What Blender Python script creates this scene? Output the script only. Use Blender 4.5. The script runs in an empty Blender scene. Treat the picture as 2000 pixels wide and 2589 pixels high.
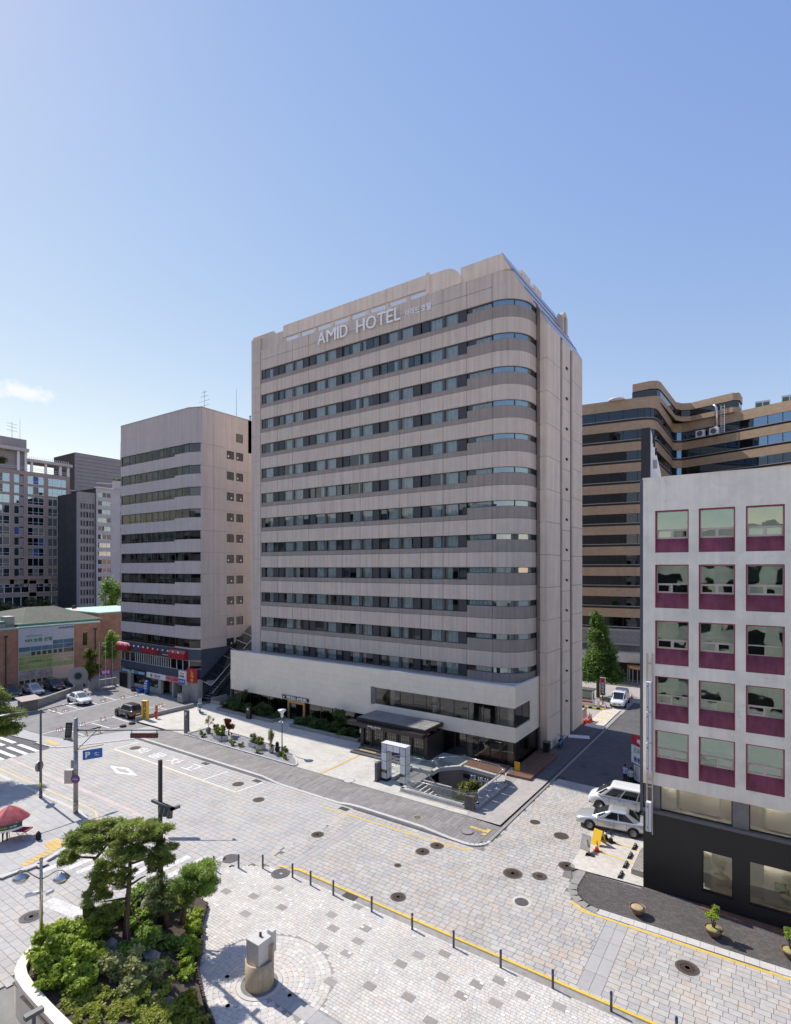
import bpy, math, random
import numpy as np
from mathutils import Vector, Matrix
from mathutils.geometry import tessellate_polygon
random.seed(7); RNG = np.random.default_rng(7)
SC = bpy.context.scene; COL = SC.collection
R = math.radians; PI = math.pi
# ---------------------------------------------------------------- camera, sky, sun, exposure
THETA = math.atan(952/1381.); CAMH = 18.5
cam = bpy.data.cameras.new('camera'); CAM = bpy.data.objects.new('camera', cam); COL.objects.link(CAM)
cam.sensor_fit = 'HORIZONTAL'; cam.sensor_width = 36.0; cam.lens = 1381/2000*36.0
cam.shift_y = 142.5/2000; cam.clip_start = .1; cam.clip_end = 4000
CAM.location = (0, 0, CAMH); CAM.rotation_euler = (PI/2, 0, THETA)
SC.camera = CAM
SUN_EL = R(46); SUN_DIR = Vector((-1, .09, math.tan(SUN_EL)*1.004)).normalized()
W = bpy.data.worlds.new('World'); SC.world = W; W.use_nodes = True
nt = W.node_tree; nd = nt.nodes; lk = nt.links
bg = nd['Background']; bg.inputs[1].default_value = 0.13
sky = nd.new('ShaderNodeTexSky'); sky.sky_type = 'NISHITA'; sky.sun_disc = False
sky.sun_elevation = SUN_EL; sky.sun_rotation = R(-90+5.1); sky.altitude = 60
sky.air_density = 1.0; sky.dust_density = .1; sky.ozone_density = 2.2
# the one small cumulus low in the sky at the left
tc = nd.new('ShaderNodeTexCoord')
def wmath(op, a, b=None):
    n = nd.new('ShaderNodeMath'); n.operation = op
    for i, q in enumerate((a, b)):
        if q is None: continue
        if isinstance(q, (int, float)): n.inputs[i].default_value = q
        else: lk.new(q, n.inputs[i])
    return n.outputs[0]
def camdir(px, py):
    r = (px-1000)/1381.; u = (1437-py)/1381.
    v = Vector((-math.sin(THETA)+r*math.cos(THETA), math.cos(THETA)+r*math.sin(THETA), u)); return v.normalized()
cd = camdir(55, 990); side = Vector((cd.y, -cd.x, 0)).normalized(); up = side.cross(cd)
def wdot(vec):
    n = nd.new('ShaderNodeVectorMath'); n.operation = 'DOT_PRODUCT'; lk.new(tc.outputs['Generated'], n.inputs[0]); n.inputs[1].default_value = vec; return n.outputs['Value']
noi = nd.new('ShaderNodeTexNoise'); noi.inputs['Scale'].default_value = 38; noi.inputs['Detail'].default_value = 7; noi.inputs['Roughness'].default_value = .6
lk.new(tc.outputs['Generated'], noi.inputs['Vector'])
uu = wmath('DIVIDE', wdot(side), .055); vv = wmath('DIVIDE', wdot(up), .017)
rr = wmath('SQRT', wmath('ADD', wmath('MULTIPLY', uu, uu), wmath('MULTIPLY', vv, vv)))
mk = wmath('ADD', wmath('SUBTRACT', 1.0, rr), wmath('MULTIPLY', wmath('SUBTRACT', noi.outputs['Fac'], .5), 2.2))
mr = nd.new('ShaderNodeMapRange'); mr.inputs['From Min'].default_value = 0; mr.inputs['From Max'].default_value = .75; mr.interpolation_type = 'SMOOTHSTEP'
lk.new(mk, mr.inputs['Value'])
fw = wmath('MULTIPLY', wmath('MULTIPLY', mr.outputs[0], wmath('GREATER_THAN', wdot(cd), .9)), .75)
mx = nd.new('ShaderNodeMix'); mx.data_type = 'RGBA'; 
sep = nd.new('ShaderNodeSeparateColor'); cmb = nd.new('ShaderNodeCombineColor'); lk.new(sky.outputs[0], sep.inputs[0])
for i_, (p_, m_) in enumerate(((.92,.93),(.74,.985),(.31,1.98))):   # soft shoulder of the camera's response to the bright sky
    lk.new(wmath('MULTIPLY', wmath('POWER', sep.outputs[i_], p_), m_), cmb.inputs[i_])
lk.new(fw, mx.inputs[0]); lk.new(cmb.outputs[0], mx.inputs[6]); mx.inputs[7].default_value = (4.0, 3.95, 4.0, 1)
lk.new(mx.outputs[2], bg.inputs[0])
sl = bpy.data.lights.new('sun', 'SUN'); SUN = bpy.data.objects.new('sun', sl); COL.objects.link(SUN)
sl.energy = 2.7; sl.angle = R(.53); sl.color = (1, .94, .85)
SUN.rotation_euler = SUN_DIR.to_track_quat('Z', 'Y').to_euler(); SUN.location = (-60, 20, 80)
vs = SC.view_settings; vs.view_transform = 'Standard'; vs.look = 'None'; vs.gamma = 1; vs.use_curve_mapping = False; vs.exposure = 1.0
SC.cycles.max_bounces = 6; SC.cycles.transparent_max_bounces = 12; SC.cycles.caustics_reflective = False; SC.cycles.caustics_refractive = False
SC.cycles.use_denoising = True
# ---------------------------------------------------------------- helpers
def pr(x, y, z=0):
    d = -math.sin(THETA)*x+math.cos(THETA)*y; r = math.cos(THETA)*x+math.sin(THETA)*y
    if d < .1: return (-1e6, -1e6, d)
    return (1000+1381*r/d, 1437-1381*(z-CAMH)/d, d)
def inframe(x, y, z=0, m=10):
    p = pr(x, y, z); return p[2] > 0 and -m < p[0] < 2000+m and -m < p[1] < 2589+m
def tag(o, label=None, cat=None, group=None, kind=None):
    if label: o['label'] = label
    if cat: o['category'] = cat
    if group: o['group'] = group
    if kind: o['kind'] = kind
    return o
def obj(name, data, parent=None, loc=None, rz=0, rot=None, world=False):
    o = bpy.data.objects.new(name, data); COL.objects.link(o)
    if loc is not None: o.location = loc
    if rot is not None: o.rotation_euler = rot
    elif rz: o.rotation_euler = (0, 0, rz)
    if parent is not None:
        o.parent = parent
        if world and parent.data is None: o.matrix_parent_inverse = parent.matrix_basis.inverted()
    return o
def thing(name, label, cat, loc=(0, 0, 0), rz=0, group=None):
    return tag(obj(name, None, None, loc, rz), label, cat, group)
def copy_tree(o, parent=None):
    c = o.copy(); COL.objects.link(c); c.parent = parent
    for ch in o.children: copy_tree(ch, c)
    return c
class MB:
    def __init__(s): s.v = []; s.f = []; s.m = []; s.t = []
    def face(s, pts, m=0, t=.5):
        i = len(s.v); s.v += [tuple(p) for p in pts]; s.f.append(tuple(range(i, i+len(pts)))); s.m.append(m); s.t.append(t); return s
    def box(s, x0, x1, y0, y1, z0, z1, m=0, t=.5, skip=''):
        i = len(s.v)
        s.v += [(x0,y0,z0),(x1,y0,z0),(x1,y1,z0),(x0,y1,z0),(x0,y0,z1),(x1,y0,z1),(x1,y1,z1),(x0,y1,z1)]
        for k, q in (('b',(0,3,2,1)),('t',(4,5,6,7)),('f',(0,1,5,4)),('r',(1,2,6,5)),('k',(2,3,7,6)),('l',(3,0,4,7))):
            if k in skip: continue
            s.f.append(tuple(i+a for a in q)); s.m.append(m); s.t.append(t)
        return s
    def obox(s, c, ax, ay, az, m=0):
        c = Vector(c); ax = Vector(ax); ay = Vector(ay); az = Vector(az); i = len(s.v)
        for sz in (-1, 1):
            for sx, sy in ((-1,-1),(1,-1),(1,1),(-1,1)): s.v.append(tuple(c+ax*sx+ay*sy+az*sz))
        for q in ((0,3,2,1),(4,5,6,7),(0,1,5,4),(1,2,6,5),(2,3,7,6),(3,0,4,7)):
            s.f.append(tuple(i+a for a in q)); s.m.append(m); s.t.append(.5)
        return s
    def bar(s, a, b, w, h=None, m=0):
        a = Vector(a); b = Vector(b); h = h or w; d = b-a; L = d.length/2; d.normalize()
        u = Vector((0,0,1)) if abs(d.z) < .95 else Vector((1,0,0)); sx = d.cross(u).normalized(); sz = sx.cross(d)
        return s.obox((a+b)/2, d*L, sx*w/2, sz*h/2, m)
    def prism(s, pts, z0, z1, m=0, caps=True, bottom=False):
        n = len(pts); i = len(s.v); f0 = z0 if callable(z0) else (lambda x, y: z0); f1 = z1 if callable(z1) else (lambda x, y: z1)
        ar = sum(pts[k][0]*pts[(k+1)%n][1]-pts[(k+1)%n][0]*pts[k][1] for k in range(n))
        if ar < 0: pts = pts[::-1]
        s.v += [(x,y,f0(x,y)) for x, y in pts]+[(x,y,f1(x,y)) for x, y in pts]
        for k in range(n):
            k2 = (k+1)%n; s.f.append((i+k, i+k2, i+n+k2, i+n+k)); s.m.append(m); s.t.append(.5)
        if caps:
            tri = tessellate_polygon([[Vector((x,y,0)) for x, y in pts]])
            for a, b, c in tri:
                q = (pts[b][0]-pts[a][0])*(pts[c][1]-pts[a][1])-(pts[c][0]-pts[a][0])*(pts[b][1]-pts[a][1])
                if q < 0: b, c = c, b
                s.f.append((i+n+a, i+n+b, i+n+c)); s.m.append(m); s.t.append(.5)
                if bottom: s.f.append((i+a, i+c, i+b)); s.m.append(m); s.t.append(.5)
        return s
    def cyl(s, a, b, r0, r1=None, n=12, m=0, caps=True):
        a = Vector(a); b = Vector(b); r1 = r0 if r1 is None else r1; d = (b-a).normalized()
        u = Vector((0,0,1)) if abs(d.z) < .95 else Vector((1,0,0)); x = d.cross(u).normalized(); y = d.cross(x); i = len(s.v)
        for p, r in ((a, r0), (b, r1)):
            for k in range(n): s.v.append(tuple(p+x*(r*math.cos(2*PI*k/n))+y*(r*math.sin(2*PI*k/n))))
        for k in range(n):
            k2 = (k+1)%n; s.f.append((i+k, i+n+k, i+n+k2, i+k2)); s.m.append(m); s.t.append(.5)
        if caps:
            s.f.append(tuple(i+k for k in range(n))); s.m.append(m); s.t.append(.5)
            s.f.append(tuple(i+n+k for k in range(n-1,-1,-1))); s.m.append(m); s.t.append(.5)
        return s
    def tube(s, pts, r, n=8, m=0):
        pts = [Vector(p) for p in pts]; k = len(pts); rs = r if isinstance(r, (list, tuple)) else [r]*k; i = len(s.v)
        x = None
        for j, p in enumerate(pts):
            d = (pts[min(j+1,k-1)]-pts[max(j-1,0)]).normalized()
            if x is None:
                u = Vector((0,0,1)) if abs(d.z) < .9 else Vector((1,0,0)); x = d.cross(u).normalized()
            x = (x-d*x.dot(d)).normalized(); y = d.cross(x)
            for q in range(n): s.v.append(tuple(p+x*(rs[j]*math.cos(2*PI*q/n))+y*(rs[j]*math.sin(2*PI*q/n))))
        for j in range(k-1):
            for q in range(n):
                q2 = (q+1)%n; s.f.append((i+j*n+q, i+j*n+q2, i+(j+1)*n+q2, i+(j+1)*n+q)); s.m.append(m); s.t.append(.5)
        s.f.append(tuple(i+q for q in range(n-1,-1,-1))); s.m.append(m); s.t.append(.5)
        s.f.append(tuple(i+(k-1)*n+q for q in range(n))); s.m.append(m); s.t.append(.5)
        return s
    def lathe(s, prof, n=24, c=(0,0,0), m=0, axis='z'):
        i = len(s.v); k = len(prof)
        for r, h in prof:
            for q in range(n):
                a = 2*PI*q/n; p = (r*math.cos(a), r*math.sin(a), h)
                if axis == 'y': p = (p[0], p[2], p[1])
                s.v.append((c[0]+p[0], c[1]+p[1], c[2]+p[2]))
        for j in range(k-1):
            for q in range(n):
                q2 = (q+1)%n; f = (i+j*n+q, i+j*n+q2, i+(j+1)*n+q2, i+(j+1)*n+q); s.f.append(f if axis == 'z' else f[::-1]); s.m.append(m); s.t.append(.5)
        if prof[0][0] > 1e-4: s.f.append(tuple(i+q for q in (range(n-1,-1,-1) if axis == 'z' else range(n)))); s.m.append(m); s.t.append(.5)
        if prof[-1][0] > 1e-4: s.f.append(tuple(i+(k-1)*n+q for q in (range(n) if axis == 'z' else range(n-1,-1,-1)))); s.m.append(m); s.t.append(.5)
        return s
    def mesh(s, name, mats, smooth=False):
        me = bpy.data.meshes.new(name); me.from_pydata(s.v, [], s.f)
        for q in (mats if isinstance(mats, (list, tuple)) else [mats]): me.materials.append(q)
        me.polygons.foreach_set('material_index', s.m)
        if smooth: me.polygons.foreach_set('use_smooth', [True]*len(s.f))
        a = me.attributes.new('tone', 'FLOAT', 'FACE'); a.data.foreach_set('value', s.t)
        me.update(); return me
    def build(s, name, mats, parent=None, smooth=False, loc=None, rz=0, world=False, rot=None):
        o = obj(name, s.mesh(name, mats, smooth), parent, loc, rz, rot, world); return o
def bevel(o, w, seg=1):
    b = o.modifiers.new('bevel', 'BEVEL'); b.width = w; b.segments = seg; b.limit_method = 'ANGLE'; return o
# ---------------------------------------------------------------- materials
def M(name, col, rough=.7, metal=0, var=0, scale=4., bump=0, bscale=None, streak=0, spec=.5, tones=None, tmul=1, emit=0, coat=0, dirt=0):
    m = bpy.data.materials.new(name); m.use_nodes = True; t = m.node_tree; n = t.nodes; l = t.links; b = n['Principled BSDF']
    b.inputs['Roughness'].default_value = rough; b.inputs['Metallic'].default_value = metal; b.inputs['Specular IOR Level'].default_value = spec
    if coat: b.inputs['Coat Weight'].default_value = coat; b.inputs['Coat Roughness'].default_value = .05
    c4 = (*col, 1); b.inputs['Base Color'].default_value = c4; out = None
    geo = n.new('ShaderNodeNewGeometry')
    if tones:
        at = n.new('ShaderNodeAttribute'); at.attribute_name = 'tone'; rp = n.new('ShaderNodeValToRGB'); rp.color_ramp.interpolation = 'CONSTANT'
        while len(rp.color_ramp.elements) < len(tones): rp.color_ramp.elements.new(.5)
        for k, q in enumerate(tones):
            rp.color_ramp.elements[k].position = k/len(tones); rp.color_ramp.elements[k].color = (*q, 1)
        l.new(at.outputs['Fac'], rp.inputs[0]); out = rp.outputs[0]
    def noise(sc, mul=(1,1,1), det=5):
        mp = n.new('ShaderNodeVectorMath'); mp.operation = 'MULTIPLY'; l.new(geo.outputs['Position'], mp.inputs[0]); mp.inputs[1].default_value = mul
        q = n.new('ShaderNodeTexNoise'); q.inputs['Scale'].default_value = sc; q.inputs['Detail'].default_value = det; q.inputs['Roughness'].default_value = .6
        l.new(mp.outputs[0], q.inputs['Vector']); return q.outputs['Fac']
    def modulate(fac, amt, out, lo=.3, hi=.7, top=None):
        r = n.new('ShaderNodeMapRange'); r.inputs['From Min'].default_value = lo; r.inputs['From Max'].default_value = hi
        r.inputs['To Min'].default_value = 1-amt; r.inputs['To Max'].default_value = 1+amt if top is None else top; r.inputs['To Min'].default_value = 1-amt if top is None else 1.0; l.new(fac, r.inputs['Value'])
        x = n.new('ShaderNodeMix'); x.data_type = 'RGBA'; x.blend_type = 'MULTIPLY'; x.inputs[0].default_value = 1
        if out is None: x.inputs[6].default_value = c4
        else: l.new(out, x.inputs[6])
        l.new(r.outputs[0], x.inputs[7]); return x.outputs[2]
    if var: out = modulate(noise(scale), var, out); out = modulate(noise(scale*.13), var*.6, out)
    if dirt: out = modulate(noise(.42, (1,1,1), 7), 0, out, .47, .70, 1-dirt*.75); out = modulate(noise(1.9, (1,1,1), 4), 0, out, .60, .72, 1-dirt*.6)
    if streak: out = modulate(noise(1.0, (3.2, 3.2, .09)), streak, out, .35, .7)
    if out is not None: l.new(out, b.inputs['Base Color'])
    if bump:
        bp = n.new('ShaderNodeBump'); bp.inputs['Strength'].default_value = bump; bp.inputs['Distance'].default_value = .02
        l.new(noise(bscale or scale*5), bp.inputs['Height']); l.new(bp.outputs[0], b.inputs['Normal'])
    if emit: b.inputs['Emission Color'].default_value = c4; b.inputs['Emission Strength'].default_value = emit
    return m
def GLASS(name, tint=(.8,.87,.86), rough=.02, ior=1.5, wave=0, refl=(1,1,1), base=0):
    m = bpy.data.materials.new(name); m.use_nodes = True; t = m.node_tree; n = t.nodes; l = t.links; n.remove(n['Principled BSDF'])
    tr = n.new('ShaderNodeBsdfTransparent'); tr.inputs[0].default_value = (*tint, 1)
    gl = n.new('ShaderNodeBsdfGlossy'); gl.inputs['Roughness'].default_value = rough; gl.inputs[0].default_value = (*refl, 1)
    fr = n.new('ShaderNodeFresnel'); fr.inputs[0].default_value = ior; mx = n.new('ShaderNodeMixShader'); f = fr.outputs[0]
    if base:
        a = n.new('ShaderNodeMath'); a.operation = 'MULTIPLY_ADD'; l.new(f, a.inputs[0]); a.inputs[1].default_value = 1-base; a.inputs[2].default_value = base; f = a.outputs[0]
    l.new(f, mx.inputs[0]); l.new(tr.outputs[0], mx.inputs[1]); l.new(gl.outputs[0], mx.inputs[2]); l.new(mx.outputs[0], n['Material Output'].inputs[0])
    if wave:
        geo = n.new('ShaderNodeNewGeometry'); q = n.new('ShaderNodeTexNoise'); q.inputs['Scale'].default_value = 1.1; q.inputs['Detail'].default_value = 1
        l.new(geo.outputs['Position'], q.inputs['Vector']); bp = n.new('ShaderNodeBump'); bp.inputs['Strength'].default_value = wave; bp.inputs['Distance'].default_value = .05
        l.new(q.outputs['Fac'], bp.inputs['Height']); l.new(bp.outputs[0], gl.inputs['Normal'])
    return m
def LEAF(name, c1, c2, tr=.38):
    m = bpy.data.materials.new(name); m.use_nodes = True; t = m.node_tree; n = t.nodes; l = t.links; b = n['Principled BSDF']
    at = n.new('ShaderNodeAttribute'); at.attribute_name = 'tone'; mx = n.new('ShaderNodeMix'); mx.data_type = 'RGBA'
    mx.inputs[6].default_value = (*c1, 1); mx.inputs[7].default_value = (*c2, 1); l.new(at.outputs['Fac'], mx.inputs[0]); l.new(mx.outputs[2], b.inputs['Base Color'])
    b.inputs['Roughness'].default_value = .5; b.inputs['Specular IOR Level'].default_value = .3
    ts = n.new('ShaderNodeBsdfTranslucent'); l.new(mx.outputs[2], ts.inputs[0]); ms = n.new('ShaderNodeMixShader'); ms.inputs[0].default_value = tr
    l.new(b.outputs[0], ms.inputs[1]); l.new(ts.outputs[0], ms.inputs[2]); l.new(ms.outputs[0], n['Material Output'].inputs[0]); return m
mt = {}
def mk(k, *a, **kw): mt[k] = M(k, *a, **kw); return mt[k]
TW = .42
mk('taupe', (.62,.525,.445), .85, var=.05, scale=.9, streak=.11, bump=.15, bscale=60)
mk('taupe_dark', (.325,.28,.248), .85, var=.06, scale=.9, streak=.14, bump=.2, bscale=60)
mk('taupe_warm_lift', (.78,.65,.53), .85, var=.06, scale=.7, streak=.10, bump=.15, bscale=50)  # side walls' brighter light put into this warm taupe
mk('joint', (.05,.045,.042), .9)
mk('room', (.035,.036,.038), .9, var=.3, scale=.6)
mk('frame_dark', (.035,.037,.042), .45)
mk('screen', (.05,.052,.06), .55)
mk('mullion', (.085,.092,.108), .5)
mk('curtain', (.58,.68,.71), .9, var=.12, scale=2)
mk('curtain_yellow', (.40,.34,.20), .9)
mk('limestone', (.66,.59,.49), .8, var=.035, scale=2.2, bump=.08, tones=[(.86,.775,.645),(.88,.795,.665),(.845,.765,.635),(.87,.78,.65)])
mk('lilac_metal', (.50,.48,.53), .35, metal=.3, var=.06, scale=1)
mk('white_paint', (.78,.78,.78), .45)
mk('white_metal', (.72,.73,.76), .35, var=.03)
mk('steel', (.55,.56,.58), .3, metal=1)
mk('steel_dull', (.30,.31,.32), .5, metal=.6, var=.1)
mk('black_metal', (.018,.018,.02), .45)
mk('brown_metal', (.035,.029,.026), .4, var=.1)
mk('grey_metal', (.12,.12,.125), .5, var=.1)
mk('white_wall', (.89,.815,.70), .85, var=.07, scale=.8, streak=.05, bump=.15, bscale=40, dirt=.2)
mk('purple', (.225,.05,.082), .75, var=.22, scale=1.2, streak=.22, bump=.1)
mk('redframe', (.30,.03,.05), .6)
mk('alu_tan', (.56,.47,.41), .4, metal=.2)
mk('black_wall', (.010,.010,.012), .42, var=.1, scale=.4)
mk('concrete', (.40,.37,.34), .85, var=.12, scale=2.5, bump=.3)
mk('concrete_light', (.55,.51,.46), .85, var=.16, scale=3, bump=.35)
mk('concrete_dark', (.20,.19,.18), .85, var=.15, scale=2, bump=.3)
mk('asphalt', (.115,.112,.114), .9, var=.16, scale=1.6, bump=.5, bscale=90, dirt=0.22)
mk('asphalt_old', (.25,.243,.238), .9, var=.14, scale=1.1, bump=.5, bscale=90, dirt=0.22)
mk('asphalt_new', (.055,.055,.06), .85, var=.1, scale=2, bump=.4, bscale=80)
mk('line_white', (.78,.77,.75), .7, var=.1, scale=5)
mk('line_worn', (.62,.60,.58), .8, var=.25, scale=6)
mk('line_yellow', (.72,.48,.06), .7, var=.12, scale=5)
mk('line_yellow_pale', (.66,.53,.30), .8, var=.12, scale=6)
mk('tactile', (.62,.42,.14), .8, var=.12, scale=5)
mk('mortar', (.19,.175,.16), .95, var=.2, scale=3)
mk('mortar_light', (.32,.30,.28), .95, var=.2, scale=3)
mk('paver', (.4,.4,.4), .8, var=.10, scale=4, bump=.25, bscale=30, tones=[(0.441,0.420,0.399),(0.479,0.453,0.420),(0.415,0.402,0.388),(0.472,0.450,0.427),(0.494,0.443,0.391),(0.457,0.431,0.402),(0.501,0.431,0.363),(0.509,0.476,0.435),(0.430,0.413,0.399),(0.486,0.446,0.405)], dirt=0.2)
mk('tile_grey', (.4,.4,.4), .8, var=.08, scale=4, bump=.2, bscale=30, tones=[(0.450,0.435,0.420),(0.474,0.455,0.432),(0.434,0.424,0.413),(0.466,0.448,0.428),(0.482,0.448,0.413),(0.458,0.439,0.420),(0.490,0.444,0.397),(0.466,0.451,0.428)], dirt=0.2)
mk('sett', (.5,.5,.5), .8, var=.10, scale=6, bump=.3, bscale=40, tones=[(0.608,0.575,0.529),(0.577,0.552,0.513),(0.640,0.598,0.544),(0.593,0.543,0.484),(0.545,0.528,0.506),(0.656,0.621,0.574),(0.616,0.543,0.469),(0.601,0.566,0.529),(0.632,0.590,0.529),(0.577,0.536,0.491)], dirt=0.2)
mk('slab_dark', (.2,.2,.2), .8, var=.09, scale=4, bump=.25, bscale=30, tones=[(0.246,0.231,0.221),(0.265,0.247,0.236),(0.230,0.219,0.211),(0.283,0.268,0.257),(0.251,0.235,0.227),(0.312,0.296,0.284),(0.241,0.228,0.217)], dirt=0.22)
mk('slab_pale', (.5,.5,.5), .75, var=.07, scale=3, bump=.15, bscale=30, tones=[(0.572,0.543,0.485),(0.594,0.563,0.510),(0.551,0.527,0.474),(0.589,0.558,0.500),(0.605,0.574,0.521)], dirt=0.22)
mk('brick_dark', (.1,.1,.1), .75, var=.12, scale=5, bump=.25, bscale=40, tones=[(0.106,0.097,0.093),(0.125,0.113,0.109),(0.098,0.089,0.087),(0.138,0.113,0.100),(0.115,0.104,0.101),(0.144,0.123,0.112)], dirt=0.22)
mk('brick_red', (.34,.19,.13), .85, var=.22, scale=1.3, bump=.3, bscale=40)
mk('tile_brown', (.43,.30,.19), .7, var=.12, scale=1.5, bump=.3, bscale=10)
mk('apt_tile', (.36,.285,.25), .8, var=.12, scale=.5)
mk('apt_grey', (.32,.29,.285), .8, var=.08, scale=.5)
mk('apt_light', (.52,.47,.465), .8, var=.08, scale=.5)
mk('cream', (.52,.49,.42), .8, var=.08)
mk('navy', (.052,.068,.10), .55, var=.12, scale=1)
mk('left_panel', (.51,.45,.435), .8, var=.05, scale=.8, streak=.09)
mk('red_plastic', (.34,.012,.025), .35, coat=.3)
mk('red_paint', (.5,.02,.015), .45)
mk('orange', (.75,.085,.02), .5)
mk('yellow', (.78,.50,.02), .45)
mk('yellow_sign', (.75,.52,.06), .5)
mk('blue', (.015,.13,.42), .45)
mk('teal', (.10,.42,.47), .45)
mk('skyblue', (.25,.5,.62), .5)
mk('wood', (.17,.085,.058), .6, var=.25, scale=3)
mk('bark', (.10,.072,.055), .95, var=.4, scale=9, bump=1, bscale=30)
mk('bark_red', (.13,.075,.05), .95, var=.4, scale=9, bump=1, bscale=30)
mk('soil', (.085,.062,.048), .95, var=.35, scale=6, bump=.8, bscale=50)
mk('gravel', (.33,.32,.33), .95, var=.25, scale=40, bump=1, bscale=120)
mk('rock', (.24,.22,.20), .9, var=.25, scale=4, bump=.8, bscale=15)
mk('granite', (.30,.285,.265), .8, var=.12, scale=12, bump=.4, bscale=60)
mk('granite_light', (.55,.53,.50), .75, var=.08, scale=6, bump=.2)
mk('rubber', (.014,.014,.015), .8)
mk('chrome', (.6,.6,.62), .2, metal=1)
mk('rim', (.42,.43,.45), .3, metal=.9)
mk('carwhite', (.80,.80,.80), .25, coat=.8)
mk('carsilver', (.56,.57,.59), .3, metal=.45, coat=.8)
mk('cargrey', (.10,.092,.088), .3, metal=.4, coat=.8)
mk('carblack', (.012,.012,.014), .25, coat=.8)
mk('carblue', (.05,.075,.11), .3, metal=.4, coat=.8)
mk('carglass', (.012,.015,.017), .06, spec=.8)
mk('carglass_light', (.10,.14,.14), .05, spec=1)
mk('headlight', (.62,.66,.7), .1, spec=1)
mk('taillight', (.45,.01,.015), .2)
mk('plate', (.75,.75,.72), .5)
mk('green_roof', (.10,.21,.15), .7, var=.1)
mk('mint_roof', (.40,.55,.49), .6, var=.08)
mk('shingle', (.135,.135,.10), .9, var=.2, scale=3, bump=.4)
mk('iron', (.105,.078,.062), .75, metal=.3, var=.2, scale=9, bump=.5, bscale=60)
mk('iron_grey', (.13,.125,.125), .75, metal=.3, var=.2, scale=9, bump=.5, bscale=60)
mk('skin', (.45,.27,.19), .6)
mk('cloth_white', (.68,.70,.74), .85, var=.05)
mk('cloth_black', (.018,.018,.022), .9)
mk('umbrella_red', (.58,.13,.13), .75, var=.22, scale=2.2, bump=1.0, bscale=3.5)
mk('ink', (.015,.015,.018), .6)
mk('ink_blue', (.02,.05,.28), .6)
mk('ink_white', (.82,.82,.82), .5)
mk('ink_red', (.45,.02,.04), .6)
mk('ink_green', (.02,.22,.13), .6)
mk('ink_yellow', (.75,.55,.04), .6)
mk('letter_white', (.93,.93,.93), .35)
mk('gallery_light', (1.0,.86,.66), .5, emit=9)
mk('signal_red', (.9,.06,.01), .5, emit=3)
mk('gold', (.45,.27,.11), .35, metal=.5)
mk('blind', (.50,.53,.50), .8, var=.15, scale=2)
mk('blind_tan', (.30,.25,.18), .8, var=.1, scale=2)
mk('blue_panel', (.03,.09,.30), .4)
mk('opaque_grey', (.30,.29,.29), .7, var=.08)
mk('interior_white', (.75,.73,.68), .8)
mk('lattice', (.34,.33,.335), .8)
mk('tile_band', (.3,.3,.3), .75, var=.06, scale=3, tones=[(.40,.385,.375),(.385,.37,.36),(.415,.40,.39)]*3+[(.4,.385,.375)])
mk('dark_tile', (.2,.2,.2), .8, var=.12, scale=8, tones=[(.29,.265,.245),(.33,.30,.28)]*5)
mk('slab_walk', (.40,.395,.40), .8, var=.1, scale=3)
mk('pink', (.56,.46,.43), .8, var=.15, scale=4)
mk('pink_sign', (.60,.22,.24), .6)
mk('slate', (.085,.09,.105), .6, var=.15, scale=.8)
mk('curtain_blue', (.16,.19,.30), .9)
mk('tile_wall_grey', (.33,.32,.31), .8, var=.1)
mk('sandstone', (.50,.40,.27), .85, var=.14, scale=2.5, streak=.2, bump=.3, bscale=25)
mk('navy_blue', (.03,.03,.13), .4)
mk('portal_pattern', (.52,.53,.60), .4, var=.35, scale=22)
mk('cabinet', (.50,.46,.41), .6, var=.05)
mk('steel_warm', (.52,.47,.38), .25, metal=1)
mk('scooter_blue', (.03,.25,.42), .3, coat=.5)
mk('green_banner', (.02,.10,.06), .6)
mk('cloth_red', (.22,.02,.05), .8, var=.2)
mk('pot_brown', (.16,.10,.075), .6, var=.15)
mk('moss', (.30,.28,.10), .95, var=.3, scale=12)
mk('straw', (.42,.33,.19), .95, var=.25, scale=15)
GL = GLASS('glass', (.90,.95,.95), base=.05)
GLD = GLASS('glass_dark', (.30,.36,.38), base=.06)
GLB = GLASS('glass_blue', (.40,.52,.58), base=.32, refl=(.8,.95,1))
GLG = GLASS('glass_green', (.42,.55,.48), wave=.14, base=.38, refl=(.70,.86,.74))
GLA = GLASS('glass_far', (.45,.62,.80), base=.45, refl=(.62,.82,1))
GLC = GLASS('glass_clear', (.86,.93,.91), base=.03)
GLO = GLASS('glass_office', (.42,.47,.46), ior=1.32, base=.015)
GLS = GLASS('glass_shop', (.62,.64,.60), base=.05)
GLK = GLASS('glass_black', (.10,.12,.15), base=.05, refl=(.7,.8,.95))
GLSKY = GLASS('glass_mirror_blue', (.05,.10,.2), base=.35, refl=(.45,.68,1))  # blue tint stands in for the sky mirrored in the wing windows
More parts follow.
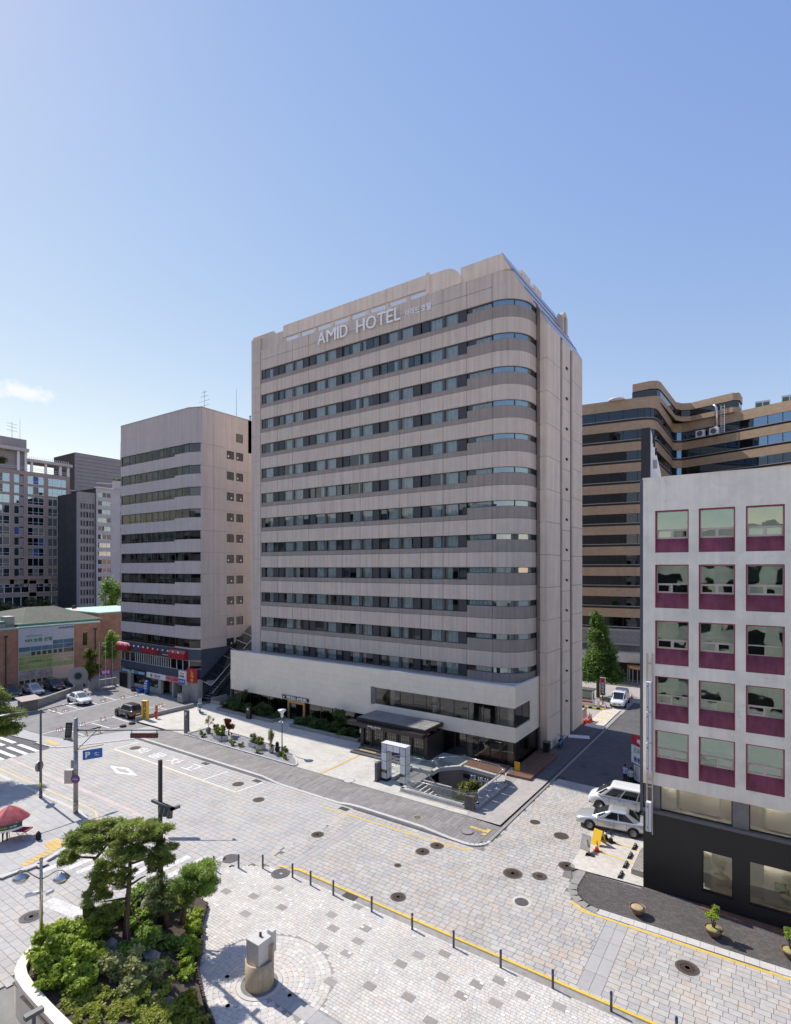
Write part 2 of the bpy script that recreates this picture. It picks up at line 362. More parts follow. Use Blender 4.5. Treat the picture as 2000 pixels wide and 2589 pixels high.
LF = {k: LEAF('leaf_'+k, a, b) for k, (a, b) in {
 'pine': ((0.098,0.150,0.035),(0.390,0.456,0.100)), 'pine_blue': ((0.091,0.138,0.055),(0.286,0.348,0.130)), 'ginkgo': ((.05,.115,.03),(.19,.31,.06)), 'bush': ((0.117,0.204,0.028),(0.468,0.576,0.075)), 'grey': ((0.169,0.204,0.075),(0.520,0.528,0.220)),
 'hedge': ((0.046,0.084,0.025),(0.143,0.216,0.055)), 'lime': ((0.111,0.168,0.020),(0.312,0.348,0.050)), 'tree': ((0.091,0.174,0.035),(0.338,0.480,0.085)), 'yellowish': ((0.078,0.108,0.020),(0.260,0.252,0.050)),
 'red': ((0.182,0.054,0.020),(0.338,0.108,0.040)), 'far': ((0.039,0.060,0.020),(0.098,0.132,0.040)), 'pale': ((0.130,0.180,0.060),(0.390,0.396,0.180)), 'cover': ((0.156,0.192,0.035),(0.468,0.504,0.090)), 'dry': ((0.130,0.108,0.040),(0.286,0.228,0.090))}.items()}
# ---------------------------------------------------------------- text
TXT = {}
def tmesh(body, extrude=.02, bold=0):
    k = (body, extrude, bold)
    if k not in TXT:
        c = bpy.data.curves.new('txt', 'FONT'); c.body = body; c.extrude = extrude; c.offset = bold; c.resolution_u = 3
        o = bpy.data.objects.new('txt', c)
        me = bpy.data.meshes.new_from_object(o); bpy.data.objects.remove(o); bpy.data.curves.remove(c)
        n = len(me.vertices); co = np.zeros(n*3); me.vertices.foreach_get('co', co); co = co.reshape(-1, 3)
        mn = co.min(0); mx_ = co.max(0); co -= (mn+mx_)/2; me.vertices.foreach_set('co', co.ravel()); me.update()
        TXT[k] = (me, mx_-mn)
    return TXT[k]
def text(body, mat, parent, center, w, h, face='F', extrude=.02, bold=.012, name='lettering', rot=None, world=True):
    me, dim = tmesh(body, extrude, bold); me = me.copy(); me.materials.clear(); me.materials.append(mt[mat] if isinstance(mat, str) else mat)
    n = len(me.vertices); co = np.zeros(n*3); me.vertices.foreach_get('co', co); co = co.reshape(-1, 3); co[:,0] *= w/dim[0]; co[:,1] *= h/dim[1]; me.vertices.foreach_set('co', co.ravel()); me.update()
    if rot is None: rot = {'F': (PI/2, 0, 0), 'R': (PI/2, 0, PI/2), 'G': (0, 0, 0), 'GX': (0, 0, PI/2)}[face]
    return obj(name, me, parent, center, rot=rot, world=world)
# ---------------------------------------------------------------- leaves
def rand_dirs(n):
    v = RNG.normal(size=(n, 3)); return v/np.linalg.norm(v, axis=1, keepdims=True)
def leafmesh(name, P, size, mat, aspect=.6, up=.35, tone=None, fold=False):
    n = len(P); size = np.broadcast_to(size, (n,))[:, None]*(.7+.6*RNG.random((n, 1)))
    nr = rand_dirs(n); nr[:, 2] = np.abs(nr[:, 2])+up; nr /= np.linalg.norm(nr, axis=1, keepdims=True)
    a = np.cross(nr, rand_dirs(n)); a /= np.linalg.norm(a, axis=1, keepdims=True)+1e-9; b = np.cross(nr, a)
    a = a*size; b = b*size*aspect
    V = np.stack([P-a, P-b*.9+a*.1, P+a, P+b*.9+a*.1], 1).reshape(-1, 3)
    me = bpy.data.meshes.new(name); me.vertices.add(4*n); me.vertices.foreach_set('co', V.ravel())
    me.loops.add(4*n); me.loops.foreach_set('vertex_index', np.arange(4*n, dtype=np.int32))
    me.polygons.add(n); me.polygons.foreach_set('loop_start', np.arange(0, 4*n, 4, dtype=np.int32)); me.polygons.foreach_set('loop_total', np.full(n, 4, dtype=np.int32))
    t = RNG.random(n) if tone is None else np.clip(tone+.3*(RNG.random(n)-.5), 0, 1)
    at = me.attributes.new('tone', 'FLOAT', 'FACE'); at.data.foreach_set('value', t.astype(np.float32))
    me.materials.append(LF[mat]); me.update(calc_edges=True); return me
def ell(n, c, r, shell=.55):
    d = rand_dirs(n); k = shell+(1-shell)*RNG.random((n, 1)); k = k*(1+.12*np.sin(d[:, :1]*7+d[:, 1:2]*9)); return np.array(c)+d*np.array(r)*k
def blobs(n, c, r, k=14, br=.42, seed=None, shell=.35, flat=1.):
    """leaf positions in k uneven clumps spread over an ellipsoid, with a tone per leaf (random by clump; callers paint the tops lighter)"""
    cs = np.array(c)+rand_dirs(k)*np.array(r)*(.35+.5*RNG.random((k, 1))); out = []; tn = []
    for q in range(k):
        m = max(1, int(n/k)); rr = np.array(r)*br*(.7+.6*RNG.random()); rr = np.array((rr[0], rr[1], rr[2]*flat))
        p = ell(m, cs[q], rr, shell); out.append(p); tn.append(np.full(m, .25+.5*RNG.random()))
    return np.concatenate(out), np.concatenate(tn)
# ================================================================ THE GROUND
def pip(x, y, poly):
    c = False; n = len(poly); j = n-1
    for i in range(n):
        xi, yi = poly[i]; xj, yj = poly[j]
        if (yi > y) != (yj > y) and x < (xj-xi)*(y-yi)/(yj-yi)+xi: c = not c
        j = i
    return c
def arc(cx, cy, r, a0, a1, n): return [(cx+r*math.cos(R(a0+(a1-a0)*k/n)), cy+r*math.sin(R(a0+(a1-a0)*k/n))) for k in range(n+1)]
def sheet(name, poly, z, mat, holes=(), kind='structure', parent=None):
    polys = [[Vector((x, y, 0)) for x, y in p] for p in (poly, *holes)]; vs = [p for q in polys for p in q]; tri = tessellate_polygon(polys)
    b = MB(); b.v = [(p.x, p.y, z) for p in vs]
    for a, c, d in tri:
        q = (vs[c].x-vs[a].x)*(vs[d].y-vs[a].y)-(vs[d].x-vs[a].x)*(vs[c].y-vs[a].y)
        b.f.append((a, c, d) if q > 0 else (a, d, c)); b.m.append(0); b.t.append(.5)
    o = b.build(name, mt[mat], parent)
    if kind and parent is None: o['kind'] = kind
    return o
WELL = [(-27.2,38.95),(-27.2,41.9),(-25.0,42.0),(-25.0,43.2),(-23.4,44.85),(-19.75,44.5),(-18.6,43.35),(-18.65,38.2),(-19.4,37.45),(-25.1,37.45),(-25.1,38.95)]
SCX, SCY = -18.8, 16.6
PIT = arc(SCX, SCY, .82, 0, 360, 32)[:-1]
sheet('ground', [(-700,-500),(700,-500),(700,900),(-700,900)], -.06, 'asphalt_old', [WELL, PIT])
sheet('rear_bounce_pavement', [(-60,-24.5),(60,-24.5),(60,10.5),(-15,10.5),(-18,8),(-60,8)], -.03, 'slab_walk')  # unseen pale paving behind the camera, added to bounce light onto the facades
ISLAND = [(-37.75,5),(-37.75,13.4),(-37.4,15.4),(-38.2,17.5),(-39.7,19.2),(-41.5,20.3),(-43.3,20.6),(-47.4,20.45),(-57,20.15),(-75,19),(-75,5)]
PLAZA = [(6,24.1),(-24.0,24.1)]+arc(-22.6,17.3,6.9,101,154,8)+[(-28.3,19.5),(-25.4,18.7),(-24.4,17.7),(-22.8,16.5),(-21.75,15.5),(-20.8,14.95),(-19.7,14.4),(-18.6,14.0),(-16,12.8),(-12,11),(6,11)]
BED = [(-29.2,14.9),(-29.25,14.0),(-29.1,12.8),(-28.7,11.5),(-27.7,11.0),(-27.3,10.5),(-26.9,10.2),(-26.4,9.9),(-25.8,9.75),(-24.85,9.65),(-23.7,9.6),(-20.5,9.6),(-17.5,9.6),(-16.5,12.9),(-18.6,14.0),(-19.7,14.4),(-20.8,14.95),(-21.75,15.5),(-22.8,16.5),(-24.4,17.7),(-25.4,18.7),(-26.6,18.9),(-27.8,18.0),(-28.9,16.4)]
DARKWALK = [(-9.75,33.95)]+arc(-7.75,32.2,1.95,180,270,8)+[(-7.5,30.25),(6,30.65),(6,34.4),(-6.1,34.4),(-6.2,34.0)]
LOTEDGE = [(-61.2,19.8),(-61.2,26.6),(-60.2,27.4),(-59.6,28.6),(-57.0,32.7)]
def in_road(x, y):
    if y > 32.76 and not (-15.65 < x < -10.3): return False
    if y > 47.6: return False
    if -15.65 < x < -10.3 and y > 32.7 and x < -15.65+max(0, 35.5-y)*.0: return False
    if pip(x, y, DARKWALK) or pip(x, y, PLAZA) or pip(x, y, BED) or pip(x, y, ISLAND): return False
    if x > -28 and y < 24.1 and not pip(x, y, [(-34,8),(-28.2,8),(-28.2,12),(-34,24)]):
        return x < -24.0 and not pip(x, y, PLAZA) and y > 18.6 and x < -24
    if x > -10.3 and y > 33.9: return False
    if y > 27.4 and x < -59.6+(y-28.6)*.63: return False
    return x > -61.2
TMESH = {}
def tile_mesh(name, lx, ly, tone, mat, th=.03, gap=.008):
    k = (name, round(lx, 3), round(ly, 3), tone, th)
    if k not in TMESH:
        b = MB(); b.box(-lx/2+gap, lx/2-gap, -ly/2+gap, ly/2-gap, -th, 0, 0, (tone+.5)/10, skip='b'); TMESH[k] = b.mesh(name, mt[mat])
    return TMESH[k]
def paving(parent, piece, rest, tiles, mat, ntone, top=0., gap=.008, nmax=300, zf=None, th=.03):
    """tiles: (cx, cy, lx, ly, angle, tone). The ones that show largest become parts, the others one joined mesh"""
    sc = []
    for i, t in enumerate(tiles):
        p = pr(t[0], t[1]); vis = -5 < p[0] < 2005 and p[1] < 2594
        sc.append((p[2] if vis else 1e5+p[2], i))
    sc.sort(); b = MB(); cnt = 0
    for d, i in sc:
        cx, cy, lx, ly, a, tn = tiles[i]; flat = zf is None or all(abs(zf(cx+u, cy+v)-top) < 1e-4 for u in (-lx/2, lx/2) for v in (-ly/2, ly/2))
        if cnt < nmax and flat and d < 1e5:
            obj(piece, tile_mesh(piece, lx, ly, tn, mat, th, gap), parent, (cx, cy, top+random.uniform(-.002, .002)), a); cnt += 1
        else:
            c, s = math.cos(a), math.sin(a); hx, hy = lx/2-gap, ly/2-gap; i0 = len(b.v); dz = random.uniform(-.002, .002)
            q = [(cx+c*u-s*v, cy+s*u+c*v) for u, v in ((-hx,-hy),(hx,-hy),(hx,hy),(-hx,hy))]
            tz = [(zf(*p) if zf else top)+dz for p in q]
            b.v += [(p[0], p[1], z-th) for p, z in zip(q, tz)]+[(p[0], p[1], z) for p, z in zip(q, tz)]
            for f in ((4,5,6,7),(0,1,5,4),(1,2,6,5),(2,3,7,6),(3,0,4,7)): b.f.append(tuple(i0+k for k in f)); b.m.append(0); b.t.append((tn+.5)/10)
    if b.f:
        o = b.build(rest, mt[mat], parent); o['kind'] = 'stuff'
def rowtiles(x0, x1, y0, y1, ly, lens, test, ntone, margin=160, trim=()):
    out = []; y = y0; r = 0
    while y < y1-1e-6:
        x = x0-random.random()*.4
        while x < x1:
            lx = random.choice(lens); cy = y+ly/2
            for a, b, c, d in trim:
                if c < cy < d:
                    if a <= x < b-1e-6: x = b
                    elif x < a < x+lx: lx = a-x
            cx = x+lx/2
            if lx > .03 and test(cx, cy) and inframe(cx, cy, 0, margin): out.append((cx, cy, lx, ly, 0, random.randrange(ntone)))
            x += lx
        y += ly; r += 1
    return out
# --- road
road = sheet('road', [(-61.2,8),(-61.2,26.6),(-60.2,27.4),(-59.6,28.6),(-57.0,32.75),(-15.8,32.75),(-15.8,47.6),(-10.2,47.6),(-10.2,33.9),(-9.4,31.5),(-8,30.3),(6,30.7),(6,23.9),(-24.5,23.9),(-27.5,22.5),(-29.2,20),(-29.3,8)], -.014, 'mortar')
BANDS = [(-7.15,-6.1,24.45,30.2),(-25.05,-24.2,24.5,32.7)]
def rt(x, y):
    if not in_road(x, y): return False
    return not any(a < x < b and c < y < d for a, b, c, d in BANDS)
paving(road, 'paver', 'paver_field', rowtiles(-26.4, 6, 23.5, 47.6, .34, (.42,.5,.58), lambda x, y: x > -26.4 and rt(x, y), 10, trim=BANDS), 'paver', 10, gap=.010)
tl = sheet('side_road', [(-61.2,8),(-61.2,26.6),(-60.2,27.4),(-59.6,28.6),(-57.0,32.75),(-26.4,32.75),(-26.4,23.2),(-27.5,22.5),(-29.2,20),(-29.3,8)], -.009, 'mortar')
paving(tl, 'paver', 'paver_field', rowtiles(-62, -26.4, 8, 32.8, .42, (.55,.6,.65), lambda x, y: x < -26.4 and rt(x, y), 8), 'tile_grey', 8, gap=.009)
# smooth slab bands crossing the road
for k, (a, b, c, d) in enumerate(BANDS):
    y = c
    while y < d-.3:
        for q in range(2):
            w = (b-a)/2; L = min(1.25, d-y); obj('band_slab', tile_mesh('band_slab', w, L, random.randrange(3), 'tile_band' if 'tile_band' in mt else 'slab_dark', .03, .008), road, (a+w*(q+.5), y+L/2, .001))
        y += 1.25
# --- plaza with setts round the fountain stone
plaza = sheet('plaza', PLAZA, -.012, 'mortar_light', [PIT])
RINGS = 3.25; st = []
dark = [(-25.75,20.24),(-24.09,20.84),(-23.51,22.17),(-22.03,21.02),(-23.22,19.53),(-18.68,23.41),(-19.36,22.08),(-18.58,21.3),(-17.19,22.23),(-16.93,21.26),(-18.12,19.93),(-16.82,20.26),(-13.93,22.13),(-12.94,22.92),(-14.3,21.18),(-16.26,18.47),(-14.67,19.27),(-12.29,21.58),(-10.81,22.06),(-10.08,22.83),(-12.92,19.73),(-11.06,21.09),(-9.69,21.56),(-11.49,19.17),(-8.9,22.6),(-7.4,22.9)]
CHAN = (-17.95, -11.0, 16.25, 16.95)
def okp(x, y):
    if not pip(x, y, PLAZA) or y > 23.72: return False
    if CHAN[0] < x < CHAN[1] and CHAN[2]-.08 < y < CHAN[3]+.08: return False
    return True
r = 1.02
while r < RINGS-.1:
    w = .24; rc = r+w/2; n = int(2*PI*rc/.31); a0 = random.random()
    for k in range(n):
        a = a0+2*PI*k/n; x = SCX+rc*math.cos(a); y = SCY+rc*math.sin(a)
        if okp(x, y): st.append((x, y, w, 2*PI*rc/n, a, random.randrange(10)))
    r += w
st += rowtiles(-30, 6, 11, 23.75, .155, (.19,.23,.27), lambda x, y: okp(x, y) and (x-SCX)**2+(y-SCY)**2 > (RINGS+.02)**2, 10, margin=60)
paving(plaza, 'sett', 'sett_field', st, 'sett', 10, gap=.006, th=.02)
for a, b in dark: obj('dark_tile', tile_mesh('dark_tile', .58, .42, random.randrange(2), 'dark_tile', .02, .008) if 'dark_tile' in mt else tile_mesh('dark_tile', .58, .42, 3, 'brick_dark', .02, .008), plaza, (a, b, .005))
x = CHAN[0]+.1
while x < CHAN[1]:
    obj('channel_slab', tile_mesh('channel_slab', 1.1, .7, random.randrange(3), 'tile_grey', .02, .006), plaza, (x+.55, 16.6, .002)); x += 1.1
lit = [s for s in st if inframe(s[0], s[1]) and (s[0]-SCX)**2+(s[1]-SCY)**2 < 200]; random.shuffle(lit)
b = MB()
lt = MB(); lt.box(-.085,.085,-.065,.065,0,.006); LITM = lt.mesh('light_tile', mt['white_paint'])
for s_ in lit[:95]: obj('light_tile', LITM, plaza, (s_[0], s_[1], .0005), s_[4])
# small-sett edging with yellow painted kerb line
ye = MB(); x = -24.3
yl = MB()
ln = MB(); ln.box(-.49,.49,-.075,.075,-.03,.004); LNM = ln.mesh('yellow_kerb_stone', mt['line_yellow'])
while x < 5:
    if inframe(x+.5, 24.25, 0, 200): obj('yellow_kerb_stone', LNM, plaza, (x+.5, 24.25, .002))
    x += 1.0
for k in range(5):
    q = arc(-22.6, 17.3, 7.05, 100, 128, 5)
    a, c = q[k], q[k+1]
    if k < 2: obj('yellow_kerb_stone', LNM, plaza, ((a[0]+c[0])/2, (a[1]+c[1])/2, .003), math.atan2(c[1]-a[1], c[0]-a[0]))
# --- hotel pavement of long dark slabs, its kerb and the pale forecourt
def hk(x):
    P = ((-60,.16),(-36.8,.16),(-35.0,.015),(-28.2,.015),(-26.6,.16),(-20.5,.16),(-17.8,.015),(-10,.015))
    for (a, u), (b_, v) in zip(P, P[1:]):
        if a <= x <= b_: return u+(v-u)*(x-a)/(b_-a)
    return .015
def zwalk(x, y):
    e = .16
    if x > -18.5: e = .16-.1*min(1, max(0, (x+18.5)/2.4))*(1 if y < 36.2 else max(0, 1-(y-36.2)/3))
    return hk(x)+(e-hk(x))*min(1, max(0, (y-33.05)/1.5))
CORNER = arc(-17.0, 34.15, 1.35, -90, 0, 6)
WALK = [(-57.0,33.05),(-17.0,33.05)]+arc(-17.0,34.15,1.1,-90,0,6)+[(-15.95,36.35),(-57.0,36.35)]
g_ = MB(); nx = 90
for i in range(nx):
    xa = -57+41.1*i/nx; xb = -57+41.1*(i+1)/nx
    for k in range(4):
        ya = 33.05+3.3*k/4; yb = 33.05+3.3*(k+1)/4
        if xb > -17 and yb < 34.2 and (xb+17)**2+(ya-34.15)**2 > 1.5: continue
        g_.face([(xa,ya,zwalk(xa,ya)-.03),(xb,ya,zwalk(xb,ya)-.03),(xb,yb,zwalk(xb,yb)-.03),(xa,yb,zwalk(xa,yb)-.03)])
walk = g_.build('pavement', mt['mortar']); walk['kind'] = 'structure'
wt = []
x = -57.0
while x < -15.9:
    y = 33.05-random.random()*.9
    while y < 36.3:
        L = random.choice((.9,.9,1.1)); y0 = max(33.05, y); y1 = min(36.3, y+L); cx = x+.15
        if y1-y0 > .15 and pip(cx, (y0+y1)/2, WALK) and not (abs(cx+29.4) < .0): wt.append((cx, (y0+y1)/2, .3, y1-y0, 0, random.randrange(7)))
        y += L
    x += .3
paving(walk, 'paving_slab', 'paving_slab_field', wt, 'slab_dark', 7, top=.16, gap=.005, zf=zwalk)
def kerb(parent, pts, w, hf, mat, step=1.0, base=-.1):
    """granite kerb stones along a polyline; the stones lie to the left of its direction"""
    for (ax, ay), (bx, by) in zip(pts, pts[1:]):
        L = math.hypot(bx-ax, by-ay); n = max(1, round(L/step)); ux, uy = (bx-ax)/L, (by-ay)/L; vx, vy = -uy, ux
        for k in range(n):
            s0 = L*k/n+.006; s1 = L*(k+1)/n-.006; q = [(ax+ux*s0, ay+uy*s0), (ax+ux*s1, ay+uy*s1)]; q += [(q[1][0]+vx*w, q[1][1]+vy*w), (q[0][0]+vx*w, q[0][1]+vy*w)]
            m = MB(); m.prism(q, base, lambda x, y: hf(x)+.004 if callable(hf) else hf); m.build('kerb_stone', mt[mat], parent)
kerb(walk, [(-57,32.78),(-17,32.78)], .27, lambda x: hk(x)*1.5, 'granite_light', 1.1)
kerb(walk, CORNER, .27, lambda x: .02, 'granite_light', 1.0)
kerb(walk, [(-15.65,34.15),(-15.65,52),(-15.65,73)], .24, lambda x: .05, 'granite', 1.5)
kerb(walk, [(-56.9,36.0),(-57.0,32.78)], .3, lambda x: .03, 'granite_light', 1.0)
bd = MB(); bd.box(-17.6,-16.05,35.0,35.32,.0,.1)
court = sheet('forecourt', [(-63,36.35),(-19.2,36.35),(-18.3,37.2),(-18.3,47.6),(-26,47.6),(-60,47.6),(-63,47.6)], .148, 'mortar_light', [WELL])
def okc(x, y):
    if pip(x, y, [(p[0]*1.0, p[1]) for p in WELL]): return False
    if -27.9 < x < -18.2 and 37.1 < y < 45.4 and not (x < -25.4 and y < 38.9) : return x < -27.3 and y > 41
    if -53.6 < x < -36.6 and 36.3 < y < 39.6 and (y < 39.3 and x < -39+ (38.3-y)*1.4): return False
    return True
paving(court, 'pale_slab', 'pale_slab_field', rowtiles(-62.5, -19.0, 36.4, 47.5, .3, (.55,.6,.62), okc, 5, margin=40), 'slab_pale', 5, top=.16, gap=.004)
side = MB()
sheet('corner_apron', [(-19.2,36.37),(-16.0,36.37),(-15.9,45),(-15.9,46.3),(-18.28,46.3),(-18.28,37.2)], .150, 'concrete')
sheet('alley_footway', [(-18.28,46.3),(-15.9,46.3),(-15.9,66.2),(-18.45,66.2),(-18.45,47.6),(-18.28,47.6)], .149, 'asphalt')  # dark asphalt from the hotel's shadow edge on, painting in the shade
# --- the alley
sheet('alley', [(-15.66,47.4),(-10.5,47.4),(-10.5,42.9),(-6.1,42.9),(-5,48),(-5,92),(-15.66,92)], -.006, 'asphalt')
sheet('alley_patch', [(-11.9,47.6),(-6,47.6),(-6,53),(-9.6,53.6)], -.002, 'asphalt_new')
sheet('alley_yard', [(-40,66.2),(-15.7,66.2),(-15.7,97),(-40,97)], -.02, 'concrete')
sheet('alley_end_paving', [(-18.3,80.5),(-2,80.5),(-2,96),(-18.3,96)], .0, 'concrete')
# --- right-hand dark brick pavement
dw = sheet('brick_pavement', DARKWALK, .006, 'joint')
paving(dw, 'dark_brick', 'dark_brick_field', rowtiles(-9.9, 4, 30.75, 34.35, .1, (.21,), lambda x, y: pip(x, y, DARKWALK) and not (x < -7.75 and (x+7.75)**2+(y-32.2)**2 > 2.05 and y < 32.2) and x > -9.25, 6, margin=60), 'brick_dark', 6, top=.02, gap=.004, th=.02)
kerb(dw, [(-9.78,33.95),(-9.78,32.3)], .46, lambda x: .028, 'tile_kerb' if 'tile_kerb' in mt else 'granite', .8, -.03)
kerb(dw, arc(-7.75,32.2,2.03,180,270,5), .46, lambda x: .028, 'granite', .8, -.03)
kerb(dw, [(-7.75,30.17),(5,30.62)], .5, lambda x: .028, 'granite_light', .6, -.03)
x = -9.0
for k in range(16):
    xa = -8.95+.98*k; 
    if k == 0: p = (-8.75, 30.28); a = R(-22)
    else: p = (xa-.05, 30.02+.035*(xa+7.75)); a = R(2)
    obj('yellow_kerb_stone', LNM, dw, (p[0], p[1], .004), a)
# --- concrete parking pad beside the dark wall
pad = sheet('parking_pad', [(-10.35,33.98),(-6.15,34.3),(-6.15,43),(-10.5,43)], .012, 'concrete_light')
for (a, c) in (((-10.0,38.75),(-6.6,38.45)),((-9.4,36.85),(-6.7,36.6))):
    ln = MB(); ln.bar((a[0],a[1],.018),(c[0],c[1],.018),.12,.006); ln.build('bay_line', mt['line_yellow'], pad)
# --- far-left pavement island with the umbrella stall
isl = sheet('corner_pavement', ISLAND, .108, 'mortar_light')
def oki(x, y): return pip(x, y, ISLAND) and pip(x-.3, y+.0, ISLAND) and pip(x, y+.2, ISLAND)
paving(isl, 'grey_slab', 'grey_slab_field', rowtiles(-62, -37.4, 8, 20.6, .6, (.9,1.2), oki, 5, margin=40), 'tile_grey', 5, top=.12, gap=.005)
kerb(isl, [(-37.75,8),(-37.75,13.4),(-37.4,15.4),(-38.2,17.5),(-39.7,19.2),(-41.5,20.3),(-43.3,20.6),(-47.4,20.45),(-57,20.15),(-66,19.6)], .3, lambda x: .125, 'granite_light', .9)
tm = MB(); tm.box(-.145,.145,-.145,.145,0,.012); TACM = tm.mesh('tactile_tile', mt['tactile'])
for i in range(10):
    for k in range(2): 
        a = math.atan2(3.1,-.9); px_ = -38.05-.09*i*1.0-.28*k*.95; py_ = 14.95+.3*i+.28*k*-.28
        obj('tactile_tile', TACM, isl, (px_, py_, .121), a)
for i in range(4):
    for k in range(3): obj('tactile_tile', TACM, isl, (-38.95-.3*i, 16.75+.3*k, .122))
for i in range(4): obj('tactile_tile', TACM, walk, (-17.55+.3*i, 35.05, zwalk(-17.4+.3*i, 35.05)+.003))
for k in range(3): obj('tactile_tile', TACM, walk, (-16.4, 34.62+.3*k+.15*(k>0), zwalk(-16.4, 34.8)+.006))
for k in range(19): 
    o = obj('tactile_tile', TACM, court, (-33.2-.006*k, 36.6+.3*k, .163)); o.scale = (.8,1,1)
# --- car-park kerb at the side street, markings
lot = sheet('car_park', [(-86,27.5),(-61.0,27.6),(-59.9,29),(-57.3,33),(-57.2,36.3),(-63,36.4),(-63,46.3),(-86,46.3)], -.03, 'asphalt_old')
lw = sheet('crossing_pavement', [(-74,25.0),(-64.3,26.3),(-61.0,26.65),(-60.1,27.5),(-59.5,28.6),(-57.0,32.8),(-57.2,36.3),(-60.0,36.3),(-60.6,33.4),(-62.6,28.6),(-66,27.6),(-74,27.2)], .02, 'slab_walk' if 'slab_walk' in mt else 'concrete_light')
kerb(lw, [(-57.0,32.75),(-59.5,28.5),(-60.1,27.4),(-61.0,26.55),(-64.3,26.2)], .25, lambda x: .05, 'granite_light', 1.0)
b_ = MB(); b_.box(-64.4,-61.6,26.75,27.35,.02,.032); b_.build('tactile_strip', mt['tactile'], lw)
mk_ = MB()
for a, c in (((-74.5,32.9),(-75.85,40.9)),((-67.2,27.8),(-67.9,37.6)),((-67.1,33.2),(-63.2,33.35)),((-67.9,36.0),(-63.9,35.97)),((-62.8,29.6),(-62.5,35.0)),((-75.6,35.6),(-79.5,35.55)),((-74.6,33.2),(-78.4,33.1)),((-76,38.3),(-80,38.2)),((-76.1,41),(-80,41)),((-76.1,40.9),(-76.2,46)),((-67.9,39.2),(-64,39.1)),((-67.9,37.6),(-68,43.5)),((-68,42),(-64,42)),((-67.2,30.2),(-63,30.3))):
    mk_.bar((a[0],a[1],-.024),(c[0],c[1],-.024),.13,.008)
mk_.build('bay_lines', mt['line_white'], lot)
zb = MB()
for k in range(4):
    y = 24.95-1.02*k; zb.face([(-65.3,y-.32,-.05),(-61.35,y-.12,-.05),(-61.35,y+.28,-.05),(-65.3,y+.12,-.05)]); zb.face([(-69.8,y-.5,-.05),(-66.3,y-.34,-.05),(-66.3,y+.1,-.05),(-69.8,y-.06,-.05)])
o = zb.build('zebra_crossing', mt['line_white']); o['kind'] = 'structure'
sheet('side_street', [(-80,10),(-61.25,18),(-61.25,26.6),(-64.5,26.2),(-80,24.6)], -.056, 'asphalt')
# --- painted marks on the paved road
def flat(name, poly, z, mat, parent): return sheet(name, poly, z, mat, parent=parent, kind=None)
ml = MB()
def lineq(b, a, c, w, z=.0045): b.bar((a[0],a[1],z),(c[0],c[1],z),w,.003)
w1 = MB(); lineq(w1, (-55.5,29.72), (-41.0,29.72), .13); lineq(w1, (-55.5,29.72), (-55.5,32.3), .12); lineq(w1, (-41.0,29.72), (-40.8,32.3), .12); lineq(w1, (-41,29.72), (-36.5,29.72), .1); lineq(w1, (-36.5,29.72), (-36.2,32.3), .12); w1.build('bay_line', mt['line_white'], tl)
y1 = MB(); lineq(y1, (-55.9,29.5), (-36.2,29.5), .12, .0055); y1.build('lane_line', mt['line_yellow_pale'], tl)
y2 = MB()
for a, c in zip([(-28.5,31.7),(-24,31.85),(-20,31.95),(-18,32.0),(-16.8,32.2)], [(-24,31.85),(-20,31.95),(-18,32.0),(-16.8,32.2),(-16.3,32.45)]): lineq(y2, a, c, .12, .005)
y2.build('kerbside_line', mt['line_yellow'], road)
y3 = MB(); pts = [(-60,20.75),(-57,20.85),(-47.7,21.1),(-44.6,21.35),(-42.4,21.25),(-40.9,20.7)]
for a, c in zip(pts, pts[1:]): lineq(y3, a, c, .14, .005)
y3.build('kerbside_line', mt['line_yellow_pale'], tl)
y4 = MB(); lineq(y4, (-61,22.4), (-40,22.9), .35, .004); lineq(y4, (-40,22.9), (-33,21.6), .35, .004); y4.build('pink_band', mt['pink'] if 'pink' in mt else mt['line_worn'], tl)
dm = MB(); D = [(-51.1,26.95),(-49.1,27.6),(-46.6,27.05),(-48.75,26.3)]; cx = sum(p[0] for p in D)/4; cy = sum(p[1] for p in D)/4; I = [(cx+(p[0]-cx)*.62, cy+(p[1]-cy)*.5) for p in D]
for k in range(4): dm.face([(*D[k],.005),(*D[(k+1)%4],.005),(*I[(k+1)%4],.005),(*I[k],.005)][::-1])
dm.build('diamond_mark', mt['line_white'], tl)
for ch, x_ in zip('화물차고', (-52.6,-50.0,-47.2,-44.4)): text(ch, 'line_white', tl, (x_, 31.1, .006), 1.7, 1.3, 'G', extrude=.001, bold=0, name='road_letter', world=False)
zf_ = MB()
for k in range(9):
    ax = -36.7+.98*k; ay = 16.5+.6*.98*k; zf_.box(ax-.24,ax+.24,ay-1.35,ay+1.35,.003,.006)
zf_.bar((-33.2,14.0,.0045),(-30.4,14.5,.0045),.75,.003)
zf_.build('zebra_stripes', mt['line_worn'], tl)
# --- speed hump in the alley
hp = MB(); 
for k in range(9):
    y0 = 66.6+k*.92
    hp.face([(-18.1,y0,.09),(-16.25,y0-.35,.09),(-16.25,y0+.11,.09),(-18.1,y0+.46,.09)])
hb = MB(); hb.box(-18.15,-16.2,66.2,75.0,-.05,.085)
o = hb.build('ramp', mt['line_worn']); o['kind'] = 'structure'; hp.build('yellow_stripes', mt['line_yellow_pale'], o)
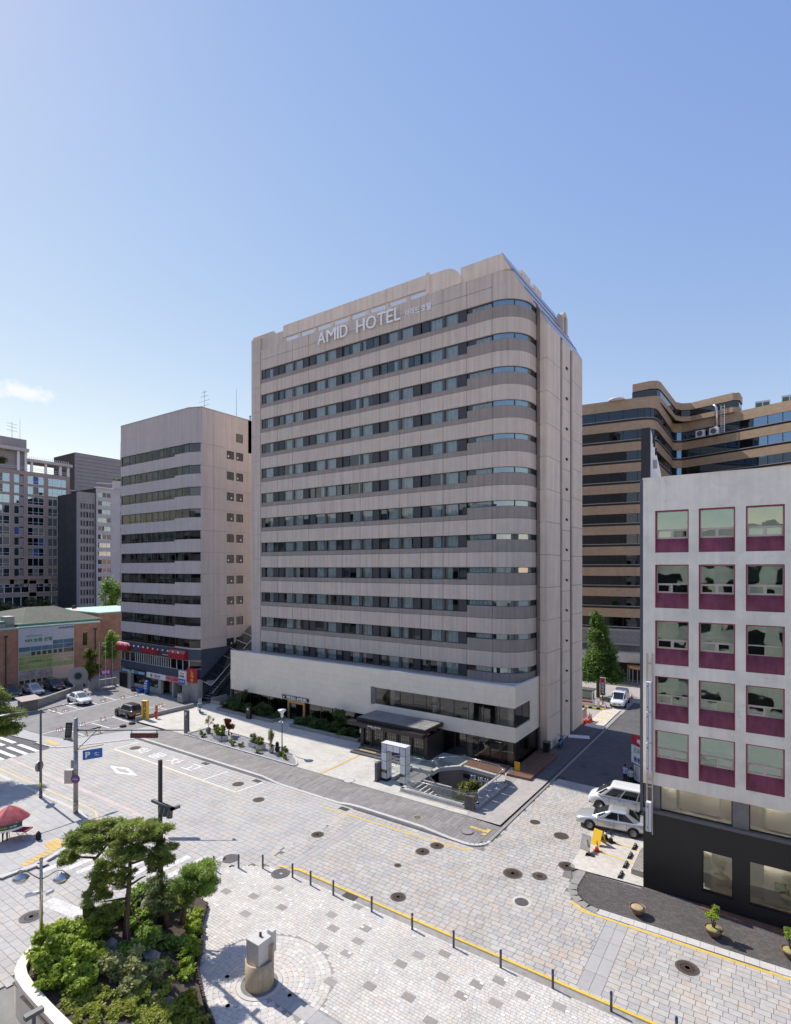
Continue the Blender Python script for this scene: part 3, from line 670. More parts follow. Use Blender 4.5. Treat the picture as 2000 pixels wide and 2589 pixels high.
# ================================================================ BUILDINGS
WM = {}
def cached(key, fn):
    if key not in WM: WM[key] = fn()
    return WM[key]
def framem(w, h, t, d, mat, name='window'):
    """picture frame in the XZ plane facing -Y, centred, depth d behind y=0"""
    def f():
        b = MB(); b.box(-w/2,w/2,0,d,h/2-t,h/2); b.box(-w/2,w/2,0,d,-h/2,-h/2+t); b.box(-w/2,-w/2+t,0,d,-h/2+t,h/2-t); b.box(w/2-t,w/2,0,d,-h/2+t,h/2-t)
        return b.mesh(name, mt[mat])
    return cached(('fr', name, round(w,3), round(h,3), t, d, mat), f)
def panem(w, h, mat, y=.03, name='pane'):
    return cached(('pn', name, round(w,3), round(h,3), mat.name, y), lambda: MB().face([(-w/2,y,-h/2),(w/2,y,-h/2),(w/2,y,h/2),(-w/2,y,h/2)]).mesh(name, mat))
def curtainm(w, h, x0, x1, mat, amp=.05, y=.22, name='curtain', key=0):
    def f():
        b = MB(); n = max(6, int((x1-x0)/.06)); rnd = random.Random(key*31+int(w*100))
        ph = [rnd.random()*2*PI for _ in range(3)]
        def yy(x): return y+amp*(math.sin(x*17+ph[0])+.6*math.sin(x*31+ph[1]))
        for i in range(n):
            xa = x0+(x1-x0)*i/n; xb = x0+(x1-x0)*(i+1)/n; b.face([(xa,yy(xa),-h/2),(xb,yy(xb),-h/2),(xb,yy(xb),h/2),(xa,yy(xa),h/2)])
        return b.mesh(name, mt[mat], True)
    return cached(('cu', round(w,3), round(h,3), round(x0,3), round(x1,3), mat, amp, y, key), f)
def win(parent, loc, w, h, frame='frame_dark', t=.05, d=.1, glass=None, rz=0, extra=(), name='window', y=.03):
    o = obj(name, framem(w, h, t, d, frame, name), parent, loc, rz, world=True)
    if glass is not None: obj('pane', panem(w-2*t, h-2*t, glass, y), o, rot=(random.uniform(-.006,.006), 0, random.uniform(-.008,.008)))
    for nm, me in extra: obj(nm, me, o)
    return o
# ---------------------------------------------------------------- the hotel
HX = [-56.2,-53.14,-50.39,-47.65,-44.9,-42.18,-39.43,-36.7,-33.93,-31.15,-28.39,-25.61,-22.83]
ZT = [8.72+3.295*i for i in range(12)]
hotel = thing('hotel', 'tall taupe tower block with a rounded corner and a cream stone podium', 'hotel', (-39, 47.5, 0))
def part(name, b, mat, parent=None, smooth=False): return b.build(name, mt[mat] if isinstance(mat, str) else mat, parent or hotel, smooth, world=True)
PN = MB
def panel(parent, name, x0, x1, z0, z1, y0, y1, mat, gap=.02):
    me = cached(('panel', name, round(x1-x0,2), round(z1-z0,2), round(y1-y0,2), mat), lambda: MB().box(-(x1-x0)/2+gap,(x1-x0)/2-gap,0,y1-y0,-(z1-z0)/2+gap,(z1-z0)/2-gap).mesh(name, mt[mat]))
    return obj(name, me, parent, ((x0+x1)/2, y0, (z0+z1)/2), world=True)
ACX, ACY, ARAD = -22.83, 53.05, 3.05
def slope_z(x): return 43.1+(-18.5-x)*(49.5-43.1)/3.35
def arcstrip(b, a0, a1, r, z0, z1, n=10, th=.2, m=0):
    zt_ = z1 if callable(z1) else (lambda x: z1)
    for k in range(n):
        p = [(ACX+r*math.cos(R(a)), ACY+r*math.sin(R(a))) for a in (a0+(a1-a0)*k/n, a0+(a1-a0)*(k+1)/n)]
        q = [(ACX+(r-th)*math.cos(R(a)), ACY+(r-th)*math.sin(R(a))) for a in (a0+(a1-a0)*k/n, a0+(a1-a0)*(k+1)/n)]
        b.face([(*p[0],z0),(*p[1],z0),(*p[1],zt_(p[1][0])),(*p[0],zt_(p[0][0]))], m)
        b.face([(*p[0],zt_(p[0][0])),(*p[1],zt_(p[1][0])),(*q[1],zt_(q[1][0])),(*q[0],zt_(q[0][0]))], m)
        b.face([(*p[1],z0),(*p[0],z0),(*q[0],z0),(*q[1],z0)], m)
# structure behind the panels: storey slabs, room backs
b = MB()
for z in [0]+ZT:
    z0 = z; z1 = z+2.03
    if z == 0: z0, z1 = 0, 7.45
    if z == ZT[-1]: z1 = 47.6
    b.box(-58.0,-22.83,50.22,52.2,z0+.02,z1)
    b.prism([(-22.83,50.22)]+[(ACX+2.85*math.cos(R(a)), ACY+2.85*math.sin(R(a))) for a in range(-85,1,10)]+[(-19.98,54.0),(-22.83,54.0)], z0+.02, (lambda x, y: min(z1+.66, slope_z(x)-.3)) if z else 7.45, bottom=True)
part('structure', b, 'joint')
b = MB(); b.box(-58.0,-22.9,52.3,65.7,0,47.0); b.box(-22.9,-19.2,54.0,65.7,0,43.0); part('core', b, 'room')
b = MB(); b.box(-58.13,-58.0,50.0,65.8,0,47.7); b.box(-58.13,-18.6,65.72,65.8,0,43.1); b.box(-58.13,-22,65.72,65.8,43.1,47.7); part('wall', b, 'taupe')
b = MB(); b.box(-58.1,-21.9,51.2,65.7,47.0,47.1); part('roof', b, 'concrete')
rnd = random.Random(3)
def pane_unit(cx, w, zc, h, kind, side):
    """one window of the row: frame, glass and what hangs behind it"""
    if kind == 'screen':
        o = win(hotel, (cx, 50.10, zc), w, h, 'frame_dark', .06, .1, GLD, y=.05); r = rnd.random()
        if r < .75: obj('insect_screen', panem(w-.12, h-.12, mt['screen_open'] if 'screen_open' in mt else mt['screen'], .02, 'insect_screen'), o)
        else: obj('curtain', curtainm(w, h-.1, -w/2+.05, w/2-.05, 'curtain', .03, .2, key=rnd.randrange(2)), o)
        return
    o = win(hotel, (cx, 50.13, zc), w, h, 'mullion', .035, .08, GL)
    r = rnd.random(); k = rnd.randrange(3)
    if r < .62: a, c = -w/2+.12, w/2-.05
    elif r < .82: a, c = (-w/2+.3, w/2-.02) if side > 0 else (-w/2+.02, w/2-.3)
    elif r < .94: a, c = (0, w/2-.02) if side > 0 else (-w/2+.02, 0)
    else: a, c = (w/4, w/2) if side > 0 else (-w/2, -w/4)
    obj('curtain', curtainm(w, h-.06, round(a,2), round(c,2), 'curtain', .045, .2, key=k), o)
    if side < 0 and rnd.random() < .75: obj('side_curtain', curtainm(w, h-.06, -w/2+.03, -w/2+.26, 'curtain_yellow', .02, .15, key=k), o)
    elif side > 0 and rnd.random() < .35: obj('side_curtain', curtainm(w, h-.06, w/2-.3, w/2-.05, 'curtain_blue' if 'curtain_blue' in mt else 'curtain', .02, .15, key=k), o)
for zt in ZT:
    zc = zt-.62; H_ = 1.24
    # first window by the left pilaster
    obj('window', cached('jamb', lambda: MB().box(-.22,.22,0,.1,-.62,.62).mesh('window', mt['mullion'])), hotel, (-55.95, 50.12, zc), world=True)
    pane_unit(-54.88, 1.62, zc, H_, 'glass', 1); pane_unit(-53.6, .92, zc, H_, 'screen', 1)
    for k in range(1, 11):
        x0, x1 = HX[k], HX[k+1]
        if k % 2 == 1:
            pane_unit(x0+.56, .95, zc, H_, 'screen', 1); pane_unit(x0+1.06+.79, 1.56, zc, H_, 'glass', 1)
            obj('jamb', cached('jamb2', lambda: MB().box(-.115,.115,0,.1,-.62,.62).mesh('jamb', mt['mullion'])), hotel, (x1, 50.115, zc), world=True)
        else:
            pane_unit(x0+.15+.79, 1.56, zc, H_, 'glass', -1); pane_unit(x1-.56, .95, zc, H_, 'screen', -1)
    # narrow window of the last flat bay and the curved corner
    o = win(hotel, (-24.22, 50.12, zt-.28), 2.7, .56, 'mullion', .035, .08, GL); a = rnd.choice((-1.25,-.9,-.5)); obj('curtain', curtainm(2.7, .5, a, 1.2, 'curtain', .05, .2, key=rnd.randrange(3)), o)
    for a0, a1 in ((-89.0,-48),(-47.2,-1)):
        b = MB(); arcstrip(b, a0, a1, 2.98, zt-.56, zt-.53, 6, .08); arcstrip(b, a0, a1, 2.98, zt-.03, zt, 6, .08)
        for e in (a0+.3, a1-.3):
            p = (ACX+2.94*math.cos(R(e)), ACY+2.94*math.sin(R(e))); b.box(p[0]-.03,p[0]+.03,p[1]-.03,p[1]+.03,zt-.53,zt-.03)
        o = part('window', b, 'mullion'); g_ = MB()
        for k in range(6):
            p = [(ACX+2.95*math.cos(R(a)), ACY+2.95*math.sin(R(a))) for a in (a0+(a1-a0)*k/6, a0+(a1-a0)*(k+1)/6)]
            g_.face([(*p[0],zt-.53),(*p[1],zt-.53),(*p[1],zt-.03),(*p[0],zt-.03)])
        g_.build('pane', GLB, o, True)
        c_ = MB(); n = 22; lo = rnd.choice((0,.0,.15,.3)); hi = rnd.choice((1,1,.8))
        for k in range(int(n*lo), int(n*hi)):
            p = [(ACX+(2.74+.04*math.sin(q*2.1))*math.cos(R(a0+(a1-a0)*q/n)), ACY+(2.74+.04*math.sin(q*2.1))*math.sin(R(a0+(a1-a0)*q/n))) for q in (k, k+1)]
            c_.face([(*p[0],zt-.56),(*p[1],zt-.56),(*p[1],zt),(*p[0],zt)])
        if rnd.random() < .8: c_.build('curtain', mt['curtain'], o, True)
    b = MB(); b.box(-19.85,-19.80,53.08,53.88,zt-.56,zt); o = part('window', b, 'mullion'); MB().face([(-19.795,53.12,zt-.53),(-19.795,53.85,zt-.53),(-19.795,53.85,zt-.03),(-19.795,53.12,zt-.03)]).build('pane', GLD, o)
# panels
for i, zt in enumerate([8.72-3.295]+ZT):
    top = i == 12
    for k in range(12):
        x0, x1 = HX[k], HX[k+1]; x0 = -56.35 if k == 0 else x0
        if top:
            panel(hotel, 'facade_panel', x0, x1, zt, 46.35, 49.95, 50.2, 'taupe'); panel(hotel, 'facade_panel', x0, x1, 46.35, 47.75, 49.95, 50.2, 'taupe')
        else:
            if i: panel(hotel, 'facade_panel', x0, x1, zt, zt+1.535, 49.95, 50.2, 'taupe')
            if k < 11: panel(hotel, 'sill_panel', x0, x1, zt+1.535, zt+2.055, 50.0, 50.2, 'taupe_dark', .01)
            else: panel(hotel, 'sill_panel', x0, x1, zt+1.535, zt+2.735, 50.0, 50.2, 'taupe_dark', .01)
    if top:
        b = MB(); arcstrip(b, -89.6, -.4, 3.10, zt+.01, lambda x: min(47.75, slope_z(x)-.02), 16); part('corner_panel', b, 'taupe', smooth=True)
        b = MB(); b.box(-19.9,-19.73,53.08,53.9,zt+.01,45.3); part('corner_panel', b, 'taupe')
    else:
        if i:
            b = MB(); arcstrip(b, -89.6, -.4, 3.10, zt+.01, zt+1.515, 14); part('corner_panel', b, 'taupe', smooth=True)
            b = MB(); b.box(-19.9,-19.73,53.08,53.88,zt+.01,zt+1.515); part('corner_panel', b, 'taupe')
        b = MB(); arcstrip(b, -89.6, -.4, 3.05, zt+1.545, zt+2.725, 14); part('corner_sill_panel', b, 'taupe_dark', smooth=True)
        b = MB(); b.box(-19.9,-19.78,53.08,53.88,zt+1.545,zt+2.725); part('corner_sill_panel', b, 'taupe_dark')
# left pilaster, right pilaster and right-hand side in storey-high panels
JZ = [39.65-3.295*k for k in range(13)]
for k in range(13):
    z1 = 36.2-3.295*(k-4); z0 = z1-3.295
    if z0 < 0: z0 = 0
    if z1 > 49.85: z1 = 49.85
    if z1 > .5: panel(hotel, 'pilaster_panel', -58.13, -56.37, z0, z1, 49.9, 50.2, 'taupe', .012)
zz_ = [43.1]+[z for z in JZ if z > 0]+[0.0]
for z1, z0 in zip(zz_, zz_[1:]):
    if z1-z0 < .3: continue
    for (xa, ya, xb, yb, nm, m) in ((-19.72,53.93,-19.3,53.78,'pilaster_panel','taupe_dark'),(-19.3,53.76,-18.55,53.62,'pilaster_panel','taupe_warm_lift')):  # left strip takes the dark taupe to paint in its recess shade
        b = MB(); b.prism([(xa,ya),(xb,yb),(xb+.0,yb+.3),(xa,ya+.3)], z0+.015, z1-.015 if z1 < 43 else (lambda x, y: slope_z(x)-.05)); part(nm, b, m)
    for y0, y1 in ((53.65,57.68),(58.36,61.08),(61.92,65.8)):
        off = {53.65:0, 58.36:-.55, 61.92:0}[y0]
        b = MB(); b.box(-18.8,-18.5,y0+.02,y1-.02,max(z0+.02+off,0.02),z1-.02+(off if z1 < 43 else 0)); part('side_panel', b, 'taupe_warm_lift')
    for y0, y1 in ((57.7,58.34),(61.1,61.9)):
        b = MB(); b.box(-19.0,-18.72,y0,y1,z0,z1); part('recess_panel', b, 'taupe_dark')
        if z0 > 4:
            zc = z0+1.3+(.4 if y0 > 60 else 0); b = MB(); b.box(-18.72,-18.66,y0+.12,y1-.12,zc,zc+1.25); o = part('window', b, 'frame_dark'); MB().face([(-18.655,y0+.17,zc+.05),(-18.655,y1-.17,zc+.05),(-18.655,y1-.17,zc+1.2),(-18.655,y0+.17,zc+1.2)]).build('pane', mt['carglass'], o)
    if z0 > 1:
        for q in (0, .22):
            b = MB(); b.cyl((-18.5,59.55+q,z0+.65-q*.35),(-18.36,59.55+q,z0+.65-q*.35),.075,.075,8); b.box(-18.5,-18.33,59.46+q,59.64+q,z0+.7-q*.35,z0+.76-q*.35); part('vent_hood', b, 'black_metal')
b = MB(); b.box(-18.62,-18.50,57.74,57.84,0,43.0); b.box(-18.62,-18.50,61.2,61.3,0,43.0); part('drain_pipe', b, 'grey_metal')
# roof: slanted metal roof over the side, slotted parapet beam with white louvres
xs = [-21.85+(-19.73+21.85)*k/8 for k in range(9)]; arcp = [(x, ACY-math.sqrt(max(0, 3.12**2-(x-ACX)**2))) for x in xs]
def slab(off, th, mat, name, lo=0., hi=1.):
    b = MB(); pts = [(-21.85,65.8)]+[(x, y) for x, y in arcp]+[(-19.73,53.9),(-18.5,53.6),(-18.5,65.8)]
    b.prism(pts, lambda x, y: slope_z(x)+off, lambda x, y: slope_z(x)+off+th, bottom=True); return part(name, b, mat)
slab(-.02, .12, 'lilac_metal', 'sloping_roof')
for xr in (-20.95, -20.1, -19.2):
    ya = ACY-math.sqrt(max(0, 3.1**2-(xr-ACX)**2)) if xr < -19.75 else 54.0
    b = MB(); b.obox((xr, (ya+65.7)/2, slope_z(xr)+.13), (.03,0,-.057), (0,(65.7-ya)/2,0), (.03,0,.016)); part('roof_seam', b, 'grey_metal')
b = MB(); b.box(-54.2,-52.2,50.05,50.4,47.76,49.3); b.box(-58.12,-54.2,50.21,50.6,47.7,49.84); part('parapet_block', b, 'taupe')
xb = [-52.2,-49.45,-46.7,-43.95,-41.2,-38.45,-35.7,-32.95,-30.2]
for a, c in zip(xb, xb[1:]):
    panel(hotel, 'parapet_beam', a, c, 48.42, 49.95, 50.02, 50.45, 'taupe_warm_lift', .012)
    b = MB(); b.box(a-.22,a+.22,50.15,50.5,47.76,48.41); part('parapet_post', b, 'taupe_warm_lift')
    for k in range(5):
        b = MB(); b.box(a+.3,c-.3,50.2,50.24,47.84+.12*k,47.90+.12*k); part('louvre', b, 'white_paint')
cv = [(-30.2,48.35),(-30.2,49.8),(-28.2,49.8)]+[(-28.2+1.95*math.cos(R(a)), 47.85+1.95*math.sin(R(a))) for a in range(80,-1,-10)]+[(-26.9,47.76),(-30.2,47.76)]
cv = [(-30.15,47.76),(-30.15,49.8),(-28.2,49.8)]+[(-28.2+1.98*math.cos(R(a)), 47.82+1.98*math.sin(R(a))) for a in range(80,-1,-10)]
def xzprism(pts, y0, y1):
    b = MB(); n = len(pts); i = 0; b.v = [(x,y0,z) for x, z in pts]+[(x,y1,z) for x, z in pts]
    tri = tessellate_polygon([[Vector((x,z,0)) for x, z in pts]]); ar = sum(pts[k][0]*pts[(k+1)%n][1]-pts[(k+1)%n][0]*pts[k][1] for k in range(n))
    for a, c, d in tri:
        q = (pts[c][0]-pts[a][0])*(pts[d][1]-pts[a][1])-(pts[d][0]-pts[a][0])*(pts[c][1]-pts[a][1])
        f = (a,c,d) if q > 0 else (a,d,c); b.f.append(f); b.f.append(tuple(n+k for k in f[::-1])); b.m += [0,0]; b.t += [.5,.5]
    for k in range(n):
        k2 = (k+1)%n; f = (k,n+k,n+k2,k2) if ar > 0 else (k,k2,n+k2,n+k); b.f.append(f); b.m.append(0); b.t.append(.5)
    return b
part('parapet_curve', xzprism(cv, 50.03, 50.5), 'taupe_warm_lift')
b = MB(); b.box(-30.45,-30.05,49.9,50.6,47.76,50.05); part('parapet_post', b, 'taupe_warm_lift')
part('corner_block', xzprism([(-26.4,47.77),(-22.7,47.77),(-21.0,47.77),(-21.85,49.46),(-26.4,49.46)], 50.12, 51.6), 'taupe_warm_lift')
b = MB(); b.box(-27.5,-22.2,51.7,64,47.1,48.9); part('machine_room', b, 'taupe_warm_lift')
for y in (55.0, 58.5): 
    b = MB(); b.box(-22.4,-21.7,y,y+2.4,48.0,50.0); part('ridge_block', b, 'taupe_warm_lift')
av = [(62.3+.0,45.6),(62.3,47.2)]+[(63.2-.9*math.cos(R(a)), 47.2+.9*math.sin(R(a))) for a in range(15,181,15)]+[(64.1,45.0),(63.6,45.0),(63.6,47.2)]+[(63.2+.4*math.cos(R(a)), 47.2+.4*math.sin(R(a))) for a in range(15,181,15)]+[(62.8,45.6)]
vb = xzprism(av, 0, .7); vb.v = [(-20.4+v[1], v[0], v[2]) for v in vb.v]; vb.f = [f[::-1] for f in vb.f]; part('arched_vent', vb, 'taupe')
# podium: stone tiles over a structural wall, ribbon window, glazed ground floor
b = MB(); b.box(-59.4,-19.55,47.62,50.2,5.78,7.2); b.box(-59.4,-35.44,47.62,50.2,2.5,5.78); b.box(-35.44,-19.55,47.62,50.2,2.5,3.82); b.box(-35.44,-35.3,47.62,54.9,3.8,5.8)
b.box(-21.3,-19.52,50.2,54.85,5.78,7.2); b.box(-21.3,-19.52,50.2,54.85,2.5,3.82); b.box(-21.3,-19.52,51.25,54.85,3.8,5.8); b.box(-59.5,-59.4,47.5,66,0,7.5)
part('podium_wall', b, 'concrete_dark')
b = MB(); b.box(-59.5,-19.6,47.75,50.2,7.2,7.25); b.box(-21.3,-19.6,50.2,54.9,7.2,7.25); part('podium_roof', b, 'concrete_light')
b = MB(); b.box(-59.5,-19.38,47.48,47.74,7.56,7.62); b.box(-19.62,-19.37,47.74,54.95,7.56,7.62); part('coping', b, 'white_metal')
tw, th_ = 1.235, .64; nxt = 0
def ptile(w, h, tn):
    return cached(('pt', round(w,2), round(h,2), tn), lambda: MB().box(-w/2+.004,w/2-.004,0,.12,-h/2+.004,h/2-.004, t=(tn+.5)/4).mesh('stone_tile', mt['limestone']))
x = -59.5
while x < -19.45:
    w = min(tw, -19.4-x); z = 2.45
    while z < 7.5:
        h = min(th_, 7.56-z); cz = z+h/2
        x0_, x1_ = x, x+w
        if not (x1_ > -35.44 and 3.84 < cz < 5.76):
            if x0_ < -35.44 < x1_ and 3.84 < cz < 5.76: pass
            obj('stone_tile', ptile(w, h, random.randrange(4)), hotel, (x+w/2, 47.5+random.uniform(-.003,.003), cz), world=True)
        z += h
    x += w
for z0, z1 in ((3.65,3.84),(5.65,5.76)): pass
b = MB(); b.box(-35.44,-19.4,47.51,47.62,3.70,3.85); b.box(-35.44,-19.4,47.515,47.62,5.60,5.78); part('window_surround', b, 'limestone')
y = 47.5
while y < 54.9:
    w = min(tw, 54.95-y); z = 2.45
    while z < 7.5:
        h = min(th_, 7.56-z); cz = z+h/2
        if not (y+w/2 < 51.2 and 3.84 < cz < 5.76): obj('stone_tile', ptile(w, h, random.randrange(4)), hotel, (-19.4+random.uniform(-.003,.003), y+w/2+.06, cz), PI/2, world=True)
        z += h
    y += w
nW = 10
for k in range(nW):
    w = 16.0/nW; win(hotel, (-35.4+w*(k+.5), 47.56, 4.8), w, 1.9, 'black_metal', .025, .06, GLS)
for k in range(2): win(hotel, (-19.45, 48.45+1.85*k, 4.8), 1.84, 1.9, 'black_metal', .025, .06, GLS, rz=PI/2)
b = MB()
for xc in (-33.6,-28.4,-24.4,-20.2): b.cyl((xc,48.3,0),(xc,48.3,5.8),.27,.27,14)
part('column', b, 'interior_white', smooth=True)
b = MB(); b.box(-35,-19.8,52.0,52.1,0,5.8); b.box(-59,-35,50.0,50.1,0,2.5); b.box(-59.4,-19.6,47.7,54,.05,.1); part('inner_wall', b, 'room')
b = MB(); b.box(-35,-19.8,47.75,52,3.62,3.8); part('floor_slab', b, 'concrete_dark')
for k in range(6):
    w = 7.5/6; win(hotel, (-26.95+w*(k+.5), 47.6, 1.25), w, 2.4, 'brown_metal', .04, .08, GLS)
for k in range(4):
    w = 1.75; win(hotel, (-19.5, 47.7+w*(k+.5), 1.25), w, 2.4, 'brown_metal', .04, .08, GLS, rz=PI/2)
for k in range(14):
    w = 1.75; xc = -59.3+w*(k+.5)
    if -48.9 < xc < -46: continue
    if xc < -36: win(hotel, (xc, 47.75, 1.3), w, 2.35, 'gold' if k in (6,8) else 'black_metal', .05, .08, GLS)
b = MB(); b.box(-48.9,-48.6,47.6,47.8,.1,2.45); b.box(-46.3,-46.0,47.6,47.8,.1,2.45); b.box(-48.6,-46.3,47.6,47.75,2.1,2.45); part('door_frame', b, 'gold')
win(hotel, (-48.05, 47.7, 1.1), 1.05, 2.0, 'black_metal', .06, .06, GLS, name='door')
# interior furniture hints seen through the glass: a bright stair and counters
b = MB()
for k in range(7): b.box(-23.6+.35*k,-22.4+.35*k,49.2,50.6,.35+.32*k,.42+.32*k)
part('inner_stair', b, 'interior_white')
# ---------------------------------------------------------------- hotel signs
s = thing('roof_sign', 'large white AMID HOTEL letters fixed along the top of the tower', 'sign', (-39.8, 49.9, 46))
xc = -45.85
wd = {'A':1.25,'M':1.45,'I':.26,'D':1.1,'H':1.2,'O':1.4,'T':1.05,'E':.85,'L':.8}
full = 'AMID HOTEL'; tot = sum(wd.get(c, .95) for c in full); gap_ = (12.25-tot)/9
for c in full:
    w = wd.get(c, .95)
    if c != ' ': text(c, 'letter_white', s, (xc+w/2, 49.72, 46.58), w, 1.42, 'F', extrude=.07, bold=0, name='letter')
    xc += w+gap_
b = MB(); b.bar((-46.2,49.9,46.2),(-33.4,49.9,46.2),.04); b.bar((-46.2,49.9,46.95),(-33.4,49.9,46.95),.04); b.build('mounting_rail', mt['white_metal'], s, world=True)
s = thing('korean_roof_sign', 'small white Korean hotel name beside the roof letters', 'sign', (-31.5, 49.9, 46.2))
text('아미드 호텔', 'ink_white', s, (-31.45, 49.9, 46.42), 3.25, .78, 'F', extrude=.04, bold=.03)
s = thing('mart_sign', 'illuminated white Korean shop letters on a dark strip over the mart door', 'sign', (-47.4, 47.4, 2.6))
b = MB(); b.box(-49.6,-45.2,47.36,47.46,2.58,3.02); b.build('backing', mt['brown_metal'], s, world=True)
text('하모니마트', 'ink_white', s, (-47.1, 47.33, 2.8), 3.4, .42, 'F', extrude=.03, bold=.035)
b = MB(); b.face([(-49.5,47.33,2.98),(-49.3,47.33,2.62),(-48.95,47.33,2.95),(-49.2,47.33,2.8)]); b.build('bird_logo', mt['ink_white'], s, world=True)
# ---------------------------------------------------------------- entrance porch (part of the hotel)
b = MB(); b.box(-36.1,-26.95,43.55,44.35,2.45,2.83); part('porch_eave', b, 'brown_metal')
b = MB(); b.box(-35.3,-26.95,44.1,47.48,2.84,3.16); part('porch_roof', b, 'brown_metal')
for i in range(9):
    for k in range(4):
        xa = -35.2+.905*i; ya = 44.2+.8*k; me = tile_mesh('roof_tile', .9, .79, random.randrange(4), 'slab_dark', .02, .015); obj('roof_tile', me, hotel, (xa+.45, ya+.4, 3.182), world=True)
b = MB(); b.box(-27.25,-26.95,44.4,47.48,.16,2.45); part('porch_wall', b, 'brown_metal')
b = MB(); b.box(-35.0,-34.6,44.4,47.48,.16,2.45); part('porch_wall', b, 'brown_metal')
b = MB()
for xx in (-33.6,-32.0,-30.4,-28.8): b.box(xx-.1,xx+.1,44.42,44.6,.16,2.45)
part('porch_post', b, 'brown_metal')
for xa in (-34.1,-32.8,-31.2,-29.6,-28.0):
    o = win(hotel, (xa, 44.55, 1.5), 1.15 if xa != -34.1 else .8, 1.75, 'brown_metal', .05, .06, GLS, name='porch_window'); g_ = MB()
    for q in (-.25, 0, .25): g_.box(q-.012,q+.012,.0,.02,-.85,.85)
    for q in (-.4, 0, .4): g_.box(-.5,.5,.0,.02,q-.012,q+.012)
    g_.build('lattice', mt['brown_metal'], o)
b = MB(); b.box(-34.6,-27.3,45.6,45.7,.16,2.45); part('porch_inner', b, 'cream')
b = MB(); b.box(-34.6,-28.6,42.2,44.4,.14,.32); b.box(-34.4,-28.6,42.6,44.4,.32,.44); part('step', b, 'slab_dark' if False else 'grey_metal')
for ya in (42.75,43.45):
    b = MB(); b.box(-33.9,-31.9,ya,ya+.3,.44,.452); part('tactile_strip', b, 'tactile')
text('AMID HOTEL', 'ink_white', hotel, (-32.6, 43.53, 2.68), 1.7, .16, 'F', extrude=.01, bold=.02); text('HOTEL', 'ink_white', hotel, (-32.6, 43.53, 2.52), .5, .06, 'F', extrude=.01)
b = MB(); b.box(-34.98,-34.86,44.25,44.39,1.55,2.0); part('wall_lamp', b, 'white_metal')
# ---------------------------------------------------------------- left office block
LX0, LX1, LXS, LY = -84.85, -67.25, -65.4, 46.5
left = thing('office_block', 'pinkish grey office block with dark ribbon windows and shops below', 'office block', (-75, 46.5, 0))
def lp(name, b, mat, smooth=False): return b.build(name, mt[mat] if isinstance(mat, str) else mat, left, smooth, world=True)
FOOT = [(LX0,LY+.35),(LX1,LY+.35),(LXS-.25,LY+1.1),(LXS-.25,57),(LX0,57)]
LZ = [36.0-3.045*k for k in range(10)]          # tops of the window rows
b = MB()
ends = [40.5]+LZ
for k in range(10): b.prism(FOOT, (LZ[k+1] if k < 9 else 6.9)+.0, LZ[k]-1.45, bottom=True)
b.prism(FOOT, 36.0, 40.6); lp('structure', b, 'concrete_dark')
b = MB(); b.prism([(LX0+.2,LY+1.6),(LX1-.5,LY+1.6),(LXS-.8,LY+2.2),(LXS-.8,56.8),(LX0+.2,56.8)], 0, 40); lp('core', b, 'room')
MUL = [-84.75,-82.54,-81.01,-79.47,-78.0,-76.47,-74.9,-73.43,-71.96,-70.5,-68.9,-67.3]
def lpanel(x0, x1, z0, z1):
    n = max(1, round((x1-x0)/1.47))
    for k in range(n): panel(left, 'cladding_panel', x0+(x1-x0)*k/n, x0+(x1-x0)*(k+1)/n, z0, z1, LY, LY+.3, 'left_panel', .008)
lpanel(LX0, LX1, 36.02, 40.95)
rl = random.Random(5)
def cham(z0, z1, mat='left_panel', name='corner_panel', o_=0):
    b = MB(); b.prism([(LX1,LY-o_),(LXS,LY+.75-o_),(LXS-.2,LY+1.1),(LX1-.1,LY+.35)], z0+.01, z1-.01, bottom=True); return lp(name, b, mat)
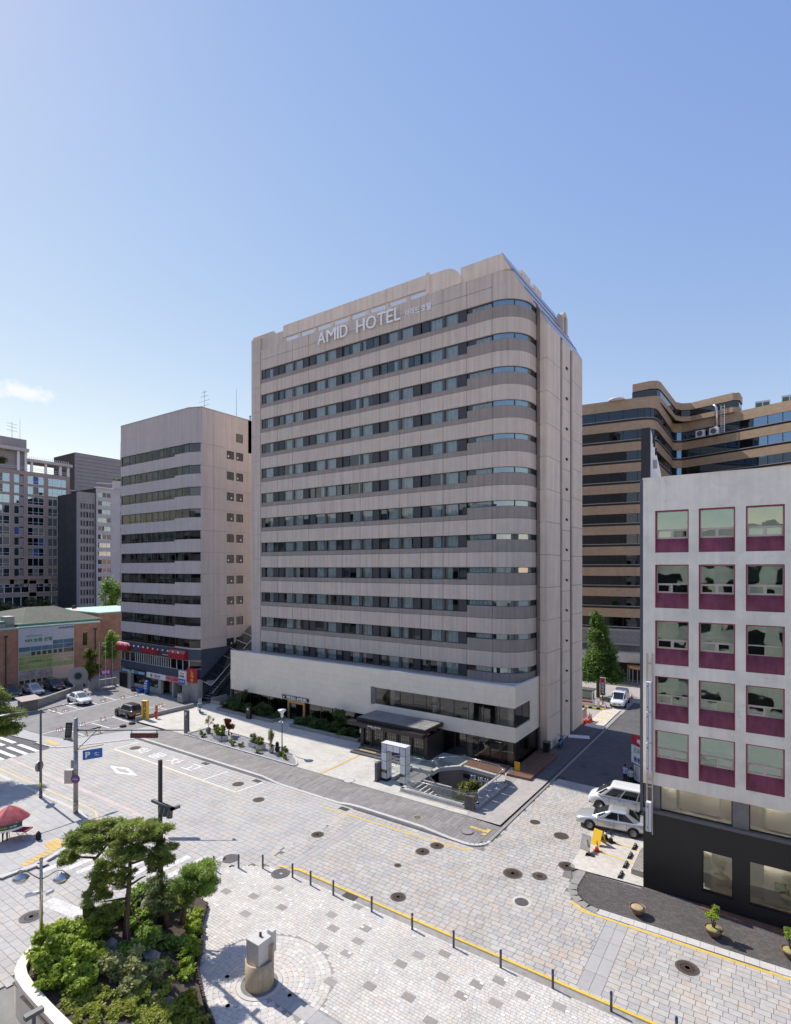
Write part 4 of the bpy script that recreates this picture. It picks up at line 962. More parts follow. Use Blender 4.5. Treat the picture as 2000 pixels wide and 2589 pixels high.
for k, zt in enumerate(LZ):
    zb = (LZ[k+1] if k < 9 else 7.15)
    for i in range(11):
        x0, x1 = MUL[i], MUL[i+1]; h = 1.45 if i < 9 else 1.22
        ex = []; r = rl.random()
        if r < .45: ex.append(('blind', panem(x1-x0-.1, h*.95, mt['blind' if rl.random() < .75 else 'blind_tan'], .35, 'blind')))
        elif r < .65: ex.append(('blind', cached(('hb', round(x1-x0,2)), lambda: MB().face([(-(x1-x0)/2,.35,-.05),((x1-x0)/2,.35,-.05),((x1-x0)/2,.35,.7),(-(x1-x0)/2,.35,.7)]).mesh('blind', mt['blind']))))
        win(left, ((x0+x1)/2, LY+.12, zt-h/2), x1-x0, h, 'frame_dark', .05, .12, GLO, extra=ex)
        if i < 9: 
            obj('transom', cached(('trs', round(x1-x0,2)), lambda: MB().box(-(x1-x0)/2,(x1-x0)/2,0,.1,-.03,.03).mesh('transom', mt['frame_dark'])), left, ((x0+x1)/2, LY+.11, zt-1.12), world=True)
    if k < 9 or True:
        lpanel(LX0, -70.5, zb, zt-1.45); lpanel(-70.5, LX1, zb, zt-1.22)
    cham(zb, zt-1.22); 
    ln = math.hypot(LXS-LX1, .75); a = math.atan2(.75, LXS-LX1)
    win(left, ((LX1+LXS)/2, LY+.45, zt-.61), ln, 1.2, 'frame_dark', .06, .12, GLD, rz=a, extra=[('blind', panem(ln-.2, 1.1, mt['blind'], .3, 'blind'))] if k in (2, 3, 7, 8) else [])
    # side elevation: panels with two small windows per storey
    for (y0, y1) in ((47.27,49.3),(49.3,51.3),(55.5,57.0)):
        b = MB(); b.box(LXS-.25,LXS,y0+.01,y1-.01,zb+.01,zt-.01); lp('side_panel', b, 'left_panel')
        if k == 0:
            b = MB(); b.box(LXS-.25,LXS,y0+.01,y1-.01,36.02,40.93); lp('side_panel', b, 'left_panel')
    b = MB(); b.box(LXS-.25,LXS,51.3,55.5,zb+.01,zt-1.5); b.box(LXS-.25,LXS,51.3,55.5,zt-.3,zt-.01) if k else b.box(LXS-.25,LXS,51.3,55.5,zt-.3,36.02)
    b.box(LXS-.25,LXS,51.3,51.55,zt-1.5,zt-.3); b.box(LXS-.25,LXS,52.85,53.25,zt-1.5,zt-.3); b.box(LXS-.25,LXS,54.55,55.5,zt-1.5,zt-.3); lp('side_panel', b, 'left_panel')
    for yc in (52.2, 53.9):
        o = win(left, (LXS-.05, yc, zt-.9), 1.3, 1.2, 'frame_dark', .06, .1, GLK, rz=PI/2); obj('mullion', cached('lmull', lambda: MB().box(-.02,.02,0,.06,-.55,.55).mesh('mullion', mt['frame_dark'])), o)
        if rl.random() < .7: obj('notice', cached('notice', lambda: MB().box(-.12,.12,-.01,0,-.1,.12).mesh('notice', mt['plate'])), o, (rl.choice((-.3,.25)), .02, -.2))
b = MB(); b.box(LXS-.25,LXS,51.3,57.0,36.02,37.2); b.box(LXS-.25,LXS,51.3,53.2,37.2,38.5); b.box(LXS-.25,LXS,54.5,57.0,37.2,38.5); b.box(LXS-.25,LXS,51.3,57.0,38.5,40.93); lp('side_panel', b, 'left_panel'); cham(36.02, 40.93)
win(left, (LXS-.05, 53.85, 37.85), 1.3, 1.3, 'frame_dark', .05, .1, GLD, rz=PI/2)
b = MB(); b.prism([(LX0-.03,LY-.03),(LX1,LY-.03),(LXS+.03,LY+.73),(LXS+.03,57),(LX0-.03,57)], 40.95, 41.05); lp('coping', b, 'left_panel')
b = MB(); b.box(LX0-.02,LX0,LY,57,0,41); lp('wall', b, 'left_panel')
# second floor: navy cladding with white-framed windows
def lnavy(x0, x1, z0, z1, n):
    for k in range(n): panel(left, 'navy_panel', x0+(x1-x0)*k/n, x0+(x1-x0)*(k+1)/n, z0, z1, LY, LY+.3, 'navy', .01)
lnavy(LX0, LX1, 5.55, 7.15, 9); lnavy(LX0, LX1, 3.0, 4.05, 9)
cham(5.6, 7.15, 'navy', 'navy_corner'); cham(3.0, 4.45, 'navy', 'navy_corner')
b = MB(); b.box(LXS-.25,LXS,47.27,57,5.95,7.2); b.box(LXS-.25,LXS,47.27,57,0,5.94); lp('navy_side', b, 'navy')
xs = [-84.8,-83.9,-82.4,-80.9]+[-80.9+.575*k for k in range(1,17)]+[-70.2,-68.75,-67.3]
for i in range(len(xs)-1):
    x0, x1 = xs[i], xs[i+1]
    win(left, ((x0+x1)/2, LY+.1, 4.8), x1-x0, 1.48, 'white_metal', .05, .12, GLS)
win(left, ((LX1+LXS)/2, LY+.43, 5.02), math.hypot(LXS-LX1,.75), 1.2, 'white_metal', .08, .12, GLD, rz=math.atan2(.75, LXS-LX1))
# shop floor
b = MB(); b.box(-74.6,-73.9,LY,LY+.4,0,3.0); b.box(-71.1,-70.75,LY-.05,LY+2.5,0,3.0); b.box(-68.7,-67.25,LY,LY+.4,0,3.0); b.box(-73.9,-71.1,LY+1.4,LY+1.5,0,3); b.box(-70.75,-68.7,LY+2.4,LY+2.5,0,3)
b.prism([(-67.3,46.5),(-65.3,46.6),(-65.3,47.4),(-67.3,47.4)], 0, 3.05); lp('shop_wall', b, 'concrete')
b = MB(); b.box(-81.9,-74.6,LY+.2,LY+.5,0,.75); b.box(-84.85,-81.9,LY,LY+.4,0,3); lp('shop_plinth', b, 'teal' if False else 'cream')
for k in range(3): win(left, (-81.7+2.35*(k+.5), LY+.25, 1.65), 2.3, 1.8, 'navy', .06, .1, GLS, name='shop_window')
b = MB()
for k in range(5): b.box(-81.5,-75,LY+1.2,LY+1.5,.3+.42*k,.5+.42*k)
lp('shop_shelf', b, 'blind_tan')
b = MB(); b.box(-81.9,-68.7,LY+.35,LY+3,2.9,3.0); lp('shop_ceiling', b, 'concrete_dark')
# rooftop bits
a_ = thing('roof_antenna', 'thin television antenna on the office block roof', 'antenna', (-68.5, 50, 41))
b = MB(); b.cyl((0,0,-.5),(0,0,3.6),.03,.02,6)
for z, w in ((1.3,1.6),(2.0,1.9),(2.7,1.2),(3.3,.8)): b.bar((-w/2,-.2,z-.1),(w/2,.2,z+.15),.03); b.bar((-.3*w,.4,z),(.3*w,-.4,z),.02)
b.build('mast', mt['grey_metal'], a_)
a_ = thing('roof_mast', 'slim lightning rod on the office block roof near its tower neighbour', 'mast', (-66.5, 54.2, 41)); MB().cyl((0,0,-.5),(0,0,4.6),.04,.015,6).build('rod', mt['grey_metal'], a_)
a_ = thing('roof_flue', 'short steel chimney flue on the office block roof edge', 'flue', (-66.0, 56.4, 41)); b = MB(); b.cyl((0,0,-.4),(0,0,.75),.11,.11,10); b.cyl((0,0,.8),(0,0,.95),.2,.12,10); b.build('pipe', mt['steel_dull'], a_)
# signs and awnings of the shops
def sign(name, label, x0, x1, z0, z1, mat, txts, y=LY-.16, depth=.15, cat='sign'):
    t = thing(name, label, cat, ((x0+x1)/2, y, z0)); b = MB(); b.box(x0,x1,y,y+depth,z0,z1); b.build('board', mt[mat], t, world=True)
    for (tx, m, cx, cz, w, h) in txts: text(tx, m, t, (cx, y-.012, cz), w, h, 'F', extrude=.006, bold=.02)
    return t
t = sign('shop_sign', 'dark GS25 shop sign with pale blue bars over the convenience store', -84.5, -77.6, 2.25, 3.0, 'brown_metal', [('GS', 'ink_white', -81.2, 2.62, .75, .5), ('25', 'skyblue', -80.35, 2.62, .8, .5)])
b = MB(); b.box(-84.2,-81.8,LY-.2,LY-.16,2.42,2.8); b.box(-79.7,-77.9,LY-.2,LY-.16,2.42,2.8); b.build('light_bar', mt['skyblue'], t, world=True)
t = sign('shop_sign', 'white Korean shop sign with round gold emblem above the doorway', -77.4, -72.55, 2.18, 2.96, 'white_paint', [('국수나무', 'ink', -74.6, 2.62, 1.5, .3), ('면과 밥', 'ink_blue', -74.6, 2.36, 1.1, .14)])
MB().cyl((-76.1,LY-.17,2.57),(-76.1,LY-.2,2.57),.24,.24,16).build('emblem', mt['gold'], t, world=True)
sign('shop_sign', 'pink and red karaoke sign with Korean letters over the passage', -72.5, -68.95, 2.2, 2.98, 'pink_sign' if 'pink_sign' in mt else 'umbrella_red', [('노래방', 'ink_red', -70.3, 2.6, 1.7, .5), ('코인', 'ink', -71.8, 2.62, .7, .25)])
t = sign('corner_sign', 'tall white and blue panel sign hung at the corner of the shops', -68.9, -67.3, 2.15, 4.1, 'white_paint', [('가요 UP', 'ink_red', -68.1, 3.75, 1.0, .24), ('PARK', 'ink', -68.1, 3.35, 1.2, .3)], y=LY-.45, depth=.4)
b = MB(); b.box(-68.85,-67.35,LY-.47,LY-.45,2.2,3.0); b.build('blue_field', mt['blue'], t, world=True); text('CAFE 주차', 'ink_white', t, (-68.1, LY-.48, 2.65), 1.2, .3, 'F', extrude=.006)
t = thing('karaoke_sign', 'dark red sign with yellow vertical Korean letters on the corner', 'sign', (-66.3, 46.5, 2.4))
a = math.atan2(.3, 1.9)
b = MB(); b.obox((-66.28,46.42,3.62), (.95,.1,0), (-.01,.1,0), (0,0,.98)); b.build('board', mt['ink_red'], t, world=True)
for k, c in enumerate('노래방'): text(c, 'ink_yellow', t, (-66.15, 46.28, 4.15-.58*k), .6, .48, 'F', extrude=.01, bold=.03)
def awning(x0, x1, label):
    t = thing('awning', label, 'awning', ((x0+x1)/2, LY, 5.6)); b = MB(); pf = [(0,7.0)]+[(-.75+.0-.0*k, 0) for k in range(0)]
    prof = [(LY,6.95)]+[(LY-.62*math.sin(R(q)), 6.33+.62*math.cos(R(q))) for q in range(0,91,15)]+[(LY-.62,5.7)]
    for (ya, za), (yb, zb) in zip(prof, prof[1:]): b.face([(x0,ya,za),(x0,yb,zb),(x1,yb,zb),(x1,ya,za)])
    for xx in (x0, x1):
        f = [(xx,y,z) for y, z in prof]+[(xx,LY,5.7)]; b.face(f if xx == x0 else f[::-1])
    b.build('hood', mt['red_plastic'], t, world=True)
awning(-85.3, -81.9, 'red rounded awning at the left end of the navy shop storey'); awning(-71.2, -67.4, 'red rounded awning at the corner end of the navy shop storey')
t = sign('neon_sign', 'red glossy strip sign between the two awnings', -79.0, -74.4, 5.85, 6.5, 'red_plastic', [('커피 호프', 'ink_red', -76.7, 6.15, 3.2, .35)], y=LY-.25, depth=.25)
sign('small_sign', 'small black sign with white letters beside the corner awning', -73.6, -71.4, 5.75, 6.15, 'ink', [('KOREA 호프집', 'ink_white', -72.5, 5.95, 1.7, .2)], y=LY-.1, depth=.1)
gb = thing('globe_lamps', 'string of round white globe lamps above the red strip sign', 'lamps', (-76, LY, 6.8))
for k in range(13):
    b = MB(); b.lathe([(.001,-.13),(.09,-.09),(.13,0),(.09,.09),(.001,.13)], 10); b.build('globe', mt['white_paint'], gb, True, (-83.5+1.25*k, LY-.78, 6.72), world=True)
    b = MB(); b.bar((-83.5+1.25*k,LY,6.8),(-83.5+1.25*k,LY-.78,6.76),.02); b.build('arm', mt['grey_metal'], gb, world=True)
# outside covered stair on the right of the block
stc = thing('covered_stair', 'steel outdoor staircase with glass canopy beside the office block', 'staircase', (-64, 47.3, 0))
def sp(name, b, mat): return b.build(name, mt[mat] if isinstance(mat, str) else mat, stc, world=True)
A = Vector((-64.1,47.4,.4)); B_ = Vector((-64.1,56.0,7.4)); n = 26
for k in range(n):
    p = A.lerp(B_, (k+.5)/n); b = MB(); b.box(-65.2,-63.2,p.y-.17,p.y+.17,p.z-.06,p.z); sp('step', b, 'concrete_dark')
for x in (-65.25,-63.15):
    b = MB(); b.bar((x,47.2,.1),(x,56,7.3),.08,.35); sp('stringer', b, 'black_metal')
for k in range(8):
    f = k/7; y = 47.2+8.6*f; z = .2+6.9*f
    b = MB(); b.bar((-63.15,y,z),(-63.15,y,z+2.3),.07); sp('post', b, 'black_metal')
    b = MB(); b.bar((-63.15,y,z+2.3),(-65.3,y,z+2.75),.08); sp('rafter', b, 'white_metal')
b = MB(); b.bar((-63.15,47.2,2.5),(-63.15,56,9.4),.09); b.bar((-63.15,47.2,1.3),(-63.15,56,8.2),.06); sp('rail', b, 'white_metal')
MB().face([(-63.1,47.1,2.56),(-63.1,56,9.5),(-65.35,56,9.95),(-65.35,47.1,3.0)]).build('canopy_glass', GLD, stc, world=True)
MB().face([(-63.1,47.2,.4),(-63.1,56,7.2),(-63.1,56,8.2),(-63.1,47.2,1.3)]).build('side_glass', GLS, stc, world=True)
b = MB(); b.box(-62.9,-62.7,47.0,49.5,0,.9); b.box(-62.9,-59.6,46.9,47.05,0,.55); o = b.build('low_wall', mt['concrete']); tag(o, 'short grey concrete wall at the foot of the covered stair', 'wall')
# ---------------------------------------------------------------- white building on the right
wb = thing('white_building', 'weathered white building with purple panels under its square windows', 'building', (-6.2, 34.3, 0))
def wp(name, b, mat, smooth=False): return b.build(name, mt[mat] if isinstance(mat, str) else mat, wb, smooth, world=True)
WYF = 34.3
WX = [(-5.53,-3.82),(-3.33,-1.62),(-1.14,.54),(1.05,2.75),(3.25,4.95)]
WZ = [(21.8,19.4),(18.71,16.24),(15.52,13.02),(12.33,9.83),(9.23,6.78)]
b = MB()
zl = [23.66]+[z for a in WZ for z in a]+[6.05]
for k in range(0, 12, 2): b.box(-6.17,6,WYF,WYF+.4,zl[k+1],zl[k])
for (z1, z0) in WZ:
    xe = [-6.17]+[x for a in WX for x in a]+[6]
    for k in range(0, len(xe), 2): b.box(xe[k],xe[k+1],WYF,WYF+.4,z0,z1)
wp('facade', b, 'white_wall')
b = MB(); b.box(-6.2,6.03,WYF-.03,47,23.66,23.74); wp('coping', b, 'white_wall')
b = MB(); b.box(-6.15,6,35.6,47,0,23.5); wp('core', b, 'room')
b = MB(); b.box(-6.15,6,47,47.2,0,23.6); wp('wall', b, 'white_wall')
b = MB(); b.box(-6.34,-6.18,WYF+.02,47,4.4,23.7); wp('side_cladding', b, 'slate' if 'slate' in mt else 'navy')
rw = random.Random(11)
for (z1, z0) in WZ:
    for (x0, x1) in WX:
        w = x1-x0; zs = z1-1.62; xc = (x0+x1)/2
        b = MB(); b.box(x0,x0+.05,WYF+.02,WYF+.38,z0,z1); b.box(x1-.05,x1,WYF+.02,WYF+.38,z0,z1); b.box(x0+.05,x1-.05,WYF+.02,WYF+.38,z1-.05,z1); wp('reveal', b, 'redframe')
        b = MB(); n = 8
        for k in range(n):                                         # purple apron curving inward to the sill
            f0, f1 = k/n, (k+1)/n; yy = lambda f: WYF+.02+.24*f*f
            b.face([(x0+.05,yy(f0),z0+(zs-z0)*f0),(x1-.05,yy(f0),z0+(zs-z0)*f0),(x1-.05,yy(f1),z0+(zs-z0)*f1),(x0+.05,yy(f1),z0+(zs-z0)*f1)])
        wp('apron', b, 'purple', True)
        zm = zs+.52
        o = win(wb, (xc, WYF+.26, (zs+z1-.05)/2), w-.1, z1-.05-zs, 'alu_tan', .035, .06, None)
        obj('pane', panem(w-.17, z1-.05-zm-.04, GLG, .03), o, (0, 0, (zm+z1-.05)/2-(zs+z1-.05)/2), rot=(random.uniform(-.014,.014), 0, random.uniform(-.016,.016)))
        obj('transom', cached('wtrans', lambda: MB().box(-w/2+.05,w/2-.05,-.01,.05,-.03,.03).mesh('transom', mt['alu_tan'])), o, (0, 0, zm-(zs+z1-.05)/2))
        for s_ in (-1, 1):
            ww = (w-.14)/2
            if rw.random() < .72: obj('casement', framem(ww, .5, .075, .07, 'alu_tan', 'casement'), o, (s_*ww/2, -.015, zs+.27-(zs+z1-.05)/2))
            else: obj('casement', framem(ww, .5, .02, .05, 'alu_tan', 'casement'), o, (s_*ww/2, 0, zs+.27-(zs+z1-.05)/2))
            obj('pane', panem(ww-.05, .46, GLG, .03), o, (s_*ww/2, 0, zs+.27-(zs+z1-.05)/2), rot=(random.uniform(-.02,.02), 0, random.uniform(-.02,.02)))
        if rw.random() < .4: obj('blind', panem(w-.2, .8, mt['blind'], .5, 'blind'), o, (0, 0, .3))
# gallery storeys: glazing band, black stone wall with two openings
b = MB(); b.box(-6.16,-3.16,WYF,WYF+.3,0,4.42); b.box(-3.16,-1.72,WYF,WYF+.3,2.98,4.42); b.box(-3.16,-1.72,WYF,WYF+.3,0,.76); b.box(-1.72,-1.0,WYF,WYF+.3,0,4.42); b.box(-1.0,3.6,WYF,WYF+.3,3.04,4.42); b.box(-1.0,3.6,WYF,WYF+.3,0,.78); b.box(3.6,6,WYF,WYF+.3,0,4.42); wp('black_wall', b, 'black_wall')
b = MB(); b.box(-6.18,6,WYF-.06,WYF+.3,4.43,4.6); wp('ledge', b, 'grey_metal')
for x0, x1 in ((-5.3,-1.75),(-1.0,2.6),(3.0,5.9)): win(wb, ((x0+x1)/2, WYF+.2, 5.32), x1-x0, 1.42, 'black_metal', .05, .1, GLS, name='gallery_window')
b = MB(); b.box(-1.74,-1.0,WYF+.1,WYF+.3,4.6,6.05); wp('grey_pier', b, 'concrete_dark')
b = MB(); b.box(-6.16,-5.3,WYF+.2,WYF+.4,4.6,6.05); wp('grey_pier', b, 'concrete_dark')
b = MB(); b.box(-5.3,-4.55,35.1,35.2,4.6,6.05); b.box(-4.4,-2.4,35.35,35.45,4.6,6.0); b.box(-.3,2.6,35.2,35.3,4.6,6.0); b.box(-6,6,35.5,35.58,0,6.0); b.box(-6,6,34.6,35.5,4.44,4.5); wp('gallery_wall', b, 'interior_white')
win(wb, (-2.44, WYF+.12, 1.87), 1.44, 2.22, 'black_metal', .05, .1, GLS, name='gallery_window'); win(wb, (1.3, WYF+.12, 1.91), 4.6, 2.26, 'black_metal', .05, .1, GLS, name='gallery_window')
b = MB(); b.box(-3.1,-2.75,34.75,34.8,.8,2.9); b.box(-.35,3.5,34.9,34.95,.8,3.0); wp('display_wall', b, 'interior_white')
b = MB(); b.box(-6,6,34.65,35.5,.7,.76); wp('display_floor', b, 'concrete')
for z, y in ((5.98,34.75),(2.92,34.62)):
    for xa in (-5.2,-3.2,-.6,1.4,3.4): b = MB(); b.box(xa,xa+1.2,y,y+.06,z,z+.03); wp('gallery_lamp', b, 'gallery_light')
for k, xc in enumerate((.35, 1.1)):
    b = MB(); b.box(xc-.24,xc+.24,34.84,34.89,1.55,2.05); o = wp('framed_picture', b, 'gold'); b = MB(); b.box(xc-.2,xc+.2,34.83,34.84,1.59,1.8, 0); b.box(xc-.2,xc+.2,34.83,34.84,1.8,2.01, 1); b.build('canvas', [mt['ink_green'], mt['skyblue'] if k == 0 else mt['ink_yellow']], o)
b = MB(); b.box(-3.2,6,WYF-.5,WYF-.02,.0,.05); wp('red_strip', b, 'wood')
# pipes and boxed sign carriers on the left edge
for k, (xa, za, zb) in enumerate(((-5.95,4.9,13.6),(-5.66,3.2,13.6))):
    b = MB(); b.box(xa-.03,xa+.03,WYF-.1,WYF-.04,za,zb); wp('rail', b, 'alu_tan')
b = MB()
for z in (13.0,11.2,9.6,6.3,5.9): b.box(-5.95,-5.66,WYF-.09,WYF-.05,z,z+.05)
wp('rail_rung', b, 'alu_tan')
for k, (z1, z0, nm) in enumerate(((12.0,10.32,'topmost'),(10.27,8.55,'second'),(8.5,6.82,'third'),(5.12,3.46,'lowest'))):
    t = thing('blade_sign_box', {0:'topmost',1:'second from top',2:'third from top',3:'lowest and separate'}[k]+' white metal sign box on the white building edge', 'sign box', (-5.8, WYF-.2, z0), group='sign boxes on the white building')
    b = MB(); b.box(-5.95,-5.68,WYF-.42,WYF-.12,z0,z1); bevel(b.build('case', mt['white_metal'], t, world=True), .01)
    b = MB(); b.box(-5.9,-5.88,WYF-.425,WYF-.42,z0+.02,z1-.02); b.box(-5.82,-5.80,WYF-.425,WYF-.42,z0+.02,z1-.02)
    b.build('groove', mt['grey_metal'], t, world=True)
    for z in (z0+.25, z1-.25): MB().cyl((-5.86,WYF-.42,z),(-5.86,WYF-.44,z),.03,.03,8).build('bolt', mt['ink'], t, world=True)
py_ = thing('roof_pylon', 'black roof pylon with a pale slanted metal side behind the parapet', 'pylon', (-6, 36, 23.6))
b = MB(); b.box(-6.55,-6.05,35.8,36.0,23.0,27.0); b.build('black_panel', mt['black_metal'], py_, world=True)
pb = MB(); P_ = [(36.02,23.4),(36.02,26.95),(39.8,24.7),(39.8,23.4)]
pb.v = [(-6.05,y,z) for y, z in P_]+[(-6.3,y,z) for y, z in P_]; pb.f = [(0,3,2,1),(4,5,6,7),(0,1,5,4),(1,2,6,5),(2,3,7,6),(3,0,4,7)]; pb.m = [0]*6; pb.t = [.5]*6
pb.f[0] = (0,3,2,1)
pb.build('slanted_side', mt['white_metal'], py_, world=True)
for y, z in ((36.6,26.2),(36.9,26.0),(37.5,25.6)): MB().box(-6.05,-5.95,y,y+.06,z,z+.45).build('bracket', mt['black_metal'], py_, world=True)
MB().box(-6.05,-5.85,36.8,37.1,24.7,25.2).build('junction_box', mt['opaque_grey'], py_, world=True)
# ---------------------------------------------------------------- brown banded office building at the end of the alley
bo = thing('banded_office', 'brown tiled office building with dark ribbon windows and rounded corners', 'office building', (-15, 95, 0))
def bp(name, b, mat, smooth=False): return b.build(name, mt[mat] if isinstance(mat, str) else mat, bo, smooth, world=True)
u0 = Vector((-.9929,-.119)); u2 = Vector((.940,-.341)); C0 = Vector((-15.3,95.0)); C1 = Vector((-15.5,116.8))
def fillet(c, d0, d1, r, n):
    """points rounding corner c between incoming direction d0 and outgoing d1"""
    a = c-d0*r; e = c+d1*r; return [tuple((1-t)**2*a+2*t*(1-t)*c+t*t*e) for t in [k/n for k in range(n+1)]]
dS = Vector((0,1)); path = []
for k in range(8, -1, -1): path.append(tuple(C0+u0*(2.6+2.15*k)))
path += fillet(C0, -u0, dS, 2.6, 4)[1:]
for k in range(1, 8): path.append((C0.x-.05*k/8, C0.y+2.6+2.15*k))
path = [p for p in path if p[1] < C1.y-2.7] + fillet(C1, dS, u2, 2.6, 4)
for k in range(1, 17): path.append(tuple(C1+u2*(2.6+2.2*k)))
def nrm(i):
    a = Vector(path[max(i-1,0)]); b = Vector(path[min(i+1,len(path)-1)]); d = (b-a).normalized(); return Vector((d.y,-d.x))
NR = [nrm(i) for i in range(len(path))]
def off(i, o): return (path[i][0]+NR[i].x*o, path[i][1]+NR[i].y*o)
def strip(b, i0, i1, z0, z1, o, th=.35, m=0):
    for i in range(i0, i1):
        p, q = off(i, o), off(i+1, o); r, s_ = off(i, o-th), off(i+1, o-th)
        b.face([(*p,z0),(*q,z0),(*q,z1),(*p,z1)], m); b.face([(*p,z1),(*q,z1),(*s_,z1),(*r,z1)], m); b.face([(*q,z0),(*p,z0),(*r,z0),(*s_,z0)], m)
NP = len(path)-1; WT = [13.9+3.38*k for k in range(-1, 10)]
PTRI = [off(i, -.4) for i in range(len(path))]
core = [off(i, -1.6) for i in range(len(path))]
b = MB(); b.prism([tuple(p) for p in core]+[(60,130),(-45,130),(core[0][0],core[0][1])], 0, 45.6); bp('core', b, 'room')
rb = random.Random(9)
sideend = next(i for i, p in enumerate(path) if p[1] > 99); wing = next(i for i, p in enumerate(path) if p[0] > -13.5 and p[1] > 105)
for k, wt_ in enumerate(WT):
    zt1 = wt_+1.42 if k < 10 else 46.05
    b = MB(); strip(b, 0, NP, wt_, zt1, 0); bp('spandrel', b, 'tile_brown')
    b = MB(); strip(b, 0, NP, wt_-1.96, wt_-1.62, -.12, .2); bp('sill_strip', b, 'black_metal')
    b = MB(); strip(b, 0, NP, wt_-1.62, wt_-1.5, .05, .25); bp('rail', b, 'granite')
    rest = MB()
    for i in range(NP):
        a, c = off(i, -.14), off(i+1, -.14)
        fr = MB(); fr.face([(*a,wt_-1.5),(*c,wt_-1.5),(*c,wt_),(*a,wt_)])
        vis = (i < sideend) or k >= 5
        skyp = i >= wing-2 and rb.random() < .8
        if vis:
            o = MB().box(a[0]-.05,a[0]+.05,a[1]-.05,a[1]+.05,wt_-1.5,wt_).build('window', mt['black_metal'], bo, world=True)
            fr.build('pane', GLSKY if skyp else GLK, o)
            if rb.random() < .45 and not skyp:
                a2, c2 = off(i, -.5), off(i+1, -.5); hh = rb.choice((.5,.9,1.4)); MB().face([(*a2,wt_-hh),(*c2,wt_-hh),(*c2,wt_),(*a2,wt_)]).build('blind', mt['apt_grey'], o)
        else: rest.face([(*a,wt_-1.5),(*c,wt_-1.5),(*c,wt_),(*a,wt_)])
    if rest.f: o = rest.build('window_field', GLK, bo, world=True); o['kind'] = 'stuff'
# lower storeys: lattice screen, cream entrance band, revolving door
b = MB(); strip(b, 0, NP, 8.3, 8.6, .05); strip(b, 0, NP, 6.0, 6.3, .05); bp('lattice_rail', b, 'lattice')
b = MB(); strip(b, 0, NP, 6.3, 8.3, -.1, .1); bp('lattice_back', b, 'lattice')
for i in range(0, 10):
    b = MB(); p, q = Vector((*off(i,.0),0)), Vector((*off(i+1,.0),0))
    for f in (0,.5):
        s0 = p.lerp(q, f+.05); s1 = p.lerp(q, f+.45)
        for z in (6.35, 7.3):
            b.bar(s0+Vector((0,0,z)), s1+Vector((0,0,z+.9)), .07); b.bar(s0+Vector((0,0,z+.9)), s1+Vector((0,0,z)), .07); b.bar(s0+Vector((0,0,z)), s0+Vector((0,0,z+.9)), .08)
    bp('lattice_panel', b, 'lattice' if False else 'opaque_grey')
b = MB(); strip(b, 0, NP, 4.95, 5.9, -.6); bp('dark_band', b, 'concrete_dark')
b = MB(); strip(b, 0, NP, 3.4, 4.95, 1.4, 2.2); bp('entrance_band', b, 'cream')
b = MB(); b.lathe([(1.7,0),(1.7,.45),(1.6,.5)], 28, (-17.5,93.6,2.6)); bp('door_drum', b, 'gold', True)
for k in range(7):
    a = R(-160+25*k); b = MB(); x, y = -17.5+1.6*math.cos(a), 93.6+1.6*math.sin(a); b.box(x-.05,x+.05,y-.05,y+.05,0,2.6); bp('door_post', b, 'steel_dull')
b = MB(); b.box(-15.4,-15.25,93.3,93.45,0,3.3); b.box(-15.4,-10,93.3,93.4,2.7,2.8); b.box(-12.8,-12.7,93.3,93.4,0,3.3); bp('door_frame', b, 'alu_tan')
b = MB()
for k in range(3): b.box(-24,-9,91.0+.45*k,94.6,0,.15*(k+1))
bp('step', b, 'concrete_dark')
# set-back penthouse and rooftop things
pen = [(C0.x-4,98.2),(C0.x-1.2,97.9),(C0.x-.2,98.5),(C0.x+.1,99.6),(C0.x+.6,112.9),(C0.x+1.4,114.6),(C0.x+2.8,115.2),(C0.x+9.6,112.8),(C0.x+10.6,113.4),(C0.x+10.9,117),(C0.x-4,124)]
for z0, z1, m, o_ in ((46.0,46.9,'tile_brown',0),(46.9,48.1,'carglass',.2),(48.1,49.4,'tile_brown',0)):
    b = MB(); b.prism([(x-o_*.5, y+o_) for x, y in pen], z0, z1); bp('penthouse', b, m, False)
b = MB()
for k in range(14): b.bar((-24-.5*k*.0+.0+ -0.55*k+6,95.2+.4*math.sin(k*.6),46.0),(-18-.55*k,95.2+.4*math.sin(k*.6),47.6),.05)
t = thing('roof_tent', 'white railed roof structure on the banded office roof edge', 'roof structure', (-21,94.5,46.05))
b = MB(); b.lathe([(1.3,0),(1.2,.25),(.7,.4),(.01,.45)], 20); b.build('cover', mt['white_metal'], t, True)
b = MB()
for k in range(10): a = 2*PI*k/10; b.cyl((1.5*math.cos(a),1.5*math.sin(a),0),(1.5*math.cos(a),1.5*math.sin(a),.7),.04,.04,6)
b.build('rail', mt['white_paint'], t)
for k in range(4):
    p = C1+u2*(14+4.0*k); t = thing('roof_unit', ('leftmost','second','third','rightmost')[k]+' green and white cooling unit on the banded office roof', 'cooling unit', (p.x+1, p.y+2.5, 46.0), group='cooling units on the banded office')
    b = MB(); b.box(-1.1,1.1,-.8,.8,0,1.5); b.build('case', mt['white_metal'], t); b = MB(); b.box(-.95,-.1,-.83,-.8,.2,1.2); b.box(.1,.95,-.83,-.8,.2,1.2); b.build('grille', mt['green_roof'], t)
for k, f in enumerate((5.2, 7.6)):
    p = C1+u2*f; t = thing('air_conditioner', ('left','right')[k]+' white air conditioner box on the banded office ledge', 'air conditioner', (p.x-.2, p.y-.55, 42.6), math.atan2(u2.y, u2.x), group='air conditioners on the ledge')
    b = MB(); b.box(-.75,.75,-.3,.3,0,1.25); b.build('case', mt['white_metal'], t); b = MB(); b.cyl((0,-.3,.65),(0,-.34,.65),.5,.5,16); b.build('fan_grille', mt['grey_metal'], t)
